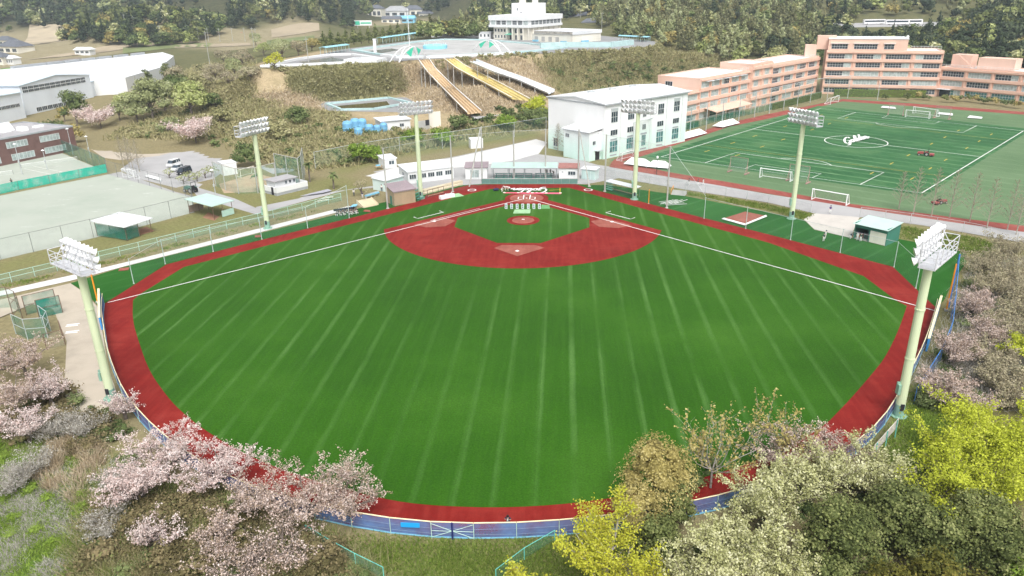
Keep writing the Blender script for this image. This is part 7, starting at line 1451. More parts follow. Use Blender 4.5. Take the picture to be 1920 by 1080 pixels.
# left: cherries by the sandy lot and the left field fence
for lab, px, py, zc, H, sp, sd, nl, fm, st in [
    ('full pink cherry tree overhanging the left field fence and red track', 300, 830, 4.6, 6.8, 0.85, 3, 11500, F_CHERRY, 1.05),
    ('pink cherry tree left of the overhanging one, thick white clusters', 255, 890, 3.6, 5.4, 0.8, 5, 7000, F_CHERRY, 1.0),
    ('pink cherry tree reaching over the track between two others', 405, 850, 4.4, 6.4, 0.85, 8, 8500, F_CHERRY, 1.05),
    ('pink cherry tree with reddish young leaves at the right end of the row', 575, 905, 4.2, 6.4, 0.9, 13, 8500, F_CHERRY2, 1.1),
    ('fine branched pink cherry tree furthest right over the blue net', 645, 918, 3.6, 5.6, 0.9, 14, 5200, F_CHERRY2, 1.1),
    ('thin pink cherry tree leaning over the blue net', 470, 915, 3.6, 5.4, 0.85, 21, 5200, F_CHERRY2, 1.0),
    ('sparse cherry tree low among the brown bushes below the fence', 400, 985, 2.6, 4.6, 0.85, 34, 3600, F_CHERRY2, 1.0),
    ('small sparse cherry tree at the lower left of the bushes', 280, 985, 2.4, 4.0, 0.8, 37, 2600, F_CHERRY, 1.0),
    ('very sparse brownish cherry tree right of the low one below the fence', 530, 1000, 2.6, 5.0, 0.9, 41, 2600, F_CHERRY2, 1.15),
    ('very sparse brownish cherry tree at the bottom edge among brushwood', 450, 1040, 2.6, 5.0, 0.9, 42, 2300, F_CHERRY2, 1.15),
    ('small white flowering tree at the foot of the left light tower', 228, 752, 2.4, 3.8, 0.7, 55, 2600, F_CHERRY, 0.9),
    ('faded pink cherry tree left of the sandy lot, nearest the nets', 35, 655, 4.0, 6.4, 0.85, 89, 7000, F_CHERRY2, 1.05),
    ('faded pink cherry tree at the left edge above the bushes', 15, 715, 4.0, 6.2, 0.9, 90, 6500, F_CHERRY2, 1.05),
    ('pink cherry tree beside the sandy lot below the nets', 85, 715, 3.4, 5.4, 0.85, 91, 6000, F_CHERRY, 1.0),
    ('pink cherry tree at the left edge below the sandy lot', 40, 775, 3.4, 5.6, 0.85, 92, 6000, F_CHERRY, 1.0),
    ('faded cherry tree cut by the left edge beside the nets', -25, 640, 4.0, 6.0, 0.85, 93, 4500, F_CHERRY2, 1.0)]:
    blossom_tree(lab, at_c(px, py, zc), H, sp, sd, fm, int(nl*0.95), 0.085, 0.10, H*0.24, levels=4, nch=(6, 5, 4, 3), minlev=2, group='cherry trees left of the field', stretch=st*1.0)
# right: cherries and bare shrubs beyond the blue net
for lab, px, py, zc, H, sp, sd, nl, fm in [
    ('faded cherry tree beside the right light tower behind the blue net', 1765, 715, 3.2, 5.4, 0.85, 101, 6500, F_CHERRY2), ('faded cherry tree right of the tower foot, lower branches pink', 1815, 745, 2.8, 4.8, 0.8, 102, 4200, F_CHERRY2), ('brownish cherry tree halfway up the blue net', 1795, 650, 3.2, 5.4, 0.85, 103, 5200, F_CHERRY2), ('pale cherry tree at the top of the blue net', 1830, 560, 3.4, 5.6, 0.85, 104, 6000, F_CHERRY2), ('white flecked cherry tree behind the blue mast', 1850, 620, 3.0, 5.0, 0.8, 105, 4200, F_CHERRY2), ('pink tinged cherry tree over the lower right fence', 1560, 832, 3.8, 5.4, 0.85, 106, 5200, F_CHERRY2), ('thin cherry tree left of the pink tinged one at the fence', 1460, 815, 4.0, 5.6, 0.85, 107, 3000, F_CHERRY2)]:
    blossom_tree(lab, at_c(px, py, zc), H, sp, sd, fm, int(nl*1.3), 0.082, 0.12, H*0.24, levels=4, nch=(6, 5, 4, 3), minlev=2, group='cherry trees right of the field')
# yellow and lime trees
blossom_tree('yellow leafed tree in front of the blue net at bottom centre', at_c(1110, 965, 6.0)+Vector((1.2, -1.5, 0)), 8.8, 0.66, 201, F_YELLOW, 8200, 0.105, 0.24, 3.6, 'yellow_tree', bark=BARKG, levels=3, nch=(7, 5, 3), up=0.35, minlev=3, zmin=0.52, r0=0.24)
blossom_tree('small yellow leafed tree at the bottom edge left of centre right', at_c(1185, 1045, 5.0), 6.6, 0.6, 202, F_YELLOW, 5200, 0.105, 0.24, 2.4, 'yellow_tree', bark=BARKG, up=0.45, minlev=3, zmin=0.5)
blossom_tree('low yellow sapling cut by the bottom edge', at_c(1000, 1085, 3.0), 4.8, 0.6, 203, F_YELLOW, 4200, 0.105, 0.24, 1.6, 'yellow_tree', bark=BARKG, up=0.45, minlev=3, zmin=0.4)
for lab, px, py, zc, H, Rd, sd in [('large lime green tree beside the grass right of the tower', 1848, 835, 6.5, 9.2, 4.8, 211), ('large lime green tree at the right edge', 1915, 790, 7.0, 10.0, 5.2, 212), ('smaller lime green tree low in front of the dark evergreens', 1785, 900, 5.5, 7.0, 2.8, 213)]:
    blossom_tree(lab, at_c(px, py, zc), H, 0.72, sd, F_LIME, int(23000*(Rd/5)**2), 0.115, 0.26, H*0.25, 'lime_tree', bark=BARK, levels=3, nch=(8, 6, 5), up=0.3)
blossom_tree('bare branched tree with yellow buds against the outfield turf', at_c(1340, 835, 5.0), 8.6, 0.55, 221, F_OCHRE, 1500, 0.14, 0.16, 2.2, 'budding_tree', bark=BARKG, up=0.6, minlev=3, nch=(8, 5, 5), r0=0.10)
blossom_tree('bare branched budding tree with yellow tips at the fence', at_c(1470, 790, 5.0), 7.4, 0.55, 222, F_OCHRE, 1300, 0.14, 0.18, 2.0, 'budding_tree', bark=BARKG, up=0.55, minlev=3, r0=0.09)
lobed_tree('ochre leafed round tree left of the budding tree', at_c(1235, 865, 5.5), 7.6, 3.6, 231, F_OCHRE, 26, 0.095, 16, name='ochre_tree', jit=0.2); lobed_tree('dull ochre tree right of the yellow tree', at_c(1195, 935, 4.5), 6.4, 2.6, 232, F_OCHRE, 24, 0.095, 12, name='ochre_tree', jit=0.2)
for lab, px, py, zc, H, Rd, sd in [('big pale cream blossoming tree at bottom right of centre', 1385, 985, 6.2, 8.6, 4.2, 241), ('pale cream blossoming tree leaning left of the big one', 1300, 1030, 5.4, 7.4, 3.0, 242), ('pale cream blossoming tree behind the big one', 1450, 900, 5.6, 7.8, 3.6, 243), ('grey cream blossoming tree against the lower right fence', 1530, 870, 4.6, 6.6, 3.2, 244), ('grey cream blossoming tree beside the grass patch', 1635, 865, 4.0, 6.0, 3.0, 245), ('cream blossoming tree cut by the bottom edge', 1480, 1055, 5.2, 7.0, 2.8, 246)]:
    blossom_tree(lab, at_c(px, py, zc), H, 0.72, sd, F_PALE, int(16000*(Rd/4)**2), 0.105, 0.17, H*0.22, 'cream_tree', levels=3, nch=(8, 6, 5), up=0.4, bark=BARK, group='cream blossoming trees', stretch=0.92)
for lab, px, py, zc, H, Rd, sd in [('dark rounded evergreen in front of the cream trees', 1590, 965, 6.2, 8.8, 4.3, 251), ('dark evergreen right of the rounded one', 1690, 930, 4.6, 6.8, 3.6, 252), ('dark evergreen at the right edge', 1850, 940, 5.6, 8.0, 4.2, 253), ('dark evergreen below the lime tree', 1765, 965, 4.8, 7.0, 3.4, 254), ('dark evergreen shrub between yellow and cream trees', 1235, 985, 3.4, 5.2, 2.6, 255), ('dark evergreen at the lower right corner', 1910, 1005, 5.0, 7.2, 3.4, 256), ('dark evergreen shrub under the ochre tree', 1260, 930, 3.0, 5.0, 2.6, 257), ('dark evergreen shrub at the bottom edge among cream trees', 1560, 1050, 4.0, 6.0, 2.8, 258)]:
    lobed_tree(lab, at_c(px, py, zc), H, Rd, sd, F_DARK, 17, 0.12, 46, name='evergreen_tree', group='dark evergreens in the foreground', base_f=0.12, jit=0.2, flat=0.8)
for lab, px, py, zc, H, Rd, sd in [('olive brown cedar at the bottom edge, left of two', 1680, 1045, 6.0, 7.8, 3.0, 261), ('olive brown cedar at the bottom edge, right of two', 1770, 1030, 6.2, 8.2, 3.2, 262), ('olive brown cedar low at the bottom edge', 1850, 1065, 5.6, 7.4, 2.6, 263)]:
    lobed_tree(lab, at_c(px, py, zc), H, Rd, sd, F_CEDAR, 17, 0.12, 34, name='cedar_tree', base_f=0.1, jit=0.24)
lobed_tree('bright green leafy shrub at the right bottom corner', at_c(1925, 1045, 4), 6, 2.2, 271, F_BRIGHT, 16, 0.14, 10, name='leafy_shrub', cat='shrub'); lobed_tree('yellow green shrub at the right edge below the bare shrubs', at_c(1915, 650, 3), 5, 2.6, 272, F_LIME, 8, 0.15, 9, name='leafy_shrub', cat='shrub')
# bare twiggy thicket on the right bank and tall bare trees by the road
def bare_tree(label, base, H, sp, seed, name='bare_tree', group=None, up=0.6, nch=(6, 5, 4), fm=F_TWIGB, nl=2500, leaf=0.10, tall=False):
    return blossom_tree(label, base, H, sp, seed, fm, nl, leaf, 0.22, H*(0.7 if tall else 0.15), name, group=group, up=up, bark=TWIG, minlev=2, nch=nch, r0=0.12)
for k, (px, py, H) in enumerate([(1868, 520, 5.5), (1905, 500, 6), (1880, 600, 5), (1912, 570, 5.5), (1870, 690, 4.6), (1905, 720, 5), (1845, 480, 5), (1890, 455, 5.5), (1935, 630, 5.5), (1860, 655, 4.4), (1925, 540, 6)]):
    bare_tree('leafless olive brown thicket shrub on the right bank, %s' % ('behind the pale cherry', 'at the right edge high up', 'beside the brownish cherry', 'at the right edge', 'above the lime tree', 'right edge above the lime tree', 'nearest the turf corner', 'below the service road', 'cut by the right edge', 'in the dark hollow', 'tallest at the right edge')[k], at_c(px, py+12, 2.0), H, 0.75, 300+k, 'bare_shrub', 'leafless thicket on the right bank', up=0.55, nch=(9, 5, 4), nl=5200, leaf=0.11)
for k, (px, py, H) in enumerate([(60, 850, 3.6), (150, 790, 3.8), (215, 880, 3.4), (100, 790, 3.4), (20, 880, 3.2), (190, 960, 3.2)]):
    bare_tree('leafless grey brown shrub on the lower left slope, %s' % ('left of the pampas grass', 'above the pampas grass', 'beside the cherry row', 'below the lower cherry', 'at the left edge', 'above the brushwood')[k], at_c(px, py+10, 1.4), H, 0.85, 390+k, 'bare_shrub', 'leafless shrubs on the lower left slope', up=0.45, nch=(9, 5, 4), fm=F_GREY, nl=2600, leaf=0.07)
def spire_tree(label, base, H, seed, group):
    rd = random.Random(seed); segs = [(Vector((0, 0, -0.5)), Vector((0, 0, H)), 0.14, 0.03, 0)]
    for k in range(46):
        z = H*(0.16+0.82*k/46); L = (H-z)*0.26+0.35; a = k*2.4+rd.uniform(-.3, .3); d = Vector((math.cos(a), math.sin(a), 0.75)); q = Vector((0, 0, z))+d*L; segs.append((Vector((0, 0, z)), q, 0.03, 0.012, 2))
        for j in range(3): b_ = Vector((0, 0, z))+d*L*rd.uniform(0.3, 0.95); segs.append((b_, b_+Vector((rd.gauss(0, .3), rd.gauss(0, .3), rd.uniform(0.1, 0.5)))*L*0.6, 0.018, 0.01, 3))
    t = thing('bare_spire_tree', label, 'tree', base, 0, group); o = bpy.data.objects.new('trunk', branch_mesh('trunk', segs, TWIG, 0.022)); COL.objects.link(o); o.parent = t
    rg = np.random.default_rng(seed); n = 700; tip = segs[1:]; i = rg.integers(0, len(tip), n); A = np.array([s[0][:] for s in tip])[i]; B = np.array([s[1][:] for s in tip])[i]; P_ = A+(B-A)*rg.random((n, 1)); V, F = leaf_quads(P_, unit(rg.normal(size=(n, 3))), rg.uniform(0.05, 0.11, n), rg)
    o = bpy.data.objects.new('crown', veg_mesh('crown', V, F, rg.random(n), F_TWIGB)); COL.objects.link(o); o.parent = t
for k, (px, py, top) in enumerate([(1685, 392, 328), (1712, 402, 325), (1746, 405, 330), (1780, 408, 340), (1818, 415, 350), (1850, 428, 338), (1888, 432, 342), (1905, 440, 350)]):
    b = G(px, py); spire_tree('bare spire shaped tree along the running track, %s' % ('thinnest leftmost one', 'second from the left', 'third from the left', 'right of the small mower', 'fifth from the left', 'broad one near the right', 'second from the right edge', 'rightmost')[k], b, 10.5 if k not in (0,) else 8.5, 330+k, 'bare trees along the running track')
for k, (px, py) in enumerate([(1046, 283), (1061, 290)]): spire_tree('slim bare tree against the white gable of the hall, %s' % ('left', 'right')[k], G(px, py), 8.5, 345+k, 'slim trees by the hall')
for k, (px, py) in enumerate([(232, 312), (243, 314), (250, 318), (262, 322)]): spire_tree('slim bare tree between lane and parking lot, %s' % ('leftmost', 'second from left', 'third from left', 'rightmost')[k], G(px, py), 9, 350+k, 'slim trees by the parking lot')
# ---- middle distance trees on the left bank
def mid(label, px, py, H, Rd, seed, fm, dens=2.2, leaf=0.36, n=9, kind='round', name='broadleaf_tree', z=None, cat='tree', **k):
    p = GT(px, py) if z is None else G(px, py, z); return lobed_tree(label, p, H, Rd, seed, fm, dens, leaf, n, kind, name, cat, **k)
mid('round dark green tree in front of the pale blue factory', 146, 236, 13, 6.0, 401, F_MID, 3.2, 0.34, 12); mid('brown leafed small tree left of the round dark tree', 122, 228, 6, 3, 402, F_OCHRE)
mid('fine green feathery tree beside the brick block', 105, 272, 8, 5.4, 403, F_MID, 3, 0.3, 10, jit=0.25); mid('orange green shrub beside the feathery tree', 140, 268, 6, 3.5, 404, F_OCHRE)
for lab, px, py, H, Rd, sd, fm in [('pale sage tree on the left knoll, tallest', 287, 224, 15, 8.2, 411, F_SAGE), ('sage tree at the left foot of the knoll', 258, 228, 11, 6.8, 412, F_SAGE), ('lime sage tree on the right of the knoll', 360, 217, 11.5, 7.8, 413, F_SAGEL), ('dark green tree at the top of the knoll', 335, 190, 12, 6.6, 414, F_MID), ('dull sage tree between knoll trees', 310, 207, 11, 6, 415, F_SAGE), ('dark conifer behind the knoll', 315, 158, 11, 3.2, 416, F_DARK), ('small dark conifer beside the factory office', 278, 160, 8, 3, 417, F_DARK), ('sage tree by the pale cherry at the factory', 225, 226, 7, 4, 418, F_SAGE), ('leafy sage tree filling the left knoll flank', 240, 214, 9, 5.5, 419, F_SAGEL), ('grey budding tree behind the left knoll', 330, 162, 9, 6, 420, F_TWIGB), ('olive tree on the crest above the knoll', 372, 178, 8, 5.5, 423, F_OLIVE), ('dark shrubby tree right of the knoll', 398, 205, 6, 4.6, 424, F_MID), ('olive shrubby tree above the parking lot cherry', 415, 235, 6, 5, 425, F_OLIVE), ('brown budding tree beside the factory annex', 255, 205, 8, 5, 426, F_TWIGB), ('sage shrubby tree over the stone bank', 320, 250, 5, 4.5, 427, F_SAGE), ('green shrubby tree below the terrace left end', 560, 235, 6, 5, 428, F_MID), ('olive shrubby tree in the middle of the brown bank', 520, 262, 5.5, 5, 429, F_OLIVE)]: mid(lab, px, py, H, Rd, sd, fm)
for lab, px, py, sd, n_ in [('pink cherry tree at the corner of the factory yard', 190, 240, 421, 4200), ('pink cherry tree on the stone bank above the parking lot', 368, 268, 422, 5200)]:
    blossom_tree(lab, GT(px, py), 9.5, 0.9, sd, F_CHERRY, n_, 0.26, 0.5, 2.6, stretch=1.15)
for k, (px, py, H, Rd, fm) in enumerate([(405, 150, 7, 6, F_TWIGB), (440, 140, 7, 5.5, F_SAGE), (385, 165, 6, 5, F_TWIGB), (430, 160, 6, 5, F_TWIGB), (455, 125, 8, 6, F_TWIGB), (495, 105, 8, 6, F_SAGEL), (530, 110, 9, 6.5, F_SAGE), (515, 130, 6, 4.5, F_YELLOW), (560, 105, 7, 5, F_TWIGB), (470, 150, 5, 5, F_TWIGB), (420, 120, 8, 6, F_TWIGB), (480, 85, 9, 6, F_SAGE), (585, 95, 6, 5, F_OCHRE)]):
    mid('hazy budding tree on the bank left of the waterpark, %s' % ('by the leaning pole', 'sage tinted', 'low on the bank', 'above the brown bushes', 'behind the pole', 'lime tinted', 'largest beside the left pool', 'yellow in front of the pool', 'beside the pergola', 'in the gap', 'furthest back', 'at the field edge', 'ochre by the hedge')[k], px, py, H, Rd, 430+k, fm, 4.2, 0.30, 9, name='budding_tree', group='budding trees left of the waterpark', core=False)
for lab, px, py, H, Rd, sd, fm in [('dark rounded bush by the lane at the parking lot', 465, 312, 6.5, 4.6, 451, F_MID), ('bright green bush at the foot of the bank', 672, 306, 5.6, 4.0, 452, F_BRIGHT), ('bright green bush right of the first at the bank foot', 700, 304, 5.0, 3.8, 453, F_BRIGHT), ('green bush behind the net fence by the road', 830, 272, 5.0, 4.5, 454, F_BRIGHT), ('green bush further along the net fence', 950, 246, 5.0, 4.5, 455, F_BRIGHT), ('dark green bush near the white hall', 990, 238, 6.5, 5, 456, F_MID), ('yellow green bush below the yellow slide', 1005, 220, 7.5, 5, 457, F_LIME), ('dark bush left of the white hall', 1015, 240, 6.5, 4.6, 458, F_MID), ('bright green bush below the pump house', 775, 268, 4.2, 4, 459, F_BRIGHT), ('green bush right of the pump house wall', 860, 246, 5, 4.5, 460, F_MID)]: mid(lab, px, py, H, Rd, sd, fm, 3.0, 0.3, 10, name='round_bush', cat='shrub', trunk=False)
for k, (px, py) in enumerate([(355, 338), (370, 340), (385, 334), (398, 330), (318, 334), (345, 345)]): mid('grey green shrub along the parking lot edge, %s' % ('beside the dark van', 'second along', 'third along', 'nearest the white box', 'left of the cars', 'low front one')[k], px, py, 2.6, 2.0, 465+k, F_SAGE, 5, 0.18, 7, name='edge_shrub', cat='shrub', group='parking lot shrubs', core=False, z=0)
mid('purple brown bare bush by the top of the stair', 678, 368, 4.2, 2.2, 471, F_TWIGB, 5, 0.16, 7, name='edge_shrub', cat='shrub', core=False, z=0)
# palms
def palm(label, base, H, seed):
    rd = random.Random(seed); t = thing('palm_tree', label, 'palm tree', base); MB().tube((0, 0, -0.2), (0.1, 0, H), 0.22, 0.16, 8).build('trunk', BARK, t)
    for k in range(16):
        a = k*2.4; e = rd.uniform(-0.5, 0.8); b = MB(); p = Vector((0.1, 0, H)); d = Vector((math.cos(a), math.sin(a), e)).normalized(); w_ = Vector((-math.sin(a), math.cos(a), 0))
        pts = [p+d*L_*1.5-Vector((0, 0, 0.5*L_*L_)) for L_ in (0, 0.4, 0.8, 1.15)]
        for (p0, w0), (p1, w1) in zip(zip(pts, (0.05, 0.32, 0.28, 0)), list(zip(pts, (0.05, 0.32, 0.28, 0)))[1:]): b.quad(p0-w_*w0, p0+w_*w0, p1+w_*w1+Vector((0, 0, 0.001)), p1-w_*w1)
        o = b.build('frond', F_MID, t); add_tint(o.data, [rd.random()]*len(o.data.polygons))
palm('small palm tree on the grass beside the plaza', G(626, 354), 3.8, 1); palm('palm tree at the edge of the netting cage', G(581, 341), 5.0, 2); palm('palm tree left of the toilet block', G(483, 358), 4.0, 3)
# hedge row of clipped conifers along the waterpark
for k in range(15):
    s_ = k/14; px = 608+195*s_; py = 90-26*s_; p = G(px, py, ZP); lobed_tree('dark conifer in the tall hedge row above the dry pool', p, 8.5+1.2*math.sin(k*2.1), 3.7, 480+k, F_DARK, 1.7, 0.45, 6, 'cone', 'hedge_conifer', 'tree', 'conifer hedge above the dry pool')
# school hedges
def hedge(label, pa, pb, w_, h, fm, seed, name='clipped_hedge'):
    a, b = G(*pa), G(*pb); L = (b-a).length; rg = np.random.default_rng(seed); t = thing(name, label, 'hedge', a, yaw(a, b)); n = int(L*h*22)
    f_ = rg.integers(0, 3, n); P_ = np.stack([rg.random(n)*L, rg.random(n)*w_, rg.random(n)*h], 1); N_ = np.zeros((n, 3))
    P_[f_ == 0, 1] = 0; N_[f_ == 0, 1] = -1; P_[f_ == 1, 2] = h; N_[f_ == 1, 2] = 1; P_[f_ == 2, 1] = w_; N_[f_ == 2, 1] = 1; P_ += rg.normal(size=(n, 3))*0.08; V, F = leaf_quads(P_, unit(N_+rg.normal(size=(n, 3))*0.5), rg.uniform(0.12, 0.24, n), rg)
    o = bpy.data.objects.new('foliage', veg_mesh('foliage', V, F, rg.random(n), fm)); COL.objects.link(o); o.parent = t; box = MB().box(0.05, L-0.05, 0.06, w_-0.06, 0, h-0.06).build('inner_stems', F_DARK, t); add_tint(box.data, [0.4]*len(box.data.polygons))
hedge('long clipped green hedge in front of the tallest pink block', (1563, 181), (1735, 184), 1.6, 3.0, F_BRIGHT, 501); hedge('low dark hedge along the side of the pink wing', (1262, 250), (1310, 237), 1.5, 2.0, F_MID, 502); hedge('low dark hedge along the far pink wing', (1450, 206), (1540, 184), 1.5, 2.4, F_MID, 503)
for k, (px, py) in enumerate([(1659, 187), (1700, 188), (1722, 187), (1736, 188), (1770, 192), (1787, 193), (1800, 190), (1815, 191), (1828, 193), (1840, 194), (1852, 196), (1865, 197), (1880, 199), (1895, 202), (1908, 204)]):
    lobed_tree('clipped round garden shrub at the foot of the pink school', G(px, py), 3.2 if k % 3 else 2.4, 1.9, 510+k, (F_MID, F_DARK, F_OCHRE)[k % 3], 4, 0.28, 6, name='garden_shrub', cat='shrub', group='garden shrubs before the school', trunk=False)
# ================================================================== scrub, straw and grass (too many to count)
def scatter(poly_px, n, seed, z=None):
    rg = np.random.default_rng(seed); xs = [p[0] for p in poly_px]; ys = [p[1] for p in poly_px]; out = []
    k = rg.random((n*6, 2)); X = min(xs)+(max(xs)-min(xs))*k[:, 0]; Y = min(ys)+(max(ys)-min(ys))*k[:, 1]; ok = inpoly(X, Y, poly_px); X = X[ok][:n]; Y = Y[ok][:n]
    for x, y in zip(X, Y): out.append(GT(x, y) if z is None else G(x, y, z))
    return np.array([p[:] for p in out]) if out else np.zeros((0, 3))
BUSHV = []
for s_ in range(5):
    rg_ = np.random.default_rng(600+s_); BUSHV.append(crown_arrays(round_lobes(rg_, 1.6, 1.0, 5, 0.0), rg_, 5.5, 0.20, True, jit=0.3, nj=1.0))
BUSHN = []
for s_ in range(4):
    rg_ = np.random.default_rng(640+s_); BUSHN.append(crown_arrays(round_lobes(rg_, 1.7, 1.0, 7, 0.0), rg_, 33, 0.072, True, jit=0.34, nj=1.1))
def bush_field(name, label, cat, pts, rmin, rmax, fm, seed, sq=0.8, lib=None):
    rg = np.random.default_rng(seed); Vs = []; Fs = []; Ts = []; o = 0
    for p in pts:
        L_ = lib or BUSHV; V, F, T = L_[rg.integers(0, len(L_))]; s_ = rg.uniform(rmin, rmax); a = rg.uniform(0, 6.28); c, q = math.cos(a), math.sin(a); X = V*s_; X = np.stack([X[:, 0]*c-X[:, 1]*q, X[:, 0]*q+X[:, 1]*c, X[:, 2]*sq*rg.uniform(0.8, 1.2)], 1)+p-np.array([0, 0, s_*0.25])
        Vs.append(X); Fs.append(F+o); o += len(V); Ts.append(np.clip(T+rg.normal()*0.2, 0, 1))
    if not Vs: return
    ob = bpy.data.objects.new(name, veg_mesh(name, np.concatenate(Vs), np.concatenate(Fs), np.concatenate(Ts), fm)); COL.objects.link(ob); tag(ob, label, cat, None, 'stuff')
bush_field('brown_scrub', 'dense brown green scrub covering the bank behind the parking lot', 'scrub', np.concatenate([scatter([(420, 195), (480, 185), (560, 205), (640, 215), (660, 240), (720, 250), (860, 245), (1020, 225), (1020, 240), (860, 262), (720, 295), (640, 315), (560, 318), (480, 290), (445, 275), (405, 230)], 330, 11), scatter([(240, 240), (330, 205), (400, 195), (460, 200), (440, 255), (330, 262), (285, 258), (200, 262)], 130, 12), scatter([(300, 150), (400, 115), (470, 110), (470, 185), (420, 195), (330, 200)], 130, 27)]), 1.2, 2.6, F_SCRUB, 13, 0.75)
bush_field('green_scrub', 'low green scrub scattered over the bank by the roads', 'scrub', np.concatenate([scatter([(600, 250), (860, 240), (1020, 220), (1020, 240), (860, 262), (640, 315)], 90, 14), scatter([(200, 262), (300, 215), (400, 200), (600, 225), (600, 300), (470, 285), (330, 262)], 60, 76), scatter([(1030, 130), (1250, 110), (1330, 120), (1290, 160), (1060, 178)], 120, 15), scatter([(860, 220), (1030, 190), (1030, 235), (870, 250)], 60, 16)]), 1.0, 2.4, F_MID, 17)
bush_field('ochre_scrub', 'ochre and brown scrub on the slope right of the slides', 'scrub', np.concatenate([scatter([(1020, 120), (1180, 100), (1260, 85), (1370, 110), (1310, 165), (1060, 182), (1030, 160)], 170, 18), scatter([(545, 140), (740, 128), (745, 165), (610, 185), (560, 170)], 120, 19)]), 0.9, 1.8, F_OLIVE, 20)
bush_field('near_scrub', 'brown green brushwood below the left cherry trees', 'scrub', np.concatenate([scatter([(190, 930), (420, 930), (560, 985), (640, 1040), (700, 1090), (160, 1090)], 100, 21), scatter([(0, 760), (120, 740), (200, 800), (180, 850), (0, 830)], 26, 22)]), 1.0, 2.1, F_BRUSH, 23, 0.9, BUSHN)
bush_field('near_scrub', 'olive green brushwood among the brown below the left cherry trees', 'scrub', np.concatenate([scatter([(190, 930), (420, 930), (560, 985), (640, 1040), (700, 1090), (160, 1090)], 45, 28), scatter([(20, 740), (230, 760), (260, 880), (120, 850)], 30, 29)]), 0.6, 1.4, F_MID, 30, 0.8, BUSHN)
bush_field('fresh_shrubs', 'fresh green low shrubs on the lower left slope', 'scrub', scatter([(-10, 850), (110, 880), (200, 960), (180, 1040), (-10, 1000)], 34, 77), 0.5, 1.0, F_BRIGHT, 78, 0.7, BUSHN)
bush_field('undergrowth', 'dark undergrowth beneath the foreground trees at lower right', 'scrub', np.concatenate([scatter([(1180, 960), (1300, 880), (1500, 850), (1660, 880), (1800, 880), (1930, 900), (1930, 1090), (1150, 1090)], 60, 24), scatter([(1720, 760), (1800, 560), (1830, 490), (1930, 470), (1930, 780), (1790, 770)], 45, 25)]), 0.9, 1.8, F_MID, 26, 0.8, BUSHN)
def along_px(pts, n, seed, z, jx=4, jy=1.2):
    rg = np.random.default_rng(seed); out = []
    for k in range(n):
        t = rg.random()*(len(pts)-1); i = int(t); f_ = t-i; p = G(pts[i][0]*(1-f_)+pts[i+1][0]*f_+rg.normal()*jx, pts[i][1]*(1-f_)+pts[i+1][1]*f_+abs(rg.normal())*jy, z); out.append((p.x, p.y, gz(p.x, p.y)))
    return np.array(out)
bush_field('rim_scrub', 'scrub growing along the edge of the waterpark plateau', 'scrub', np.concatenate([along_px([(950, 104), (1060, 98), (1180, 94.5), (1232, 88), (1240, 76)], 150, 71, ZP), along_px([(500, 128), (650, 121), (740, 117)], 60, 72, ZP), along_px([(808, 111.5), (832, 111)], 8, 73, ZP), along_px([(852, 110), (880, 110), (950, 105)], 40, 74, ZP)]), 0.9, 2.0, F_OLIVE, 75)
# blades: grass, dry grass and matted vines
SCR = [(420, 195), (480, 185), (560, 205), (640, 215), (660, 240), (720, 250), (860, 245), (1020, 225), (1020, 240), (860, 262), (720, 295), (640, 315), (560, 318), (480, 290), (445, 275), (405, 230)]
def patchy(p, s_, th, seed): return p[vnoise(p[:, 0]+500, p[:, 1]+500, s_, seed) > th]
def blades(name, label, cat, pts, n_per, h0, h1, wd, fm, seed, lean=0.5, spread=0.5):
    rg = np.random.default_rng(seed); n = len(pts)*n_per; B = np.repeat(pts, n_per, 0)+np.concatenate([rg.normal(size=(n, 2))*spread, np.zeros((n, 1))], 1); B[:, 2] = HZ(B[:, 0], B[:, 1])
    h = rg.uniform(h0, h1, (n, 1)); d = np.concatenate([rg.normal(size=(n, 2))*lean, np.ones((n, 1))], 1); T = B+unit(d)*h; a = rg.uniform(0, 6.28, n); w_ = np.stack([np.cos(a), np.sin(a), np.zeros(n)], 1)*wd
    M_ = (B+T)/2+w_*0.2; V = np.stack([B-w_, B+w_, T+w_*0.3, T-w_*0.3], 1).reshape(-1, 3); tl = np.repeat(np.random.default_rng(seed+1).random(len(pts)), n_per)
    ob = bpy.data.objects.new(name, veg_mesh(name, V, np.arange(4*n).reshape(n, 4), np.clip(tl*0.6+rg.random(n)*0.5-0.05, 0, 1), fm)); COL.objects.link(ob); tag(ob, label, cat, None, 'stuff')
blades('bamboo_grass', 'tan and green bamboo grass covering the bank behind the parking lot', 'bamboo grass', np.concatenate([scatter(SCR, 1000, 61), scatter([(240, 240), (330, 205), (400, 195), (460, 200), (440, 255), (330, 262), (285, 258), (200, 262)], 330, 62), scatter([(300, 150), (400, 115), (470, 110), (470, 185), (420, 195), (330, 200)], 420, 63)]), 36, 0.7, 2.2, 0.20, F_SCRUB, 64, 0.8, 1.7)
blades('bamboo_grass', 'olive bamboo grass on the slope above the terrace pool', 'bamboo grass', scatter([(540, 138), (745, 124), (760, 165), (620, 186), (555, 170)], 650, 65), 36, 0.6, 1.6, 0.20, F_OLIVE, 66, 0.8, 1.6)
blades('bamboo_grass', 'olive and tan bamboo grass on the slope right of the slides', 'bamboo grass', scatter([(1000, 112), (1180, 99), (1260, 85), (1370, 110), (1310, 165), (1060, 182), (1030, 160)], 900, 67), 34, 0.7, 2.0, 0.20, F_SCRUB, 68, 0.8, 1.8)
blades('dry_grass', 'tall dry straw coloured grass on the slope around the slides', 'dry grass', scatter([(740, 125), (860, 112), (960, 108), (1030, 130), (1040, 180), (930, 214), (860, 216), (800, 205), (770, 178), (720, 170)], 1500, 31), 14, 0.6, 1.5, 0.16, F_STRAW, 32, 0.8, 1.6)
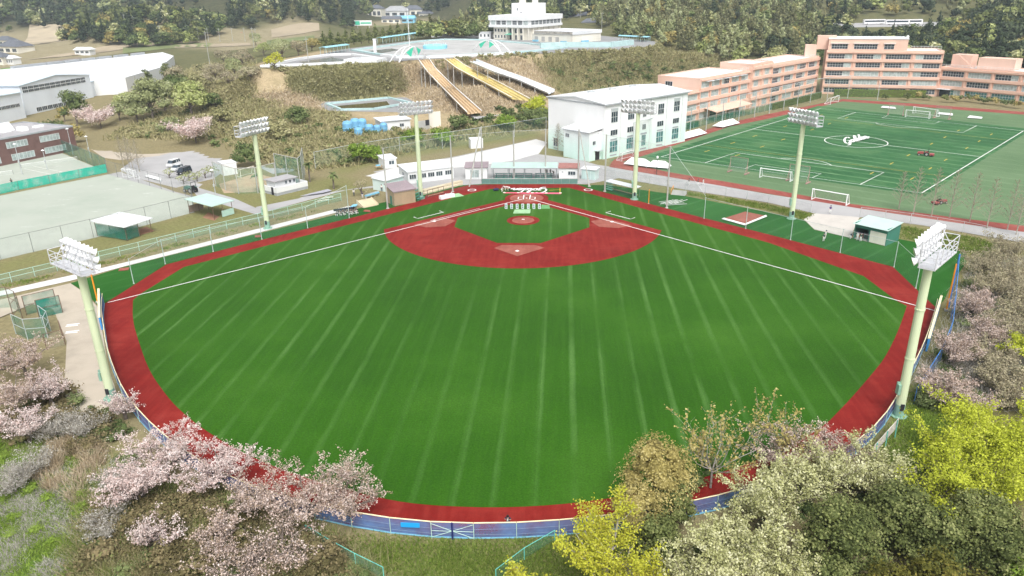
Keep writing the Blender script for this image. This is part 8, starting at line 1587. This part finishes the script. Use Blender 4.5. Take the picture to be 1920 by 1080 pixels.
blades('dry_grass', 'dry straw coloured grass on the left bank of the waterpark', 'dry grass', scatter([(470, 180), (560, 170), (610, 190), (600, 210), (520, 205)], 300, 33), 14, 0.5, 1.3, 0.16, F_STRAW, 34, 0.8, 1.5)
blades('brushwood_stems', 'fine brown stems of the brushwood below the left cherry trees', 'brushwood', scatter([(170, 920), (420, 925), (560, 985), (650, 1035), (720, 1090), (140, 1090)], 420, 81), 55, 0.7, 1.9, 0.022, F_SCRUB, 82, 0.9, 0.9)
blades('brushwood_stems', 'fine olive stems among the brushwood below the left cherry trees', 'brushwood', scatter([(150, 880), (420, 925), (560, 985), (650, 1035), (720, 1090), (140, 1090)], 240, 83), 55, 0.6, 1.6, 0.025, F_GRASS, 84, 0.9, 0.8)
blades('thicket_stems', 'pale leafless stems across the right bank thicket', 'brushwood', scatter([(1730, 740), (1800, 560), (1830, 490), (2100, 460), (2100, 780), (1800, 760)], 480, 85), 50, 0.8, 2.2, 0.025, F_GREY, 86, 0.8, 1.1)
blades('pampas_grass', 'tufts of tan pampas grass among the left bushes', 'dry grass', scatter([(95, 830), (180, 800), (200, 880), (170, 960), (120, 930), (60, 900)], 60, 35), 90, 0.6, 1.5, 0.03, F_STRAW, 36, 0.75, 0.35)
blades('matted_vines', 'grey matted dead vines at the lower left corner', 'dead vines', patchy(scatter([(-20, 860), (120, 880), (250, 950), (230, 1090), (-40, 1090)], 900, 37), 2.6, 0.50, 5), 60, 0.2, 0.75, 0.022, F_GREY, 38, 2.4, 0.5)
blades('bank_grass', 'fresh green grass on the lower left slope', 'grass', scatter([(-20, 810), (120, 840), (220, 930), (260, 1090), (-40, 1090)], 420, 39), 45, 0.15, 0.45, 0.045, F_BRIGHT, 40, 0.6, 0.8)
blades('bank_grass', 'rough grass outside the outfield fence', 'grass', scatter([(560, 1015), (880, 1016), (1060, 1012), (1200, 1000), (1150, 1090), (560, 1090)], 620, 41), 45, 0.12, 0.42, 0.04, F_GRASS, 42, 0.7, 0.7)
blades('tower_grass', 'green grass around the right light tower', 'grass', scatter([(1640, 860), (1690, 775), (1740, 700), (1800, 760), (1740, 890)], 330, 43), 45, 0.10, 0.35, 0.045, F_BRIGHT, 44, 0.7, 0.6)
blades('verge_grass', 'olive grass on the bank above the left concrete strip', 'grass', scatter([(0, 536), (219, 484), (465, 423), (640, 385), (480, 424), (235, 488), (0, 543)], 500, 45), 18, 0.15, 0.4, 0.07, F_GRASS, 46, 0.6, 0.5)
blades('verge_grass', 'dry olive grass on the bank beside the service road', 'grass', scatter([(1290, 360), (1440, 384), (1520, 402), (1505, 410), (1440, 394), (1290, 366)], 300, 47), 18, 0.15, 0.4, 0.07, F_GRASS, 48, 0.6, 0.5)
blades('bank_grass', 'dry rough grass behind the green shed on the right', 'grass', scatter([(1690, 425), (1820, 445), (1920, 470), (1840, 480), (1765, 460), (1690, 446)], 350, 49), 18, 0.15, 0.5, 0.07, F_GRASS, 50, 0.6, 0.6)
# ================================================================== woods
KIND = {}
def kind(name, maker, mats, sizes, dens, leaf, nvar=3):
    KIND[name] = []
    for s_ in range(nvar):
        rg_ = np.random.default_rng(hash_(name)+s_); V, F, T = crown_arrays(maker(rg_), rg_, dens, leaf, True, jit=0.18); KIND[name].append((V, F, T))
def hash_(s): return sum(ord(c)*(i+1) for i, c in enumerate(s))
kind('evergreen', lambda r: round_lobes(r, 11, 5.2, 9, 0.06), F_DARK, 1, 1.15, 0.62)
kind('broadleaf', lambda r: round_lobes(r, 10.5, 5.2, 8, 0.08), F_MID, 1, 1.05, 0.62)
kind('plume', lambda r: plume_lobes(r, 13, 3.0, 6), F_BAMBOO, 1, 1.5, 0.50)
kind('conifer', lambda r: cone_lobes(r, 14, 3.4, 6), F_DARK, 1, 1.2, 0.55)
FM = {'evergreen': [F_FOREST, F_FOREST, F_DARK], 'broadleaf': [F_SAGE, F_MID, F_SAGEL, F_PALE, F_OCHRE, F_MID], 'plume': [F_BAMBOO, F_BAMBOO, F_SAGE], 'conifer': [F_FOREST]}
MESHC = {}
def wood_mesh(k, v, fm):
    if (k, v, fm.name) not in MESHC: V, F, T = KIND[k][v]; MESHC[(k, v, fm.name)] = veg_mesh(k+'_tree', V, F, T, fm)
    return MESHC[(k, v, fm.name)]
def in_view(p, m=60):
    d = np.asarray(p)-np.array([CX, CY, CZ]); z = d@_f; return z > 1 and -m < 960+FOC*(d@_r)/z < 1920+m
def wood_pts(px0, px1, d0, d1, step, seed, mask=None):
    rg = np.random.default_rng(seed); out = []; d = d0
    while d < d1:
        st = step*(1+max(0, d-500)/700); w_ = (px1-px0)/FOC*d; n = max(1, int(w_/st))
        for i in range(n):
            px = px0+(px1-px0)*(i+0.5+rg.uniform(-.45, .45))/n; dd = d+rg.uniform(-.45, .45)*st; p = DP(px, dd, 0)
            if mask is None or mask(px, dd, p): out.append((px, dd, p.x, p.y, gz(p.x, p.y)))
        d += st*0.85
    return out
SOLO = {}
NAMES = {'evergreen': 'evergreen_tree', 'broadleaf': 'broadleaf_tree', 'plume': 'bamboo_clump', 'conifer': 'conifer_tree'}
ADJ = {'forest_leaf': 'deep green', 'evergreen_leaf': 'dark green', 'mid_green_leaf': 'mid green', 'sage_leaf': 'sage green', 'spring_yellow_leaf': 'yellow', 'lime_leaf': 'lime green', 'pale_lime_leaf': 'pale lime', 'pale_blossom_leaf': 'cream flecked', 'ochre_leaf': 'ochre', 'bamboo_leaf': 'olive'}
def wood(area, pts, weights, seed, solo, smin, smax, low=1.0):
    """nearest trees stand as single trees, the mass behind them as one wood"""
    rg = np.random.default_rng(seed); pts = sorted(pts, key=lambda t: t[1]); ks = list(weights(0, 0)) if callable(weights) else list(weights)
    mass = {}
    for i, (px, d, x, y, z) in enumerate(pts):
        w_ = weights(px, d) if callable(weights) else weights; kk = list(w_); pr = np.array([w_[q] for q in kk], float); k = kk[rg.choice(len(kk), p=pr/pr.sum())]
        fm = FM[k][rg.integers(0, len(FM[k]))]; v = int(rg.integers(0, 3)); s_ = rg.uniform(smin, smax); a = rg.uniform(0, 6.28)
        if i < solo:
            noun = {'evergreen': 'evergreen tree', 'broadleaf': 'broadleaf tree', 'plume': 'bamboo clump', 'conifer': 'conifer'}[k]
            o = inst(NAMES[k], wood_mesh(k, v, fm), None, (x, y, z-0.5), (0, 0, a), (s_, s_, s_*rg.uniform(0.9, 1.15))); tag(o, '%s %s %s' % (ADJ[fm.name], noun, area), 'tree', '%s %ss %s' % (ADJ[fm.name], noun, area))
        else:
            V, F, T = KIND[k][v]; n = len(F); nl = (F[:, 2] != F[:, 3]); keep = ~nl | (rg.random(n) < low)
            c, q = math.cos(a), math.sin(a); X = np.stack([(V[:, 0]*c-V[:, 1]*q)*s_+x, (V[:, 0]*q+V[:, 1]*c)*s_+y, V[:, 2]*s_+z-0.5], 1); mass.setdefault(fm.name, []).append((X, F[keep], np.clip(T[keep]+rg.normal()*0.12, 0, 1)))
    if mass:
        Vs = []; Fs = []; Ts = []; Ms = []; o = 0; ml = list(mass)
        for mi, nm in enumerate(ml):
            for X, F, T in mass[nm]: Vs.append(X); Fs.append(F+o); o += len(X); Ts.append(T); Ms.append(np.full(len(F), mi))
        ob = bpy.data.objects.new('wood', veg_mesh('wood', np.concatenate(Vs), np.concatenate(Fs), np.concatenate(Ts), [MATS[q] for q in ml], np.concatenate(Ms))); COL.objects.link(ob); tag(ob, 'dense mixed wood %s' % area, 'wood', None, 'stuff')
bc = DP(1600, 602, 0)
yard = lambda px, d, p: not (abs(p.x-bc.x) < 46 and -62 < p.y-bc.y < 34)
wood('behind the pink school', wood_pts(1400, 2020, 425, 640, 8.8, 71, lambda px, d, p: yard(px, d, p) and not (px < 1500 and d < 440)), lambda px, d: {'evergreen': 5, 'conifer': 1, 'broadleaf': 1.4} if px > 1480 else {'plume': 3, 'broadleaf': 2, 'evergreen': 1}, 72, 110, 0.85, 1.3, 0.42)
wood('on the slope right of the clubhouse', wood_pts(1095, 1420, 455, 660, 7.4, 73, lambda px, d, p: not (px < 1180 and d < 500) and not (px < 1135 and d < 560)), lambda px, d: {'plume': 5, 'broadleaf': 2.2, 'evergreen': 0.5}, 74, 90, 0.8, 1.2, 0.45)
wood('on the far right ridge', wood_pts(1020, 2050, 650, 1050, 12.5, 75, yard), {'evergreen': 3, 'plume': 2.5, 'broadleaf': 2.2, 'conifer': 0.8}, 76, 0, 1.0, 1.5, 0.16)
wood('behind the pool shed', wood_pts(815, 935, 500, 600, 8, 77, lambda px, d, p: True), {'broadleaf': 4, 'plume': 1.5, 'evergreen': 1}, 78, 26, 0.9, 1.25, 0.6)
wood('behind the far hamlet', wood_pts(540, 1130, 1000, 1420, 14, 79, lambda px, d, p: not (690 < px < 830 and d < 1165) and (px > 820 or d > 1130)), {'conifer': 3, 'evergreen': 3, 'broadleaf': 1}, 80, 0, 1.3, 1.9, 0.28)
wood('beyond the clubhouse', wood_pts(900, 1120, 640, 1050, 12, 81, lambda px, d, p: not (px < 960 and d < 660)), {'evergreen': 3, 'broadleaf': 2.2, 'conifer': 2}, 82, 0, 1.1, 1.5, 0.32)
knoll = lambda px, d, p: ((px-365)/148)**2+((d-790)/105)**2 < 1
wood('on the wooded knoll at upper left', wood_pts(210, 520, 690, 900, 7.4, 83, knoll), lambda px, d: {'evergreen': 3, 'broadleaf': 3.2, 'conifer': 0.8}, 84, 70, 0.95, 1.4, 0.4)
wood('on the second knoll left of the hamlet', wood_pts(505, 705, 800, 1000, 9, 85), {'conifer': 3, 'evergreen': 3, 'broadleaf': 0.8, 'plume': 1.2}, 86, 0, 1.1, 1.6, 0.35)
wood('on the far left hills', wood_pts(-60, 330, 960, 1500, 11, 87, lambda px, d, p: gz(p.x, p.y) > 13 or d > 1150), {'evergreen': 4, 'broadleaf': 2, 'conifer': 2}, 88, 0, 1.5, 2.2, 0.15)
wood('on the far middle hills', wood_pts(300, 760, 1000, 1500, 14, 89, lambda px, d, p: gz(p.x, p.y) > 14), {'evergreen': 4, 'broadleaf': 1.5, 'conifer': 2}, 90, 0, 1.6, 2.3, 0.2)
wood('around the farm at the left edge', [(px, d, DP(px, d, 0).x, DP(px, d, 0).y, gz(*DP(px, d, 0)[:2])) for px, d in [(5, 930), (30, 960), (55, 990), (20, 1000), (75, 1010), (-10, 960), (45, 930), (100, 1030), (120, 1040), (140, 1030), (165, 1050), (190, 1040), (60, 720), (75, 715), (40, 690), (20, 700), (85, 725)]], {'evergreen': 3, 'broadleaf': 3}, 92, 17, 0.8, 1.4)
# ================================================================== air
hz = MB().box(-2600, 2600, -420, 2900, -40, 215).build('haze', bpy.data.materials.new('haze_air')); hz['kind'] = 'stuff'; tag(hz, 'thin pale haze in the spring air', 'haze')
m = hz.data.materials[0]; m.use_nodes = True; n = m.node_tree; n.nodes.clear()
o = n.nodes.new('ShaderNodeOutputMaterial'); v = n.nodes.new('ShaderNodeVolumePrincipled'); v.inputs['Color'].default_value = (0.80, 0.90, 1.0, 1); v.inputs['Density'].default_value = 0.00021; v.inputs['Anisotropy'].default_value = 0.2
n.links.new(v.outputs[0], o.inputs['Volume'])
